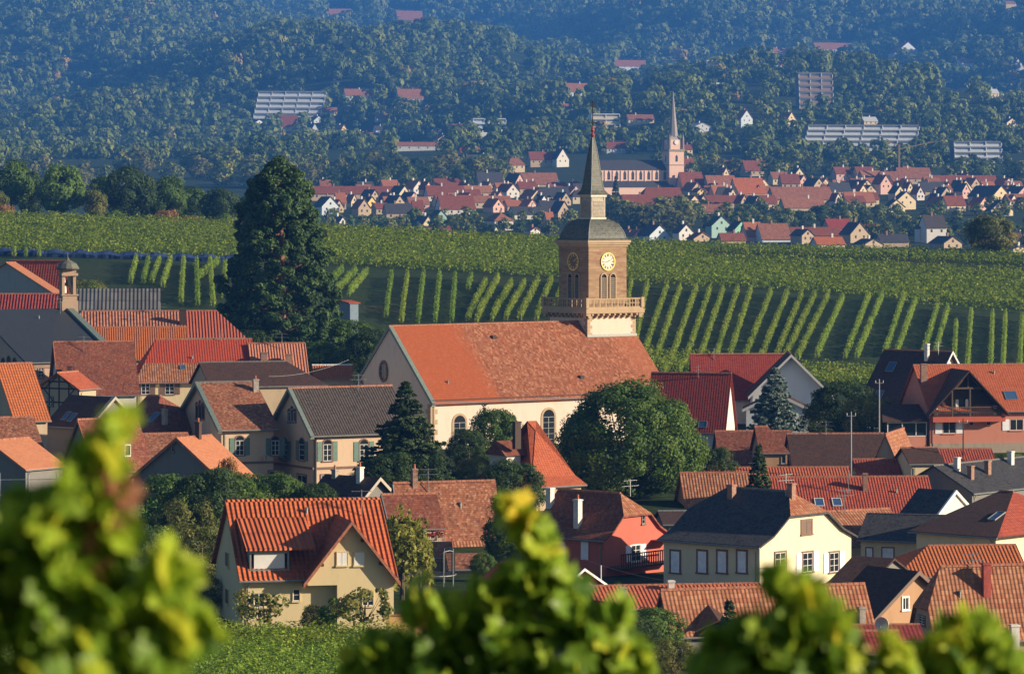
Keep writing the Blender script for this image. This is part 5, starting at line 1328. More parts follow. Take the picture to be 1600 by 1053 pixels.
T_orangesm = tile('smooth_orange_tiles', [(0.50, 0.19, 0.09), (0.58, 0.23, 0.115), (0.54, 0.21, 0.10)], (0.40, 0.16, 0.09), .3, rib=.2, ribw=.3, cw=.3)
T_slateflat = tile('smooth_dark_slate', [(0.032, 0.038, 0.046), (0.045, 0.052, 0.06), (0.038, 0.044, 0.052)], None, rough=.55, bumpd=.02)
T_redlat = tile('bright_ribbed_red_tiles', [(0.30, 0.05, 0.03), (0.42, 0.08, 0.04)], (0.26, .07, .05), .3, rib=.9, ribw=.42, cw=.42, course=.5, bumpd=.08)
T_winelat = tile('ribbed_wine_tiles', [(0.20, 0.03, 0.03), (0.28, 0.05, 0.04)], (0.2, .06, .05), .4, rib=.9, ribw=.42, cw=.42, course=.5, bumpd=.08)
T_patch = tile('patched_red_brown_tiles', [(0.30, 0.10, 0.06), (0.46, 0.20, 0.12), (0.36, 0.12, 0.07)], (0.20, 0.09, 0.06), .5, rib=.9, ribw=.42, cw=.42, course=.5, bumpd=.07, moss=.3, split=[(13.5, .3, (0.38, .075, .04), .75)])
T_brightred = tile('fresh_red_tiles', [(0.38, 0.055, 0.028), (0.46, 0.075, 0.035), (0.42, 0.065, 0.03)], (0.30, .05, .03), .3, rib=.4, ribw=.32, cw=.32)
T_redpale = tile('pale_red_pantiles', [(0.44, 0.15, 0.09), (0.54, 0.22, 0.13), (0.48, 0.17, 0.10)], (0.32, 0.14, 0.09), .4, rib=.9, ribw=.36, cw=.36, bumpd=.07, moss=.2)
P_hall = plaster('pinkish_sandstone_wall', (0.52, 0.36, 0.26), amt=.5); P_stone2 = plaster('weathered_bellcote_stone', (0.36, 0.25, 0.17), amt=.9)
P_greyl = plaster('light_grey_render', (0.40, 0.38, 0.34)); M_beige = plain('beige_painted_board', (0.44, 0.38, 0.30), .8); M_capz = plain('dark_verdigris_cap', (0.13, 0.13, 0.10), .7)
M_blueshed = plain('blue_grey_boards', (0.16, 0.22, 0.28), .8)
# ------------------------------------------------------------------ the school buildings left of the church
h = House('school_building', 'apricot plastered building with brown plain tile roof half in shade and green shutters, left of its twin', 'building', 346, 393, 22, 427, 279, 671, 597, roof=T_brown, wall=P_school, oe=.5, og=.5, t=.22, ridge=M_ridgedark, verge=(M_greenzinc, .45))
h.root['label'] = 'apricot building with half shaded brown roof, left of its grey roofed twin'
h.win('f', 368, 381, 688, 711, shut=M_green, arch=True, sash=M_white, sur=.12); h.win('f', 424, 436, 688, 711, shut=M_green, arch=True, sur=.12)
h.win('f', 377, 389, 739, 765, sur=.14); h.win('f', 420, 429, 736, 765, sur=.14, bars=(1, 2))
for d in (-5, 0, 5): h.win('l', 313 + d - 1.6, 313 + d + 1.6, 634 - (3 if d == 0 else 0), 654, arch=True, sur=.1, bars=(1, 1), sash=M_trim)
def band(h, py, faces='fl'):
    z = h.zz('f', 0, py); m = MB()
    m.box(-.08, h.Lu, -.08, -.002, z - .12, z + .12, f=lambda x, y, q: h.l(x, y, q)); m.box(-.08, -.002, -.002, h.Lv, z - .12, z + .12, f=lambda x, y, q: h.l(x, y, q)); m.build('string_course', M_trim, h.root)
band(h, 724)
# wall lantern
m = MB(); p = h.fp('f', h.s_of('f', 412), .5, h.zz('f', 4, 713)); m.frustum(p.x, p.y, p.z - .4, p.z + .1, .10, .22, 6); m.frustum(p.x, p.y, p.z + .1, p.z + .35, .26, .02, 6); m.tube([p + Vector((0, 0, .2)), h.fp('f', h.s_of('f', 412), 0, h.zz('f', 4, 711))], .03, 5); m.build('wall_lantern', M_metal, h.root)
h.chimney(412, 604, h=1.2, mat=M_greych)
h2 = House('school_building', 'apricot building with steep grey ribbed roof, just left of the dark spruce', 'building', 489, 392, 29, 640, 425, 680, 606, roof=T_school, wall=P_school, oe=.5, og=.5, t=.22, ridge=M_ridgepale if 'M_ridgepale' in globals() else M_ridge, verge=(M_greenzinc, .45))
h = h2
for x1, x2 in ((505, 518), (562, 575)): h.win('f', x1, x2, 694, 720, shut=M_green, arch=True, sur=.13)
for x1, x2 in ((441, 449), (468, 476)): h.win('l', x1, x2, 694, 719, shut=M_green, arch=True, sur=.12, bars=(1, 3))
for x1, x2 in ((438, 450), (465, 479)): h.win('l', x1, x2, 742, 768, sur=.13, bars=(2, 2))
for x1, x2 in ((502, 514), (560, 572)): h.win('f', x1, x2, 742, 768, sur=.13)
for d in (-4.5, 0, 4.5): h.win('l', 456.5 + d - 1.6, 456.5 + d + 1.6, 643 - (4 if d == 0 else 0), 659, arch=True, sur=.1, bars=(1, 1), sash=M_white)
band(h, 732)
m = MB(); q = h.s_of('f', 492); m.tube([h.fp('f', .25, .12, h.clipz(0)), h.fp('f', .25, .12, h.zb)], .07, 6); m.build('downpipe', M_wood, h.root)

# ------------------------------------------------------------------ left group
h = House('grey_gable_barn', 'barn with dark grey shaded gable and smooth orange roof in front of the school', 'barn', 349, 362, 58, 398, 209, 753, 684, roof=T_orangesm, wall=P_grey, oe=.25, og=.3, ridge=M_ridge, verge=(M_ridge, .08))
h.win('l', 296, 312, 742, 765, frame=M_wood, sur=.05); h.win('l', 268, 272, 697, 706, sur=.05, bars=(1, 1)); h.chimney(310, 683, w=.4, h=1.5, mat=M_wood, pot=1)
h = House('brown_hipped_house', 'house with dark slope carrying two blue skylights and a brown sunlit hip', 'house', 238, 398, 52, 336, 184, 678, 618, ax='v', roof=T_brick, wall=P_stone, oe=.3, hip0=(None, 3.4), ridge=M_ridge)
h.skylight(206, 648, .7, 1.5); h.skylight(240, 652, .7, 1.5); h.chimney(276, 670, w=.4, h=1.0, mat=M_greych)
h = House('brown_skirt_roof', 'low brown tiled roof under the hip of the two skylight house', 'shed', 205, 388, 18, 300, 200, 712, 678, roof=T_brown, wall=P_stone, oe=.3, Lv=6, ridge=M_ridge)
h = House('brown_window_barn', 'dark brown tiled barn with one small white roof window, left of the grey gable', 'barn', 150, 374, 37, 236, 100, 738, 655, roof=T_brick, wall=P_stone, oe=.3, ridge=M_ridge, verge=(M_ridge, .1))
m = MB(); r, a, z = h.find(192, 705); m.box(r - .35, r + .35, a - .9, a + .6, z - .5, z + .7, f=lambda x, y, q: h.Lp(x, y, q)); o = m.build('roof_window', M_white, h.roof); m = MB(); m.box(r - .27, r + .27, a - .93, a - .905, z - .35, z + .6, f=lambda x, y, q: h.Lp(x, y, q)); m.build('pane', GLASS, o)
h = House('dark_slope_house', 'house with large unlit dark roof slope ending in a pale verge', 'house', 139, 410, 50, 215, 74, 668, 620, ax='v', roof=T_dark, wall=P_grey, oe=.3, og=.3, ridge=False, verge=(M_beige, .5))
h.skylight(104, 650, .6, 1.2); h.skylight(113, 652, .6, 1.2)
h = House('half_timbered_house', 'small half timbered gable house between the orange roof and the big brown roof', 'house', 124, 446, 62, 150, 61, 608, 582, roof=T_redor, wall=P_beige, oe=.3, og=.5, ridge=M_ridge)
timber(h, 'l', 62, 123, 583, 607)
h.win('l', 76, 83, 620, 634, frame=M_wood, sur=.08)
h = House('big_brown_house', 'house with big brown plain tile roof and pale right verge, behind the half timbered gable', 'house', 96, 470, 15, 213, 80, 618, 534, roof=T_brick, wall=P_white, oe=.3, og=.4, ridge=M_ridge, verge=(M_ridge, .1))
h.chimney(109, 592, w=.45, d=.4, h=1.6, mat=M_wood, pot=0); h.antenna(131, 550, 2.0)
h = House('orange_roof_house', 'house with bright orange ribbed roof at the left edge', 'house', 24, 402, 30, 74, -30, 658, 568, roof=T_orange, wall=P_beige, oe=.4, og=.3, ridge=M_ridge)
h = House('orange_gable_barn', 'barn with salmon orange roof and dark gable at the left edge, beside a metal scaffold', 'barn', 40, 345, 56, 98, -70, 733, 688, roof=T_orangesm, wall=P_grey, oe=.25, og=.3, ridge=M_ridge)
h = House('brown_edge_house', 'brown roofed house peeping out between the two orange roofs at the left edge', 'house', 5, 378, 20, 66, -30, 708, 652, roof=T_brown, wall=P_stone, oe=.3, og=.3, ridge=M_ridge, verge=(M_ridge, .1))
o = empty('scaffold', at(4, 330), R_(10), 'thin metal scaffold frame in front of the salmon orange roof', 'scaffold'); m = MB()
for x in (-.2, 2.2, 4.6, 5.0):
    m.tube([(x, 0, 0), (x, 0, 6.8)], .035, 5)
for z in (3.2, 4.9, 6.2): m.tube([(-.2, 0, z), (5.0, 0, z)], .03, 5)
m.build('poles', M_metal, o)
# slate hall with bellcote
def hall():
    h = House('slate_hall', 'long hall with smooth dark slate roof, stone gables and a tall stone bellcote', 'building', 40, 478, 30, 182, -110, 566, 484, roof=T_slateflat, wall=P_hall, oe=.35, og=.1, t=.25, ridge=False)
    L_, W = h.Ln, h.Wd
    m = MB()      # raised parapet on the right gable
    for (a, za), (b, zb_) in zip(h.full, h.full[1:]):
        m.prism([h.Lp(L_ - .1, a, za - .4), h.Lp(L_ - .1, b, zb_ - .4), h.Lp(L_ - .1, b, zb_ + .35), h.Lp(L_ - .1, a, za + .35)], h.Lp(.9, 0, 0) - h.Lp(0, 0, 0))
    m.build('gable_parapet', M_greenzinc, h.root)
    c = h.Lp(L_ + .35, W / 2, h.zr); zq = lambda py: zpy(py, h.W(L_, W / 2, 0).y) - h.zb
    m = MB(); B = lambda w_, d_, z0, z1: m.box(c.x - w_, c.x + w_, c.y - d_, c.y + d_, z0, z1)
    B(1.15, .8, -1, zq(470)); B(1.0, .7, zq(470), zq(462)); B(1.2, .85, zq(462), zq(460))
    for sx in (-.78, .78): m.box(c.x + sx - .2, c.x + sx + .2, c.y - .45, c.y + .45, zq(460), zq(431))
    B(1.15, .75, zq(431), zq(427)); B(.95, .6, zq(427), zq(421))
    bc = m.build('bellcote', P_stone2, h.root)
    m = MB(); m.frustum(c.x, c.y, zq(421), zq(419), 1.45, 1.55, 12); m.frustum(c.x, c.y, zq(419), zq(412), 1.5, 1.15, 12); m.frustum(c.x, c.y, zq(412), zq(407), 1.15, .45, 12); m.frustum(c.x, c.y, zq(407), zq(403), .3, .12, 8); m.frustum(c.x, c.y, zq(403), zq(395), .09, .03, 6)
    m.build('cap', M_capz, bc)
    m = MB(); m.frustum(c.x, c.y, zq(447), zq(441), .52, .3, 10); m.frustum(c.x, c.y, zq(441), zq(437), .3, .1, 10); m.build('bell', M_dark, bc)
    for d in (-9, 0, 9): h.win('l', 14 + d - 2.5, 14 + d + 2.5, 566 - (3 if d == 0 else 0), 580, arch=True, sur=.1, bars=(1, 1), sash=M_trim)
    h.win('f', 60, 68, 573, 590, sur=.1, arch=True)
    m = MB(); z = h.clipz(0); m.box(0, L_, -.12, -.002, z - .9, z - .35, f=lambda x, y, q: h.l(x, y, q)); m.build('cornice', P_stone2, h.root)
hall()
h = House('far_red_house', 'house with red ribbed roof and thin sunlit gable, highest at the left', 'house', 93, 600, 76, 104, 14, 458, 407, ax='v', roof=T_redlat, wall=P_white, oe=.3, og=.35, ridge=M_ridge)
h = House('grey_wall_house', 'house with grey shaded gable and orange verge, left of the red ribbed roof', 'house', 84, 590, 52, 90, -60, 458, 410, roof=T_orangesm, wall=P_greyl, oe=.2, og=.3, ridge=M_ridge, Lu=1.6)
h = House('long_wine_roof', 'long low wine red roof at the left edge behind the slate hall', 'house', -20, 530, 3, 104, -24, 487, 459, roof=T_winelat, wall=P_beige, oe=.2, ridge=M_ridge, Lv=8)
h = House('corrugated_barn', 'barn with grey corrugated roof below the vine rows', 'barn', 122, 585, 5, 248, 118, 484, 451, roof=T_corr, wall=P_beige, oe=.2, ridge=False, Lv=9)
h = House('long_rear_house', 'long house with red and brown patched roof and a tall dark chimney, nearest the sequoia', 'house', 132, 520, 7, 381, 128, 528, 486, roof=T_patch, wall=P_beige, oe=.3, hip1=(None, 3.4), ridge=M_ridge, Lv=11)
h.chimney(285, 506, w=.9, d=.6, h=2.0, mat=M_wood, pot=0)
h = House('low_orange_house', 'low orange ribbed roof between the slate hall and the bright red roof', 'house', 150, 505, 7, 291, 140, 562, 511, roof=T_orange, wall=P_beige, oe=.2, ridge=M_ridge, Lv=11)
h = House('bright_red_house', 'house with bright red upper roof, paler lower skirt and cream wall with brown shutters', 'house', 216, 482, 9, 397, 207, 597, 530, roof=[T_brightred, T_tan], wall=P_cream, oe=.5, hip0=(None, 2.6), kick=(.42, .44), ridge=M_ridge)
for x1, x2 in ((221, 234), (258, 272)): h.win('f', x1, x2, 599, 616, shut=M_shutb, sur=.08)
h.skylight(286, 574, .6, .7)
h = House('red_wing_house', 'lower wing with pale red tiles joining the bright red roof on its right', 'house', 397, 484, 9, 480, 394, 592, 536, roof=T_redpale, wall=P_cream, oe=.4, ridge=M_ridge, Lv=10)
h.chimney(412, 566, w=.8, h=1.3, mat=M_brickch, pot=0); h.chimney(452, 569, w=.8, h=1.3, mat=M_brickch, pot=0)
h = House('shaded_brown_house', 'shaded brown roof with a small lit hip between the school roofs and the red wing', 'house', 330, 452, 18, 508, 318, 604, 566, roof=T_dark, wall=P_beige, oe=.3, hip1=(None, 3.5), ridge=M_ridgedark, Lv=10)  # darker tile colour stands in for the shade lying on this roof
h = House('little_orange_roof', 'little bright orange roof left of the church gable', 'shed', 493, 474, 6, 549, 488, 592, 570, roof=T_orange, wall=P_beige, oe=.2, ridge=M_white, Lv=5)
h = House('blue_shed', 'blue grey timber shed with rusty lean-to roof beside the vines, right of the sequoia', 'shed', 547, 600, 35, 560, 521, 473, 469, roof=T_redor, wall=M_blueshed, oe=.2, ridge=False, gutter=False)

# ------------------------------------------------------------------ centre
h = House('farm_house', 'farmhouse with large old brown plain tile roof behind the willow', 'house', 632, 334, 19, 783, 606, 862, 754, roof=[T_brown, T_tan], wall=P_beige, oe=.35, og=.3, kick=(.20, .13), ridge=M_ridge, verge=(M_zinc, .08))
h.chimney(647, 753, w=.45, h=1.2, mat=M_brickch)
h.antenna(669, 770, 2.2)
# front wing with balcony
w_ = House('farm_wing', 'low front wing of old brown tiles with a flowered balcony behind the willow', 'house', 612, 327, 17, 690, 606, 826, 772, roof=T_brick, wall=P_beige, oe=.3, og=.25, ridge=M_ridge, Lv=5, verge=(M_zinc, .08))
w_.win('f', 664, 680, 822, 842, frame=M_wood, sur=.08)
m = MB(); a0 = w_.s_of('f', 648); a1 = w_.s_of('f', 690); z = w_.zz('f', 4, 846)
m.box(a0, a1, -1.2, -.01, z - .2, z, f=lambda x, y, q: w_.l(x, y, q))
for k in range(14): x = a0 + (a1 - a0 - .06) * k / 13; m.box(x, x + .05, -1.18, -1.13, z, z + .85, f=lambda x, y, q: w_.l(x, y, q))
m.box(a0, a1, -1.2, -1.1, z + .85, z + .95, f=lambda x, y, q: w_.l(x, y, q)); bo = m.build('balcony', M_beige, w_.root)
rng = np.random.default_rng(9); C = np.array([w_.l(a0 + (a1 - a0) * rng.random(), -1.2 + rng.normal(0, .1), z + .75 + rng.normal(0, .14)) for _ in range(220)])
o = bpy.data.objects.new('flowers', quad_mesh('flowers', cards(C, rng.normal(0, 1, (220, 3)), .14, rng), rng.random(220), leafmat('red_geraniums', [(.5, .02, .03), (.7, .05, .05), (.08, .12, .03)], [0, .7, 1]))); COL.objects.link(o); o.parent = bo
h = House('yard_shed', 'small shed with brown pantile roof behind the trampoline', 'shed', 706, 312, 8, 758, 700, 888, 864, roof=T_brown, wall=P_beige, oe=.25, ridge=False, Lv=4)
h = House('yard_annex', 'small lean-to with brown pantile roof left of the trampoline shed', 'shed', 680, 322, 8, 704, 676, 870, 846, roof=T_tan, wall=P_beige, oe=.2, ridge=False, Lv=3, verge=(M_zinc, .06))
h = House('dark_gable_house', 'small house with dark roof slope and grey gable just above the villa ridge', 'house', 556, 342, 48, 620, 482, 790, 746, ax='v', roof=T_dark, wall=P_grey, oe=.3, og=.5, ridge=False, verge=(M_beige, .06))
h.chimney(562, 752, w=.5, h=1.3, mat=M_whitech); h.chimney(523, 745, w=.4, h=.7, mat=M_greych)
h = House('orange_pyramid_house', 'house with steep orange red flared hip and dark left slope behind the walnut tree', 'house', 838, 374, 36, 908, 752, 760, 657, roof=T_redor2, wall=P_beige, oe=.4, hip0=(None, 3.4), hip1=(None, 3.2), kick=(.25, .14), ridge=M_ridge)
h.chimney(806, 690, w=.7, h=2.0, mat=M_wood, pot=0)
m = MB(); a0 = h.s_of('l', 790); z = h.zz('l', a0, 745)
m.box(-.9, .8, a0 - 1.4, a0 + 1.4, z, z + 2.4, f=lambda x, y, q: h.l(x, y, q)); dm = m.build('dormer', P_white, h.root)
m = MB(); m.prism([h.l(-1.3, a0 - 1.8, z + 2.2), h.l(-1.3, a0, z + 3.6), h.l(-1.3, a0 + 1.8, z + 2.2)], h.l(4.2, 0, 0) - h.l(0, 0, 0)); m.build('dormer_roof', T_brick, dm)
# trampoline with safety net
o = empty('trampoline', at(676, 303), 0, 'round garden trampoline with black safety net on a metal frame', 'trampoline')
m = MB(); n = 20; Rr = 1.85
for k in range(n): m.tube([(Rr * math.cos(2 * math.pi * k / n), Rr * math.sin(2 * math.pi * k / n), .85), (Rr * math.cos(2 * math.pi * (k + 1) / n), Rr * math.sin(2 * math.pi * (k + 1) / n), .85)], .045, 5)
m.build('frame_ring', M_metal, o)
for k in range(4):
    m = MB(); a = math.pi / 4 + k * math.pi / 2; da = .28
    for s_ in (-da, da): m.tube([(Rr * math.cos(a + s_), Rr * math.sin(a + s_), 0), (Rr * math.cos(a + s_), Rr * math.sin(a + s_), 2.75)], .035, 6)
    m.tube([(Rr * math.cos(a - da), Rr * math.sin(a - da), 2.75), (Rr * 1.02 * math.cos(a), Rr * 1.02 * math.sin(a), 2.85), (Rr * math.cos(a + da), Rr * math.sin(a + da), 2.75)], .035, 6)
    m.build('leg', M_metal, o)
m = MB(); m.frustum(0, 0, .82, .84, Rr - .15, Rr - .15, 24); m.build('mat', M_dark, o)
m = MB()
for k in range(72):
    t = 2 * math.pi * k / 72; x, y = (Rr - .1) * math.cos(t), (Rr - .1) * math.sin(t)
    m.tube([(x, y, .85), (x, y, 2.55)], .010 if k % 6 else .03, 3)
for z in np.linspace(.95, 2.55, 16):
    for k in range(36): t0, t1 = 2 * math.pi * k / 36, 2 * math.pi * (k + 1) / 36; m.tube([((Rr - .1) * math.cos(t0), (Rr - .1) * math.sin(t0), z), ((Rr - .1) * math.cos(t1), (Rr - .1) * math.sin(t1), z)], .008, 3)
m.build('safety_net', M_dark, o)

# ------------------------------------------------------------------ utility pole, wires
def pole(px, D, H, label, wood=False):
    o = empty('utility_pole', at(px, D), 0, label, 'pole'); m = MB(); m.frustum(0, 0, -.4, H, .10, .06, 8); m.build('pole', M_wood if wood else M_metal, o)
    m = MB(); m.box(-.5, .5, -.04, .04, H - .5, H - .42)
    m.build('crossarm', M_metal, o)
    for x in (-.44, 0, .44):
        m = MB(); m.frustum(x, 0, H - .38, H - .15, .05, .04, 6); m.build('insulator', M_whitech, o)
    return o
pole(1330, 398, 8.6, 'tall slim pole rising in front of the dark long barn'); pole(1505, 402, 7.6, 'dark pole in front of the pink chalet', True); pole(1374, 446, 9.3, 'grey pole left of the chalet veranda'); pole(1241, 296, 6.0, 'short pale pole beside the pink house corner') if False else None
def wire(p, q, sag, label, name='cable'):
    m = MB(); P = []
    for k in range(15):
        t = k / 14; v = p.lerp(q, t); v.z -= sag * 4 * t * (1 - t); P.append(v - p)
    m.tube(P, .014, 4); o = m.build(name, M_zinc); o.location = p; tag(o, label, 'cable')
wire(at(905, 305, py=870), at(1050, 296, py=908), .25, 'pale cable sagging across the shaded side of the pink house')
wire(at(1236, 400, py=703), at(1330, 398, py=722), .1, 'cable from the porch house to the slim pole')
wire(at(1185, 292, py=945), at(1395, 315, py=872), .3, 'cable running up from the tan roof to the blue shuttered wing')
wire(at(420, 446, py=588), at(545, 452, py=562), .5, 'cable over the dark roofs left of the church gable')
o = empty('cable_post', at(939, 298), 0, 'slim white post in front of the pink house corner', 'post'); m = MB(); m.tube([(0, 0, 0), (0, 0, zpy(883, 298) - tz((939 - 800) * 298 / F, 298))], .05, 6); m.build('post', M_white, o); m = MB(); m.box(-.12, .12, -.12, .12, 0, .08); m.build('foot', M_metal, o)

# ------------------------------------------------------------------ village trees
def sequoia():
    rng = np.random.default_rng(61); H = 31.5; C = []; Nn = []; R = []; m = MB()
    prof = lambda f: float(np.interp(f, [0, .12, .3, .45, .6, .75, .86, .94, .975, 1], [9.3, 9.2, 8.7, 7.7, 6.5, 5.4, 4.4, 2.9, 1.7, .3]))
    m.tube([(0, 0, -1), (0, 0, 4), (.2, 0, 16), (0, 0, 30)], [1.5, 1.0, .6, .06], 10)
    n = 980
    for k in range(n):
        f = ((k + rng.random()) / n) ** .95; z = H * (.02 + .965 * f); a = rng.random() * 6.28; rr = prof(f) * rng.uniform(.62, 1.0) * (1 + .10 * math.sin(3 * a + z * .8) + .07 * math.sin(5 * a - z * .5))
        cr = rng.uniform(.55, 1.15) * (1.0 if f < .9 else .7); c = np.array([rr * math.cos(a), rr * math.sin(a), z - .12 * rr])
        q = int(150 * cr * cr); d = rng.normal(0, 1, (q, 3)) + np.array([math.cos(a), math.sin(a), .55]) * .9; d /= np.linalg.norm(d, axis=1)[:, None]
        C.append(c + d * (cr * rng.uniform(.55, 1.15, q))[:, None] * np.array([1, 1, .75])); Nn.append(d + np.array([0, 0, .3])); s = rng.random(); R.append(np.clip(.5 * s + .5 * rng.random(q), 0, 1))
        if k % 9 == 0: m.tube([(0, 0, z - 1), (c[0] * .55, c[1] * .55, z - 1.2), tuple(c)], [.16, .10, .03], 5)
    C = np.concatenate(C); V = cards(C, np.concatenate(Nn), .30, rng, aspect=1.8, jitter=.45)
    me = quad_mesh('sequoia_crown', V, np.concatenate(R), LM_sequoia); t = m.build('trunk', M_redbark); tm = t.data; bpy.data.objects.remove(t); TREES['sequoia'] = (me, tm)
M_redbark = plain('reddish_sequoia_bark', (0.20, 0.09, 0.06), .95, noise=.4)
sequoia()
put_tree('sequoia', 'giant_sequoia', 'giant dark sequoia towering behind the red roofs', 'tree', 437, 560)
conifer_mesh('spruce', 13, 13.2, 34000, .26, LM_spruce, 62, droop=.26, whorls=30, power=1.0, open_=.16, layers=10)
put_tree('spruce', 'spruce_tree', 'dark spruce with drooping branches in front of the church corner', 'tree', 634, 381, sc_=.95, wx=1.12, rz=.6)
conifer_mesh('blue', 10.5, 8.6, 24000, .24, LM_blue, 63, droop=.10, whorls=26, power=.8, open_=.12)
put_tree('blue', 'blue_spruce', 'silvery blue spruce in front of the white gable', 'tree', 1211, 445, sc_=1.02, rz=1.1)
conifer_mesh('thin', 5, 2.6, 2600, .22, LM_spruce, 64, droop=.12, whorls=14, power=.9)
tree_meshes('walnut', 'ovoid', 12.6, 15.4, 52000, .20, LM_mid, 71, -.04, 290, .085, r0=.4, nl=18)
put_tree('walnut', 'walnut_tree', 'broad green walnut tree hiding the right end of the church', 'tree', 986, 392, sc_=1.0, wx=1.06, rz=2.0)
tree_meshes('dtree', 'round', 8, 8, 15000, .17, LM_dark, 72, .06, 110, .115)
tree_meshes('mtree', 'round', 7, 7, 14000, .16, LM_mid, 73, .07, 110, .115)
tree_meshes('ltree', 'round', 6, 6, 10000, .15, LM_light, 74, .08, 80, .125)
tree_meshes('otree', 'round', 6, 6.5, 9000, .14, LM_olive, 75, .10, 80, .125)
VT = [('dtree', 'yew_tree', 'dark bushy tree right of the blue spruce', 1318, 470, 1.0, 1.1), ('otree', 'small_tree', 'olive tinted tree left of the pink chalet veranda', 1362, 462, 1.15, .9), ('dtree', 'yew_tree', 'dark low tree between the blue spruce and the dark bushy tree', 1282, 478, .6, 1.1),
      ('ltree', 'bush', 'light bush left of the blue spruce foot', 1165, 448, .42, 1.0), ('mtree', 'bush', 'green bush at the right foot of the blue spruce', 1204, 440, .38, 1.0),
      ('dtree', 'yew_tree', 'dark low yew spreading below the dark spruce', 608, 376, .70, 1.2), ('dtree', 'yew_tree', 'dark yew at the right foot of the dark spruce', 668, 378, .66, 1.1),
      ('mtree', 'small_tree', 'leafy tree between the second church window and the steep orange hip', 778, 430, 1.0, .95), ('dtree', 'small_tree', 'dark tree under the church downpipe', 733, 424, .62, 1.1), ('otree', 'bush', 'yellowish bush left of the dark slope of the steep orange roof', 742, 398, .62, 1.0),
      ('dtree', 'small_tree', 'dark tree in shade behind the large old brown roof', 800, 360, .75, 1.1), ('mtree', 'small_tree', 'small tree behind the right rake of the large old brown roof', 790, 340, .72, .9),
      ('mtree', 'garden_tree', 'green shrub mass right of the sequoia foot', 545, 560, 1.25, 1.1), ('dtree', 'garden_tree', 'dark shrub mass between the sequoia and the church gable', 582, 545, 1.1, 1.0), ('mtree', 'garden_tree', 'green tree at the very foot of the sequoia', 500, 548, .9, 1.2), ('dtree', 'garden_tree', 'dark tree at the left foot of the sequoia', 392, 552, .9, 1.0),
      ('otree', 'small_tree', 'brown green tree in front of the corrugated roof end', 225, 572, 1.15, 1.1), ('otree', 'small_tree', 'olive bush right of the corrugated barn', 262, 572, .95, 1.1), ('dtree', 'small_tree', 'dark shrub in front of the corrugated roof', 165, 572, .72, 1.3), ('mtree', 'small_tree', 'dark green garden tree in front of the long wine red roof', 50, 512, 1.15, .65), ('ltree', 'bush', 'light green bush on the grass behind the bellcote', 145, 620, 1.0, 1.2), ('otree', 'dry_bush', 'pale dry thicket behind the bellcote', 138, 640, .9, 1.3),
      # gardens left of the villa
      ('ltree', 'fruit_tree', 'light green fruit tree under the grey gable, leftmost of the garden', 222, 322, 1.0, 1.0), ('mtree', 'fruit_tree', 'green fruit tree directly under the grey gable', 262, 330, 1.0, 1.0), ('otree', 'fruit_tree', 'brownish fruit tree in the middle of the garden', 290, 318, .95, .9), ('dtree', 'fruit_tree', 'dark fruit tree left of the villa roof', 325, 322, 1.0, .95), ('mtree', 'fruit_tree', 'green fruit tree behind the left rake of the villa', 352, 330, 1.02, 1.0),
      ('ltree', 'fruit_tree', 'light apple tree on the grass left of the villa', 256, 298, .82, 1.05), ('otree', 'fruit_tree', 'olive apple tree between grass and villa wall', 316, 296, .9, .95), ('dtree', 'fruit_tree', 'dark bush beside the blurred vine, left of the grass', 205, 292, .7, 1.0), ('otree', 'bush', 'dry brown bush at the left corner of the villa', 318, 274, .52, .9), ('otree', 'bush', 'straggly bush left of the lawn', 205, 275, .62, 1.0), ('mtree', 'bush', 'green shrub left of the dry brown bush', 240, 276, .55, 1.1),
      ('mtree', 'garden_tree', 'green treetop behind the villa ridge, left part', 430, 345, .85, 1.0), ('dtree', 'garden_tree', 'dark treetop behind the villa ridge, right part', 490, 338, .68, 1.0), ('mtree', 'garden_tree', 'green treetop above the villa left corner', 385, 345, .85, 1.0),
      ('mtree', 'shrub', 'large green shrub left of the long tan roof gable', 1022, 262, .52, 1.2), ('otree', 'shrub', 'olive shrub below the long tan roof gable', 1050, 252, .45, 1.2), ('dtree', 'shrub', 'dark shrub between centre vine and tan roof', 990, 256, .42, 1.1), ('mtree', 'bush', 'small bush right of the trampoline', 756, 306, .34, .9), ('dtree', 'hedge_bush', 'dark low bush left of the trampoline', 635, 306, .38, 1.4), ('dtree', 'garden_tree', 'dark tree under the porch house, right of the walnut', 1120, 400, .6, .9), ('ltree', 'bush', 'green planter bush at the foot of the pink chalet', 1575, 425, .42, 1.4), ('mtree', 'garden_tree', 'tree at the shaded side of the pink house', 800, 318, .7, 1.0)]
for key, nm, lab, px, D, s, wx in VT: put_tree(key, nm, lab, 'bush' if 'bush' in nm or 'shrub' in nm else 'tree', px, D, sc_=s, wx=wx)
put_tree('thin', 'young_spruce', 'small pointed conifer in front of the pale orange tan roof', 'tree', 1186, 368, sc_=1.0, z=zpy(775, 368)); 
put_tree('thin', 'young_spruce', 'thin dark conifer in front of the long tan roof', 'tree', 1139, 258, sc_=1.0, z=tz(14.5, 258) + .2)
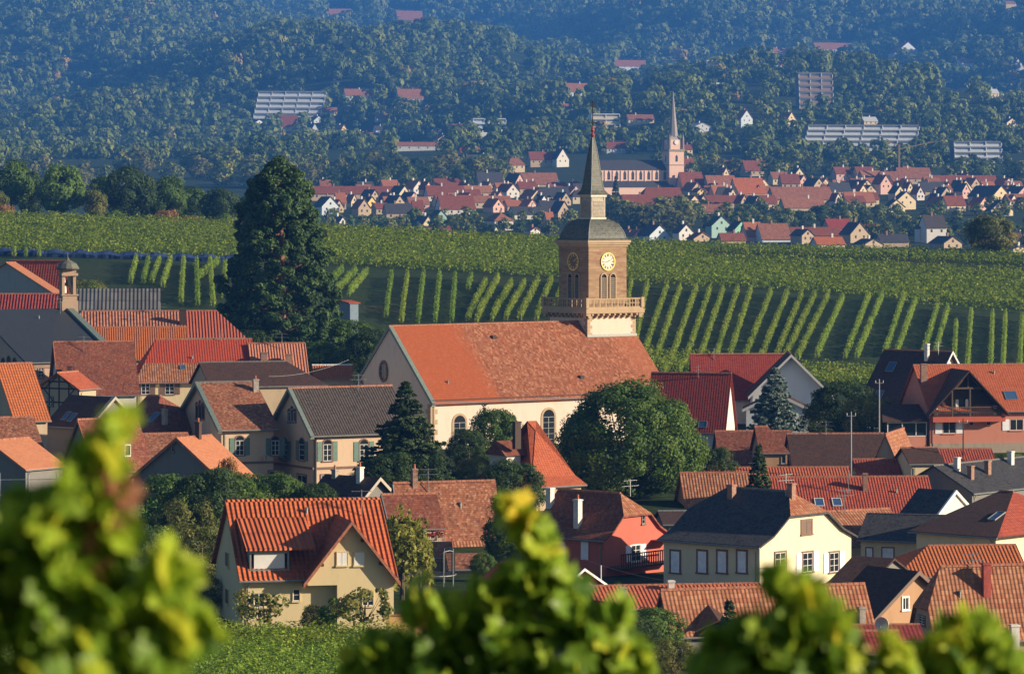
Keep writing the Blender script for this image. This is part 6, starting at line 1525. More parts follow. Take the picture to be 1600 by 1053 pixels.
# small trees in front of the villa
tree_meshes('apple', 'round', 3.2, 3.6, 900, .17, LM_olive, 81, .30, 20, .16, r0=.07, nl=9)
tree_meshes('sapl', 'ovoid', 3.2, 2.2, 1100, .16, LM_light, 82, .12, 16, .18, r0=.05, nl=6)
put_tree('apple', 'apple_tree', 'sparse apple tree in front of the left half of the villa', 'tree', 405, 257.5, sc_=.98, wx=1.1, rz=.5)
put_tree('apple', 'apple_tree', 'gnarled apple tree in front of the right half of the villa', 'tree', 570, 256, sc_=1.15, wx=1.05, rz=2.2)
put_tree('sapl', 'lilac_bush', 'fresh green bush in front of the villa entrance', 'bush', 519, 258, sc_=.85, wx=1.1)
put_tree('otree', 'rose_bush', 'reddish bush left of the fresh green one', 'bush', 490, 259, sc_=.36, wx=.8)
# willow: hanging strands
def willow():
    rng = np.random.default_rng(15); C = []; Nn = []; r = []; m = MB()
    m.tube([(0, 0, -.3), (.1, 0, 2.0), (-.1, 0, 4.6)], [.22, .17, .08], 7)
    for k in range(230):
        a = rng.random() * 6.28; rr = 2.15 * math.sqrt(rng.random()); x, y = rr * math.cos(a), rr * math.sin(a); zt = 6.3 - .40 * rr ** 2 + rng.normal(0, .45); ln = rng.uniform(.8, 4.4) * (.55 + .32 * rr * rng.random())
        sh = rng.random()
        if k % 6 == 0: m.tube([(0, 0, 3.6), (x * .6, y * .6, zt - .1), (x, y, zt)], [.07, .04, .02], 4)
        n = int(ln * 13); t = rng.random(n); C.append(np.stack([x * (1 + .18 * t) + rng.normal(0, .07, n), y * (1 + .18 * t) + rng.normal(0, .07, n), np.maximum(zt - ln * t, .3)], 1)); Nn.append(rng.normal(0, 1, (n, 3)) + np.array([math.cos(a), math.sin(a), .2])); r.append(np.clip(.6 * sh + .4 * rng.random(n), 0, 1))
    C = np.concatenate(C); V = cards(C, np.concatenate(Nn), .24, rng, aspect=2.0); me = quad_mesh('willow_crown', V, np.concatenate(r), LM_willow); t = m.build('trunk', M_trunk); tm = t.data; bpy.data.objects.remove(t); TREES['willow'] = (me, tm)
willow(); put_tree('willow', 'willow_tree', 'yellow green weeping willow right of the villa', 'tree', 628, 290, sc_=.98)
# young red leaved creeper on the orange barn roof
put_tree('bushr', 'red_shrub', 'pinkish red shrub growing before the orange barn roof', 'bush', 356, 352, sc_=.5, wx=.55, z=zpy(745, 352))

for nm, px, py, hh in (('cream_house', 1228, 775, 1.8), ('skylight_house', 1325, 772, 2.2), ('skylight_house', 1180, 750, 1.8), ('slate_hall', 95, 490, 2.0), ('dark_long_barn', 1290, 680, 1.6), ('red_white_house', 1116, 562, 1.6), ('long_rear_house', 250, 492, 1.6), ('bright_red_house', 345, 534, 1.5),
                       ('pink_house', 985, 775, 1.4), ('tan_roof_house', 1200, 920, 1.6), ('steep_dark_house', 1466, 556, 1.8), ('wine_roof_house', 1090, 590, 1.4), ('tan_wing_house', 1320, 804, 2.2), ('school_building', 560, 612, 1.8), ('red_wing_house', 440, 545, 2.0)):
    HREG[nm].antenna(px, py, hh)
for nm, px, py in (('church', 700, 600), ('skylight_house', 1400, 770), ('long_rear_house', 200, 500), ('bright_red_house', 300, 560), ('tan_roof_house', 1250, 950), ('hipped_house', 1500, 930), ('pink_chalet', 1553, 584), ('slate_hall', 60, 498), ('farm_house', 720, 790), ('villa', 480, 800)):
    hh = HREG[nm]; r, a, z = hh.find(px, py); m = MB(); c = hh.Lp(r, a, z); m.frustum(c.x, c.y, c.z - .2, c.z + .32, .10, .10, 8); m.frustum(c.x, c.y, c.z + .32, c.z + .40, .16, .05, 8); m.build('vent_pipe', M_zinc, hh.roof)

# ================================================================== the far town, 1.7 to 3 km away
Q_red = tile('far_red_brown_tiles', [(0.15, 0.042, 0.024), (0.28, 0.075, 0.036), (0.21, 0.06, 0.03)], (0.16, 0.075, 0.05), .6, course=.5, cw=.5, moss=.25); Q_or = tile('far_orange_tiles', [(0.34, 0.12, 0.055), (0.42, 0.15, 0.07)], (0.28, .11, .06), .4); Q_br = T_brown; Q_dk = T_slate; Q_wn = T_wine; Q_tan = T_tan; W_dim = plaster('dim_grey_white_plaster', (0.48, 0.50, 0.50)); W_brk = plaster('dull_brick_plaster', (0.34, 0.24, 0.20))
W_bl = plaster('pale_blue_white_plaster', (0.62, 0.68, 0.72)); W_mint = plaster('mint_green_plaster', (0.30, 0.62, 0.42)); W_teal = plaster('grey_teal_plaster', (0.32, 0.48, 0.42)); W_yel = plaster('strong_yellow_plaster', (0.80, 0.56, 0.16))
W_crm = P_cream; W_wh = P_white; W_bg = P_beige; W_pk = plaster('light_pink_plaster', (0.72, 0.45, 0.36))
FT = []     # kind, label, xc, xl, xr, yr, ye, yb, roof, wall
def S_(lab, xc, xr, yr, ye, yb, roof, wall, w=9, **k): FT.append(('S', lab, xc, xc - 4, xr, yr, ye, yb, roof, wall, w, k))
def G_(lab, xc, xl, xr, yr, ye, yb, roof, wall, **k): FT.append(('G', lab, xc, xl, xr, yr, ye, yb, roof, wall, 0, k))
S_('long faded red roof at the back left of the far town, beside the sequoia', 481, 622, 291, 303, 314, Q_red, W_bg)
G_('far blue white gable with dark roof just right of the sequoia', 503, 489, 530, 307, 323, 338, Q_dk, W_bl)
S_('small orange roof between the blue white gable and the long red roof', 527, 541, 301, 317, 328, Q_or, W_bg)
G_('white gabled cottage on the vineyard edge right of the sequoia', 529, 514, 543, 338, 350, 358, Q_dk, W_wh)
G_('grey beige gable left of the far yellow gable', 560, 549, 579, 311, 326, 338, Q_br, W_bg)
G_('yellow gable in the left part of the far town', 571, 563, 592, 307, 322, 334, Q_dk, W_yel)
G_('dark gable behind the far yellow gable', 580, 564, 592, 296, 307, 322, Q_dk, W_bg)
S_('short red roof right of the far yellow gable', 588, 608, 317, 326, 335, Q_red, W_bg)
G_('beige gable behind the dark barn of the far town', 616, 599, 634, 305, 319, 332, Q_dk, W_bg)
G_('light gable at the right end of the long faded red roof', 624, 608, 641, 290, 303, 318, Q_dk, W_crm)
G_('pinkish gable with dark left slope, second behind the dark barn', 638, 622, 657, 300, 314, 328, Q_dk, W_pk)
S_('dark barn roof in the lower left of the far town', 604, 646, 318, 333, 342, Q_dk, W_bg)
S_('steep red roof right of the dark barn in the far town', 646, 662, 313, 330, 340, Q_red, W_pk, w=7)
G_('yellow gabled house on the vineyard edge with dark roof', 660, 644, 679, 337, 353, 364, Q_dk, W_crm)
G_('little white gable leaning on the yellow gabled house', 652, 646, 664, 351, 358, 364, Q_dk, W_wh)
S_('low red roof just right of the yellow gabled house', 665, 705, 353, 361, 366, Q_red, W_wh, w=7)
S_('top red roof of the stacked red roofs left of the tower', 681, 725, 279, 291, 300, Q_red, W_bg)
S_('wide bright red roof above a white wall, left of the tower', 669, 727, 290, 306, 315, Q_red, W_wh, w=10)
G_('grey green gable at the foot of the white walled red roof', 678, 668, 702, 328, 343, 356, Q_dk, W_teal)
S_('small crimson roof on the slope above the dark roofed yellow house', 721, 752, 230, 240, 247, Q_wn, W_bg)
S_('dark broad roof above a yellow wall, highest of the town left', 733, 779, 242, 265, 275, Q_dk, W_yel, w=11)
S_('cream house with small hipped brown roof right of the dark broad roof', 795, 820, 247, 258, 270, Q_br, W_crm, hip0=(None, 3), hip1=(None, 3))
S_('red roof with dormers left of a white gable, above the brown barn', 829, 876, 237, 250, 262, Q_red, W_bg)
G_('white trimmed gable at the right end of the red dormered roof', 870, 861, 889, 232, 249, 262, Q_dk, W_wh)
S_('brown barn roof left of the big spire', 812, 873, 270, 288, 296, Q_br, W_bg, w=12)
S_('dark roof right below the dark broad roofed yellow house', 748, 786, 269, 286, 296, Q_dk, W_bg)
G_('dark roof with light small gable left of the brown barn', 805, 787, 820, 271, 287, 298, Q_dk, W_pk)
S_('tan roof right of the stacked red roofs', 727, 770, 290, 301, 312, Q_tan, W_bg)
S_('slate roof over a thin yellow wall in the middle of the far town', 789, 826, 288, 298, 304, Q_dk, W_yel)
G_('red hipped gable left of the slate roof over yellow', 774, 762, 790, 299, 312, 322, Q_or, W_pk)
S_('large faded red roof above a white wall, lower left of the tower', 690, 743, 305, 327, 337, Q_red, W_wh, w=12)
S_('narrow orange roof in the middle of the far town', 793, 826, 312, 322, 330, Q_or, W_bg)
G_('pink gable right of the narrow orange roof', 825, 812, 839, 311, 322, 332, Q_or, W_pk)
G_('orange and white gable left of the grey slate barn', 842, 834, 859, 305, 320, 330, Q_dk, W_wh)
S_('long slate roof over a white wall, low in the middle of the far town', 804, 862, 323, 335, 343, Q_dk, W_wh, w=11)
G_('grey slate barn with steep right rake just left of the tower', 872, 858, 892, 314, 333, 346, Q_dk, W_bg)
G_('white cube house with brown hipped roof on the vineyard edge', 773, 756, 802, 333, 345, 360, Q_br, W_wh, hip0=(None, 3), hip1=(None, 3))
S_('cream house with hipped grey roof close left of the tower', 895, 912, 296, 307, 319, Q_dk, W_crm, hip0=(None, 2.5), hip1=(None, 2.5), w=7)
G_('tiny white gable half sunk behind the vines left of the tower', 829, 821, 844, 355, 361, 366, Q_tan, W_wh)
S_('upright orange gable wall left of the tower', 855, 866, 331, 346, 352, Q_or, W_pk, w=6)
S_('dark roof with many light chimneys left of the cream hipped house', 845, 890, 292, 307, 318, Q_dk, W_bg)
S_('row of low brown roofs behind the narrow orange roof', 740, 800, 306, 316, 326, Q_br, W_bg)
# right of the tower
S_('broad hipped red roof right under the far church', 1005, 1066, 293, 308, 318, Q_red, W_bg, w=11, hip0=(None, 4))
S_('red brown roof in front of the far church, behind the round trees', 976, 1037, 304, 320, 330, Q_red, W_bg, w=10)
S_('brick red roof with small round topped dormers right of the far tower', 1067, 1101, 269, 294, 304, Q_red, W_pk, w=12)
S_('upper red roof behind the far church tower', 1064, 1086, 247, 263, 275, Q_red, W_bg)
G_('yellow cube house below the dormered brick red roof', 1090, 1080, 1102, 294, 300, 313, Q_red, W_yel)
S_('very long red brown roof right of the yellow cube', 1094, 1214, 305, 317, 326, Q_red, W_bg, w=10)
S_('brown roof below the very long red brown one', 1099, 1137, 319, 331, 338, Q_br, W_bg)
S_('dull brown roof between the dormered roof and the bright orange one', 1108, 1152, 274, 294, 304, Q_br, W_bg, w=11)
S_('brightest orange roof of the far town, over a cream wall', 1152, 1197, 278, 303, 310, T_orange, W_crm, w=13)
S_('small two part orange roof left of the brightest orange roof', 1116, 1146, 289, 304, 312, Q_or, W_bg)
S_('red roof with little turret above the brightest orange roof', 1165, 1200, 251, 267, 276, Q_red, W_bg)
S_('greyish red roof left of the turret roof', 1128, 1166, 250, 262, 272, Q_red, W_bg)
G_('beige twin gable on the vineyard edge right of the tower, left one', 978, 968, 992, 358, 367, 374, Q_br, W_pk)
G_('beige twin gable on the vineyard edge right of the tower, right one', 989, 980, 1006, 359, 369, 375, Q_br, W_pk)
G_('blue white gable with one dark window on the vineyard edge', 1015, 998, 1047, 351, 368, 376, Q_dk, W_bl)
G_('bright white gable with dark shutters on the vineyard edge', 1061, 1051, 1084, 350, 364, 376, Q_dk, W_wh)
G_('low beige gable between white and grey green gables', 1084, 1073, 1112, 363, 373, 378, Q_red, W_bg)
G_('grey green gable with two balconies on the vineyard edge', 1112, 1102, 1143, 337, 353, 372, Q_dk, W_teal)
G_('mint green gable on the vineyard edge', 1147, 1135, 1171, 345, 360, 376, Q_dk, W_mint)
S_('low red roof in front of the mint green gable', 1128, 1165, 364, 376, 381, Q_red, W_bg, w=6)
S_('orange house front right of the mint green gable', 1168, 1193, 347, 370, 378, Q_or, W_pk, w=9)
S_('brown roof with a pointed dormer on the vineyard edge', 1191, 1236, 349, 374, 379, Q_br, W_bl, w=11)
S_('brick roof above a pale line left of the long brown barn', 1222, 1250, 272, 287, 297, Q_red, W_bg)
G_('cream gable standing above the brick roof', 1241, 1236, 1258, 262, 275, 288, Q_dk, W_crm)
S_('long brown barn roof in the centre right of the far town', 1210, 1302, 292, 312, 320, Q_br, W_bg, w=12)
S_('second long brown roof directly below the long brown barn', 1226, 1289, 309, 325, 330, Q_br, W_bg, w=8)
G_('dark gabled roof above the long brown barn', 1272, 1254, 1288, 278, 290, 303, Q_dk, W_bg)
G_('orange tipped gable right above the long brown barn', 1283, 1270, 1298, 279, 290, 302, Q_or, W_crm)
G_('dark big roof with sunlit cream gable, centre right', 1344, 1317, 1367, 281, 294, 306, Q_dk, W_crm)
G_('small tan gable in front of the dark big roof', 1353, 1342, 1369, 289, 298, 308, Q_dk, W_bg)
S_('orange roof with two dormers below the cream gable', 1323, 1367, 300, 316, 324, Q_or, W_crm, w=10)
G_('tall red front left of the orange gables', 1376, 1362, 1393, 273, 288, 304, Q_red, W_pk)
G_('dark roofed beige gable in front row behind the vines', 1253, 1235, 1272, 358, 368, 382, Q_dk, W_bg)
S_('long red roof behind the front orange one', 1240, 1316, 355, 368, 378, Q_red, W_bg)
S_('front orange roof over white doors just behind the vines', 1277, 1320, 370, 382, 387, T_orange, W_wh, w=7)
G_('wide dark roof with beige gable, right of the front orange roof', 1329, 1312, 1358, 347, 366, 380, Q_dk, W_bg)
S_('wine red roof behind the wide dark roof', 1296, 1332, 342, 357, 368, Q_wn, W_bg)
S_('small wine red roof right of the wide dark roof', 1352, 1376, 350, 361, 368, Q_wn, W_bg, w=6)
G_('low beige gable just behind the vines right of the wide dark roof', 1352, 1334, 1378, 373, 381, 388, Q_dk, W_bg)
G_('cream gable left of the tall cream house, lower', 1388, 1384, 1414, 312, 324, 332, Q_dk, W_crm)
G_('tall cream house with three small windows', 1402, 1396, 1431, 299, 313, 328, Q_dk, W_crm)
G_('light gable behind the tall cream house', 1399, 1388, 1415, 290, 302, 314, Q_dk, W_crm)
G_('orange gable above the light gable', 1412, 1402, 1424, 279, 292, 303, Q_or, W_pk)
S_('red brown block of roofs at the top near the crane', 1405, 1456, 262, 279, 288, Q_br, W_bg, w=11)
S_('long bright red roof at the top right of the far town', 1460, 1559, 274, 288, 298, Q_red, W_bg, w=10)
S_('dark roof under the left end of the long bright red roof', 1440, 1478, 284, 299, 310, Q_dk, W_bg)
G_('tan gable with dark left slope below the long bright red roof', 1471, 1458, 1488, 292, 305, 316, Q_dk, W_bg)
G_('orange gable between two dark roofs, right part', 1504, 1490, 1516, 286, 299, 311, Q_dk, W_pk)
S_('clear red roof over a cream wall, right part', 1480, 1509, 306, 321, 330, Q_red, W_crm, w=9)
G_('large dark roof with cream gable and balcony, right edge', 1551, 1512, 1578, 290, 307, 320, Q_dk, W_crm)
G_('bright cream gable below the balcony gable at the right edge', 1548, 1541, 1583, 312, 329, 338, Q_dk, W_crm)
G_('dark roof with red gable cut by the right picture edge', 1590, 1568, 1612, 291, 304, 316, Q_dk, W_pk)
S_('pinkish brown roof at the right edge below the red gable', 1577, 1625, 303, 314, 325, Q_br, W_bg)
S_('white house with large grey roof in the front row, right', 1448, 1479, 336, 356, 380, T_school, W_wh, w=10)
G_('white front gable of the grey roofed house, front row right', 1437, 1433, 1465, 343, 357, 379, T_school, W_wh)
G_('low wide beige gable with slate roof in front of the white house', 1475, 1452, 1503, 369, 380, 388, Q_dk, W_bg)
S_('rusty roof behind the lone dark tree at the right edge', 1583, 1620, 364, 373, 380, Q_red, W_bg, w=6)
G_('small cream gable cut by the right edge near the lone tree', 1583, 1578, 1606, 384, 389, 395, Q_dk, W_crm)
S_('low dark roof left of the white front gable', 1376, 1420, 366, 378, 386, Q_dk, W_bg, w=7)
S_('red brown roof left of the red brown block', 1378, 1404, 268, 282, 292, Q_br, W_bg)
S_('dark roof left of the dark big roof with cream gable', 1300, 1330, 285, 299, 310, Q_dk, W_bg)
# houses on the slope above
HS = [('brown roofed chalet high in the forest, left of centre', 'S', 621, 661, 17, 36, 46, Q_br, W_dim), ('pinkish roof high in the forest at top left of centre', 'S', 514, 549, 14, 24, 30, Q_tan, W_dim), ('small pink roof in the forest right of the brown chalet', 'S', 725, 748, 33, 38, 44, Q_tan, W_dim),
      ('brown roof with white wall in the middle of the forest', 'S', 797, 823, 84, 100, 109, Q_br, W_dim), ('forest villa with white front gable left of centre', 'S', 623, 662, 139, 154, 163, Q_br, W_dim), ('grey hipped villa in the forest above the far spire', 'S', 984, 1012, 135, 144, 155, Q_tan, W_dim),
      ('brown roofed villa left of the far spire', 'S', 982, 1022, 179, 187, 195, Q_br, W_crm), ('wide grey roofed villa high on the right slope', 'S', 1273, 1333, 67, 77, 87, Q_tan, W_wh), ('gabled chalet with brown roof, high on the right slope', 'G', 1398, 1440, 66, 84, 96, Q_br, W_bl),
      ('white three window villa on the right slope', 'G', 1466, 1494, 138, 146, 160, Q_tan, W_bl), ('small cream villa right of the three window villa', 'G', 1500, 1514, 138, 146, 156, Q_tan, W_crm), ('dark house with grey gable near the right edge of the slope', 'G', 1582, 1600, 92, 104, 116, Q_dk, W_dim),
      ('red roofed villa below the terraced flats on the left', 'S', 440, 466, 180, 198, 206, Q_red, W_crm), ('cream sunlit villa left above the field', 'G', 532, 543, 195, 205, 217, Q_tan, W_yel), ('brown and white villa above the field', 'S', 567, 592, 207, 216, 226, Q_br, W_dim), ('blue white villa left of the red roofed villa', 'G', 395, 416, 187, 194, 205, Q_dk, W_bl),
      ('dark gabled villa right of the red roofed villa', 'G', 484, 500, 193, 208, 222, Q_dk, W_dim), ('dim gabled villa behind the flats on the left', 'S', 540, 580, 139, 150, 162, Q_br, W_bl), ('pink roofed villa above the brick terraces', 'S', 1158, 1190, 131, 140, 150, Q_br, W_dim), ('orange gabled villa left of the big terraced flats', 'G', 1230, 1244, 175, 188, 200, Q_tan, W_crm),
      ('brown gabled villa left of the orange gabled one', 'G', 1158, 1176, 172, 186, 198, Q_br, W_bl), ('red villa low left of the far tower', 'S', 948, 982, 222, 232, 240, Q_red, W_dim), ('long low brown shed above the field', 'S', 618, 690, 222, 228, 236, Q_br, W_dim), ('pale villa at the top right corner', 'S', 1548, 1566, 0, 5, 12, Q_tan, W_crm), ('second pale villa at the top right corner', 'S', 1572, 1590, 2, 6, 13, Q_tan, W_crm),
      ('salmon villa behind the far tower', 'S', 1070, 1082, 226, 234, 246, Q_red, W_crm), ('small grey roofed villa high at the right', 'S', 1552, 1566, 27, 34, 42, Q_tan, W_dim), ('white villa among trees at the right', 'S', 1500, 1522, 92, 98, 106, Q_tan, W_bl), ('dark villa left of the far spire', 'S', 887, 920, 130, 144, 152, Q_br, W_bl), ('low dark villa above the spire', 'S', 962, 1010, 94, 104, 116, Q_br, W_bl)]
def far_house(kind, lab, xc, xl, xr, yr, ye, yb, roof, wall, w, k, lo=1450, hi=3000, name='townhouse', cat='house'):
    D = depth_at((xl + xr) / 2, yb, lo, hi)
    kw = dict(oe=.5, og=.4, t=.3, small=True, gutter=False); kw.update(k)
    rnd = (xc * 7 + yr * 13) % 10
    if kind == 'S': h = House(name, lab, cat, xc, D, 14 + rnd, xr, xl, ye, yr, ax='u', roof=roof, wall=wall, Lv=w, **kw)
    else: h = House(name, lab, cat, xc, D, 28 + rnd, xr, min(xl, xc - 8), ye, yr, ax='v', roof=roof, wall=wall, **kw)
    zt_, z_b = h.ze, h.zb
    def wn(face, a, z, w_=1.0, hh=1.3):
        if z - hh / 2 < z_b + .3: return
        m = MB(); m.box(a - w_ / 2, a + w_ / 2, 0, .06, z - hh / 2, z + hh / 2, f=lambda p, o, q: h.fp(face, p, o, q)); m.build('window', M_win, h.root)
    L_ = h.Lu
    if kind == 'G':
        wn('f', L_ / 2, zt_ + (h.zr - zt_) * .30, 1.1, 1.3)
        for t in (.28, .72): wn('f', L_ * t, zt_ - 1.3)
    else:
        n = max(2, min(5, int(L_ / 4)))
        for k_ in range(n): wn('f', L_ * (k_ + .5) / n, zt_ - 1.5)
    m = MB(); r = h.Ln * (.3 + .04 * rnd); c = h.Lp(r, h.Wd / 2, h.zr); m.box(c.x - .45, c.x + .45, c.y - .45, c.y + .45, c.z - 1, c.z + 1.5); m.build('chimney', M_whitech if rnd % 2 else M_brickch, h.root)
    return h
M_win = plain('dark_window', (0.05, 0.05, 0.055), .2)  # even dark tone for the small far windows
for f in FT: far_house(*f)
for lab, kind, x0, x1, yr, ye, yb, roof, wall in HS:
    if kind == 'S': far_house('S', lab, x0, x0 - 4, x1, yr, ye, yb, roof, wall, 10, {}, 2700, 10300, 'forest_villa')
    else: far_house('G', lab, x0, x0 - 10, x1, yr, ye, yb, roof, wall, 0, {}, 2700, 10300, 'forest_villa')
    HOLES.append(((x0 + x1) / 2, (yr + yb) / 2, (x1 - x0) / 2 + 4, (yb - yr) / 2 + 2))

# houses packed between them that nothing tells apart
ri = random.Random(8)
for k in range(95):
    if k % 3 == 0: px = ri.uniform(1075, 1600); py = ri.uniform(296, 330)
    elif k % 3 == 1: px = ri.uniform(490, 900); py = ri.uniform(300, 335)
    else: px = ri.uniform(1080, 1600); py = ri.uniform(280, 316)
    wd = ri.uniform(16, 34); e = ri.uniform(8, 11); rf = ri.choice([Q_red, Q_br, Q_br, Q_dk, Q_tan, Q_or, Q_red]); wl = ri.choice([W_bg, W_crm, W_pk, W_wh])
    if ri.random() < .5: far_house('S', 'small roof packed tightly among its neighbours in the far town', px, px - 4, px + wd, py - e - 11, py - e, py, rf, wl, 9, {'group': 'small roofs packed in the far town'})
    else: far_house('G', 'small gable packed tightly among its neighbours in the far town', px, px - wd * .55, px + wd * .6, py - e - 12, py - e + 1, py, rf, wl, 0, {'group': 'small gables packed in the far town'})

for k in range(26):
    px, py = ri.choice([(ri.uniform(840, 1590), ri.uniform(60, 185)), (ri.uniform(940, 1590), ri.uniform(100, 225)), (ri.uniform(380, 800), ri.uniform(175, 225))]); wd = ri.uniform(14, 30)
    far_house(ri.choice('SSG'), 'pale villa half hidden by the trees of the wooded slope', px, px - wd * .4, px + wd, py - 14, py - 7, py, ri.choice([Q_tan, Q_br, Q_dk, W_dim]), ri.choice([W_dim, W_bl, W_crm]), 10, {'group': 'pale villas on the wooded slope'}, 2700, 10300, 'forest_villa')
    HOLES.append((px + wd / 2, py - 7, wd / 2 + 1, 6))

# far parish church of the town
def far_church():
    D = depth_at(1045, 305, 2000, 2900)
    h = House('town_church', 'far neo gothic church of pink stone with slate roof, tall tower and thin spire', 'church', 930, D, 24, 1046, 896, 265, 250, roof=T_slate, wall=P_pinkst, oe=.4, og=.3, t=.4, small=True, gutter=False, Lv=15)
    m = MB(); zt = h.clipz(0); L_ = h.Lu
    m2 = MB(); za = h.zz('f', L_ / 2, 293); zb_ = h.zz('f', L_ / 2, 284)
    m2.prism([h.l(-.5, -6, za), h.l(L_ + .5, -6, za), h.l(L_ + .5, 0, zb_), h.l(-.5, 0, zb_)], (0, 0, .5)); ai = MB(); ai.box(0, L_, -5.6, -.01, h.zb - 2, za + .1, f=lambda x, y, q: h.l(x, y, q)); aw = ai.build('aisle', P_pinkst, h.root); m2.build('aisle_roof', T_slate, aw)
    for k in range(9):
        a = L_ * (k + .7) / 9.3; z0, z1 = h.zz('f', a, 281), h.zz('f', a, 271)
        m = MB(); P = [(a - .9, z0), (a + .9, z0), (a + .9, z1), (a, z1 + 1.8), (a - .9, z1)]
        m.prism([h.fp('f', x, .0, z) for x, z in P], h.fp('f', 0, .15, 0) - h.fp('f', 0, 0, 0)); m.build('lancet_window', M_win, h.root)
        m = MB(); b = a + L_ / 18; m.box(b - .4, b + .4, -.45, -.01, h.zb, zt - 1, f=lambda x, y, q: h.l(x, y, q)); m.build('buttress', P_pinkst, h.root)
    # tower
    a0 = L_ - 2; zp = lambda y: zpy(y, D)
    s = 10.5
    tw = MB(); tw.box(a0, a0 + s, -4, -4 + s, h.zb - 2, zp(236), f=lambda x, y, q: h.l(x, y, q)); tower = tw.build('tower', P_pinkst, h.root)
    m = MB(); m.box(a0 - .6, a0 + s + .6, -4.6, -4 + s + .6, zp(236), zp(233), f=lambda x, y, q: h.l(x, y, q)); m.box(a0 - .4, a0 + s + .4, -4.4, -3.6 + s, zp(258), zp(257), f=lambda x, y, q: h.l(x, y, q)); m.build('string_course', P_stone, tower)
    m = MB(); m.box(a0 + .8, a0 + s - .8, -3.2, -4.8 + s, zp(233), zp(218), f=lambda x, y, q: h.l(x, y, q)); m.build('belfry', P_pinkst, tower)
    c = h.l(a0 + s / 2, -4 + s / 2, 0); q = lambda y: zp(y) - h.zb
    for dx in (-1, 1):
        for dy in (-1, 1):
            m = MB(); m.frustum(c.x + dx * 4.8, c.y + dy * 4.8, q(233), q(219), .9, .8, 6); m.frustum(c.x + dx * 4.8, c.y + dy * 4.8, q(219), q(207), 1.0, 0, 6); m.build('pinnacle', P_stone, tower)
    m = MB()
    for dx, dy in ((0, -1), (-1, 0), (0, 1), (1, 0)):
        pass
    m.frustum(c.x, c.y, q(218), q(211), 5.4, 3.2, 4, rot=math.pi / 4); m.frustum(c.x, c.y, q(213), q(141), 3.3, .12, 8); m.build('spire', M_spire, tower)
    for face, sx, sy in (('f', 0, -1), ('l', -1, 0)):
        m = MB(); n = 14
        cx, cy = (c.x, c.y - s / 2 + .6) if face == 'f' else (c.x - s / 2 + .6, c.y)
        P = [(1.5 * math.cos(2 * math.pi * k / n), 1.5 * math.sin(2 * math.pi * k / n)) for k in range(n)]
        m.prism([(cx + p[0] * (face == 'f'), cy - p[0] * (face == 'l'), q(222) + p[1]) for p in P], (0, -.4, 0) if face == 'f' else (-.4, 0, 0)); m.build('clock', M_white, tower)
        m = MB(); m.prism([(cx + p[0] * (face == 'f'), cy - p[0] * (face == 'l') , q(247) + p[1]) for p in [(-.7, -2.2), (.7, -2.2), (.7, 1), (0, 2.2), (-.7, 1)]], (0, -.75, 0) if face == 'f' else (-.75, 0, 0)); m.build('tower_window', M_win, tower)
P_pinkst = plaster('pink_sandstone_ashlar', (0.78, 0.52, 0.40), amt=.3); M_spire = plain('pale_grey_spire_slate', (0.30, 0.27, 0.25), .8)
far_church()

# terraced apartment blocks stepping up the slope
M_bandw = plain('reflecting_window_band', (0.12, 0.14, 0.16), .2)
def flats(lab, x0, x1, y0, y1, steps, nbay, wall, rail, lo=2700, hi=9000):
    D0 = depth_at((x0 + x1) / 2, y1, lo, hi); xm = (x0 + x1) / 2
    o = empty('terraced_flats', at(xm, D0), R_(8), lab, 'apartment block')
    Wd = (x1 - x0) * D0 / F; Ht = (y1 - y0) * D0 / F; fh = Ht / steps
    for k in range(steps):
        sh = (k - steps / 2) * Wd * .022
        y = k * 4.2; z = k * fh
        m = MB(); m.box(-Wd / 2 + sh, Wd / 2 + sh, y, y + 14, z - 3, z + fh * .98); b = m.build('storey', wall, o)
        m = MB(); m.box(-Wd / 2 - .2 + sh, Wd / 2 + .2 + sh, y - 1.6, y - 1.4, z - .2, z + fh * .46); m.box(-Wd / 2 - .2 + sh, Wd / 2 + .2 + sh, y - 1.4, y, z - .3, z - .05); m.build('balcony_parapet', rail, b)
        m = MB(); m.box(-Wd / 2 + .4 + sh, Wd / 2 - .4 + sh, y - .05, y - .01, z + fh * .12, z + fh * .80); m.build('window_band', M_bandw, b)
        m = MB()
        for j in range(nbay + 1):
            x = -Wd / 2 + Wd * j / nbay + sh; m = MB(); m.box(x - .3, x + .3, y - 2.2, y - .02, z + fh * (.15 + .08 * (j % 3)), z + fh * (.66 + .1 * ((j * 7 + k * 3) % 3))); m.build('party_wall', M_white, b)
    HOLES.append((xm, (y0 + y1) / 2, (x1 - x0) / 2 - 4, (y1 - y0) / 2 - 5))
flats('long stepped white terraced flats on the right slope, five storeys', 1262, 1440, 194, 236, 5, 6, P_grey, W_bl)
flats('second stepped block of white flats right of the long one', 1494, 1570, 221, 256, 4, 3, P_grey, W_bl)
flats('stepped white terraced flats in the forest left of centre', 402, 508, 140, 184, 5, 5, P_grey, W_bl)
flats('brick coloured terraced flats above the long white ones', 1252, 1306, 112, 172, 6, 3, P_grey, W_brk)
flats('low brick coloured terraces left of the tall brick ones', 1204, 1246, 148, 170, 3, 2, P_grey, W_brk)
flats('flat roofed white house with big windows high on the slope', 1105, 1148, 94, 112, 2, 3, W_wh, W_wh)
flats('flat white villa high in the forest right of centre', 900, 944, 80, 93, 2, 2, W_wh, W_wh)
flats('long flat roofed pavilion above the flat white villa', 862, 930, 61, 72, 1, 4, W_bl, W_bl)
flats('pale flat roofed block left above the big spire', 740, 792, 184, 208, 3, 3, W_bl, W_bl)
flats('pale flat block right beside the weathercock of the near tower', 926, 970, 178, 202, 3, 2, W_bl, W_crm)
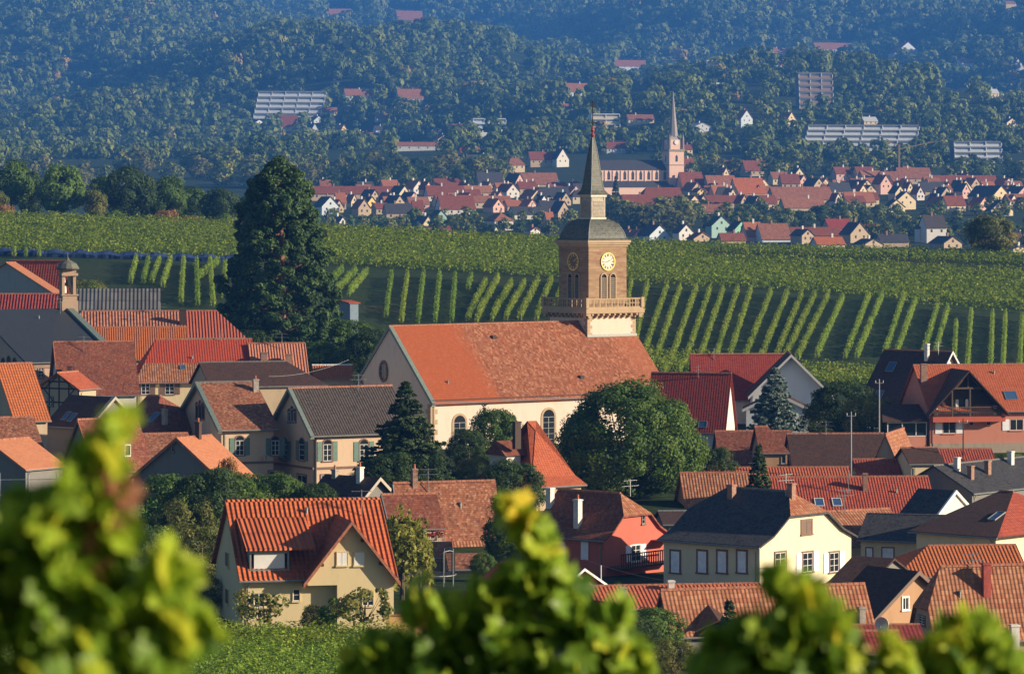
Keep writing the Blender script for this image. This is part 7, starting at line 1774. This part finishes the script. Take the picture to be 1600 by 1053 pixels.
# crane beside the town
o = empty('tower_crane', at(1405, 2650), 0, 'small yellow tower crane above the red brown roofs', 'crane'); m = MB(); m.box(-.6, .6, -.6, .6, 0, 27); m.build('mast', plain('crane_ochre', (.45, .28, .12), .7), o)
m = MB(); m.tube([(-1, 0, 27), (-8, 0, 29)], .5, 4); m.tube([(0, 0, 24), (24, 0, 29)], .45, 4); m.build('jib', plain('crane_ochre', (.45, .28, .12), .7), o)

# ------------------------------------------------------------------ trees around the far town
rt = random.Random(5)
ZN = [  # px0, px1, py base 0, 1, count, height scale, kinds, label, group
    (482, 700, 350, 374, 24, (.5, .85), ('fm0', 'fm1', 'fl', 'fd'), 'garden tree before the left half of the far town', 'garden trees at the left foot of the far town'),
    (700, 905, 340, 374, 20, (.5, .9), ('fm0', 'fd', 'fm2', 'fm1'), 'garden tree between the far red roofs left of the tower', 'garden trees just left of the tower'),
    (955, 1075, 345, 362, 16, (.9, 1.4), ('fo', 'fm1', 'fm2', 'fo'), 'big olive tree below the far church', 'large trees below the far church'),
    (1080, 1340, 332, 362, 40, (.5, .95), ('fm0', 'fd', 'fm1', 'fm2'), 'leafy tree in the green belt right of the far church', 'trees of the green belt in the far town'),
    (1330, 1610, 330, 386, 44, (.5, .9), ('fm0', 'fd', 'fm1', 'fm2'), 'tree around the white houses at the right end of the far town', 'trees at the right end of the far town'),
    (-30, 500, 262, 300, 30, (1.2, 1.8), ('fm0', 'fo', 'fm1', 'fm2'), 'tree of the wooded strip behind the crest on the left', 'trees of the left wooded strip'),
    (380, 800, 268, 300, 46, (1.1, 1.7), ('fm0', 'fd', 'fm1', 'fo'), 'tree of the wood behind the long faded red roof', 'trees of the wood behind the far town'),
    (1020, 1620, 262, 284, 34, (1.0, 1.6), ('fm0', 'fd', 'fm1', 'fm2'), 'tree behind the top roofs of the far town', 'trees behind the top roofs of the far town'),
    (1060, 1100, 262, 268, 3, (1.2, 1.5), ('fm0', 'fm1'), 'tree close behind the far church tower', 'trees close behind the far church tower')]
for x0, x1, p0, p1, n, hs, kinds, lab, grp in ZN:
    for i in range(n):
        px = x0 + (x1 - x0) * (i + rt.random()) / n; py = rt.uniform(p0, p1)
        D = depth_at(px, py, 1500, 3200); s = rt.uniform(*hs)
        put_tree(rt.choice(kinds), 'far_tree', lab, 'tree', px, D, sc_=s, wx=rt.uniform(.9, 1.3), rz=rt.uniform(0, 6.28), group=grp)
for px, s, lab in ((394, 1.0, 'slim poplar above the top of the sequoia, leftmost'), (409, 1.15, 'tallest slim poplar above the top of the sequoia'), (425, .95, 'slim poplar third from the left above the sequoia'), (452, .9, 'slim poplar right of the sequoia top'), (478, .8, 'shorter slim poplar, last of the poplars near the sequoia')):
    put_tree('fp', 'poplar_tree', lab, 'tree', px, 2950, sc_=s * 1.25)
put_tree('thin', 'cypress_tree', 'dark narrow conifer before the far church nave', 'tree', 962, 2330, sc_=3.4, wx=.7)

# ================================================================== out of focus vines near the camera
def leaf_outline():
    P = []      # five lobed grape leaf, about 1 wide
    for a, r in ((-90, .06), (-78, .34), (-60, .52), (-40, .50), (-28, .40), (-10, .58), (5, .50), (20, .42), (38, .60), (55, .52), (66, .44), (90, .66), (114, .44), (125, .52), (142, .60), (160, .42), (175, .50), (190, .58), (208, .40), (220, .50), (240, .52), (258, .34)):
        P.append((r * math.cos(R_(a)), r * math.sin(R_(a))))
    return np.array(P)
LO = leaf_outline()
LM_near = leafmat('near_vine_leaves', [(0.06, 0.14, 0.012), (0.17, 0.29, 0.022), (0.34, 0.46, 0.034), (0.60, 0.60, 0.05), (0.78, 0.60, 0.06)], [0, .3, .58, .84, 1], trans=.5, rough=.45)
LM_brownl = leafmat('dry_vine_leaves', [(0.10, 0.035, 0.02), (0.24, 0.10, 0.05), (0.40, 0.20, 0.10)], trans=.25)
def grapevine(name, label, D, blobs, foot_px, seed, leaf=.088, brown=()):
    """blobs: (px, py, radius px, n leaves, yellow bias) - clusters of leaves standing in the row at distance D"""
    rng = np.random.default_rng(seed); root = empty(name, at(foot_px, D), 0, label, 'vine'); bx, by, bz = root.location
    sets = {'foliage': (LM_near, blobs), 'dry_leaves': (LM_brownl, brown)}
    canes = MB(); base = Vector((0, 0, 0)); cy = 0
    for nm, (mat, bl) in sets.items():
        V = []; Fc = []; R = []
        for px, py, r, n, yb in bl:
            r *= .86
            c = np.array([(px - 800) * D / F - bx, 0.0, CZ + (300 - py) * D / F - bz]); rr = r * D / F
            for _ in range(int(n * .85)):
                d = rng.normal(0, 1, 3); d /= np.linalg.norm(d); p = c + d * rr * np.array([1, 1.6, 1]) * rng.random() ** .45
                s = leaf * rng.uniform(.55, 1.2)
                nn = np.array([.75, -.45, .35]) + rng.normal(0, .55, 3); nn /= np.linalg.norm(nn)
                t = np.cross(nn, rng.normal(0, 1, 3)); t /= np.linalg.norm(t); b = np.cross(nn, t)
                k0 = len(V); cup = rng.uniform(-.25, .45)
                V.append(p + nn * 0); 
                for x, y in LO: V.append(p + (t * x + b * y) * s + nn * s * (-(x * x + y * y) * cup + .05 * math.sin(9 * x)))
                m_ = len(LO); q = float(np.clip(rng.normal(.37, .22) + yb, 0, 1))
                for i in range(m_): Fc.append((k0, k0 + 1 + i, k0 + 1 + (i + 1) % m_)); R.append(q)
            if nm == 'foliage' and r > 20:
                q0 = Vector((c[0] * .6, 0, c[2] * .35)); canes.tube([(0, 0, 0), (c[0] * .25, .02, .45), tuple(q0 + Vector((0, 0, .15))), tuple(c)], [.022, .016, .009, .004], 5)
        if not V: continue
        me = bpy.data.meshes.new(nm); me.from_pydata([tuple(v) for v in V], [], Fc); me.materials.append(mat)
        a_ = me.attributes.new('rnd', 'FLOAT', 'FACE'); a_.data.foreach_set('value', np.array(R, np.float32))
        o = bpy.data.objects.new(nm, me); COL.objects.link(o); o.parent = root
    canes.build('cane', M_trunk, root)
    return root
grapevine('grapevine', 'tall blurred grapevine filling the lower left corner with a dry brown cluster', 7.6, [
    (155, 705, 38, 26, .22), (130, 760, 55, 44, .05), (40, 815, 50, 40, 0), (95, 850, 85, 90, -.02), (20, 880, 60, 60, 0), (175, 830, 30, 18, .1), (60, 960, 95, 120, -.05), (170, 950, 80, 90, -.05), (240, 930, 40, 34, .02), (262, 890, 34, 20, .2), (285, 985, 40, 36, .02), (320, 985, 22, 10, .1), (110, 1040, 110, 150, -.1), (230, 1040, 70, 80, -.1), (-40, 900, 90, 80, 0), (-60, 1040, 90, 80, -.05), (180, 672, 16, 6, .3)], 90, 5,
    brown=[(168, 752, 22, 12, 0), (160, 800, 20, 10, 0), (150, 860, 24, 14, .2), (140, 905, 20, 10, .3), (188, 765, 12, 4, .2)])
grapevine('grapevine', 'blurred grapevine in the middle with a slim yellow tipped shoot rising over the roofs', 11.0, [
    (800, 795, 20, 14, .5), (822, 822, 24, 16, .42), (838, 850, 24, 16, .15), (860, 885, 32, 26, .02), (820, 905, 42, 40, 0), (770, 930, 42, 36, .08), (880, 930, 40, 36, 0), (700, 965, 46, 40, .05), (650, 950, 26, 14, .2), (900, 985, 60, 70, -.05), (800, 1000, 70, 100, -.1), (960, 970, 40, 44, -.02), (985, 1010, 36, 36, 0), (700, 1030, 75, 90, -.12), (600, 1020, 45, 44, .05), (655, 905, 10, 3, .35), (570, 1040, 40, 36, .08), (870, 1040, 80, 90, -.1), (980, 1045, 50, 40, 0), (1010, 1040, 20, 10, 0), (850, 830, 12, 4, .1)], 830, 6, leaf=.092)
grapevine('grapevine', 'wide blurred grapevine in the lower right with two leafy heads', 9.2, [
    (1228, 912, 26, 16, .1), (1262, 935, 32, 22, .18), (1240, 965, 50, 44, .05), (1180, 990, 40, 36, .05), (1130, 1020, 40, 36, .0), (1290, 985, 40, 34, .05), (1230, 1035, 80, 100, -.08), (1325, 1040, 48, 50, 0), (1120, 1050, 40, 30, 0), (1400, 1040, 32, 26, .1), (1388, 1008, 14, 5, .3)], 1230, 7, leaf=.085)
grapevine('grapevine', 'low blurred grapevine with yellowing leaves in the right corner', 10.0, [
    (1500, 980, 30, 22, .1), (1530, 1000, 34, 28, .12), (1470, 1010, 34, 28, .22), (1560, 1030, 40, 34, .05), (1480, 1045, 60, 60, .02), (1590, 1050, 30, 20, 0), (1435, 1040, 30, 22, .1)], 1510, 8)
p = at(884, 10.9); o = empty('vine_stake', p, 0, 'pale grey metal vine stake below the middle grapevine', 'stake'); m = MB(); h_ = zpy(1024, 10.9) - p.z
m.box(-.03, .03, -.015, .015, -.2, h_); m.build('stake', plain('stake_zinc', (.50, .50, .52), .45, .3), o)
m = MB(); m.box(-.034, .034, -.019, .019, h_, h_ + .012); m.build('cap', M_zinc, o)

forest()
# ------------------------------------------------------------------ haze
def haze():
    m = MB(); m.box(-2800, 2800, -80, 12700, -8, 950)
    mt = bpy.data.materials.new('haze'); mt.use_nodes = True; t = mt.node_tree; t.nodes.clear()
    out = t.nodes.new('ShaderNodeOutputMaterial'); v = t.nodes.new('ShaderNodeVolumePrincipled')
    v.inputs['Color'].default_value = (0.085, 0.335, 1.0, 1); v.inputs['Density'].default_value = HAZE_DENS; v.inputs['Anisotropy'].default_value = 0.0
    t.links.new(v.outputs[0], out.inputs[1])
    o = m.build('haze', mt); tag(o, 'blue morning haze over the valley', kind='stuff')
haze()
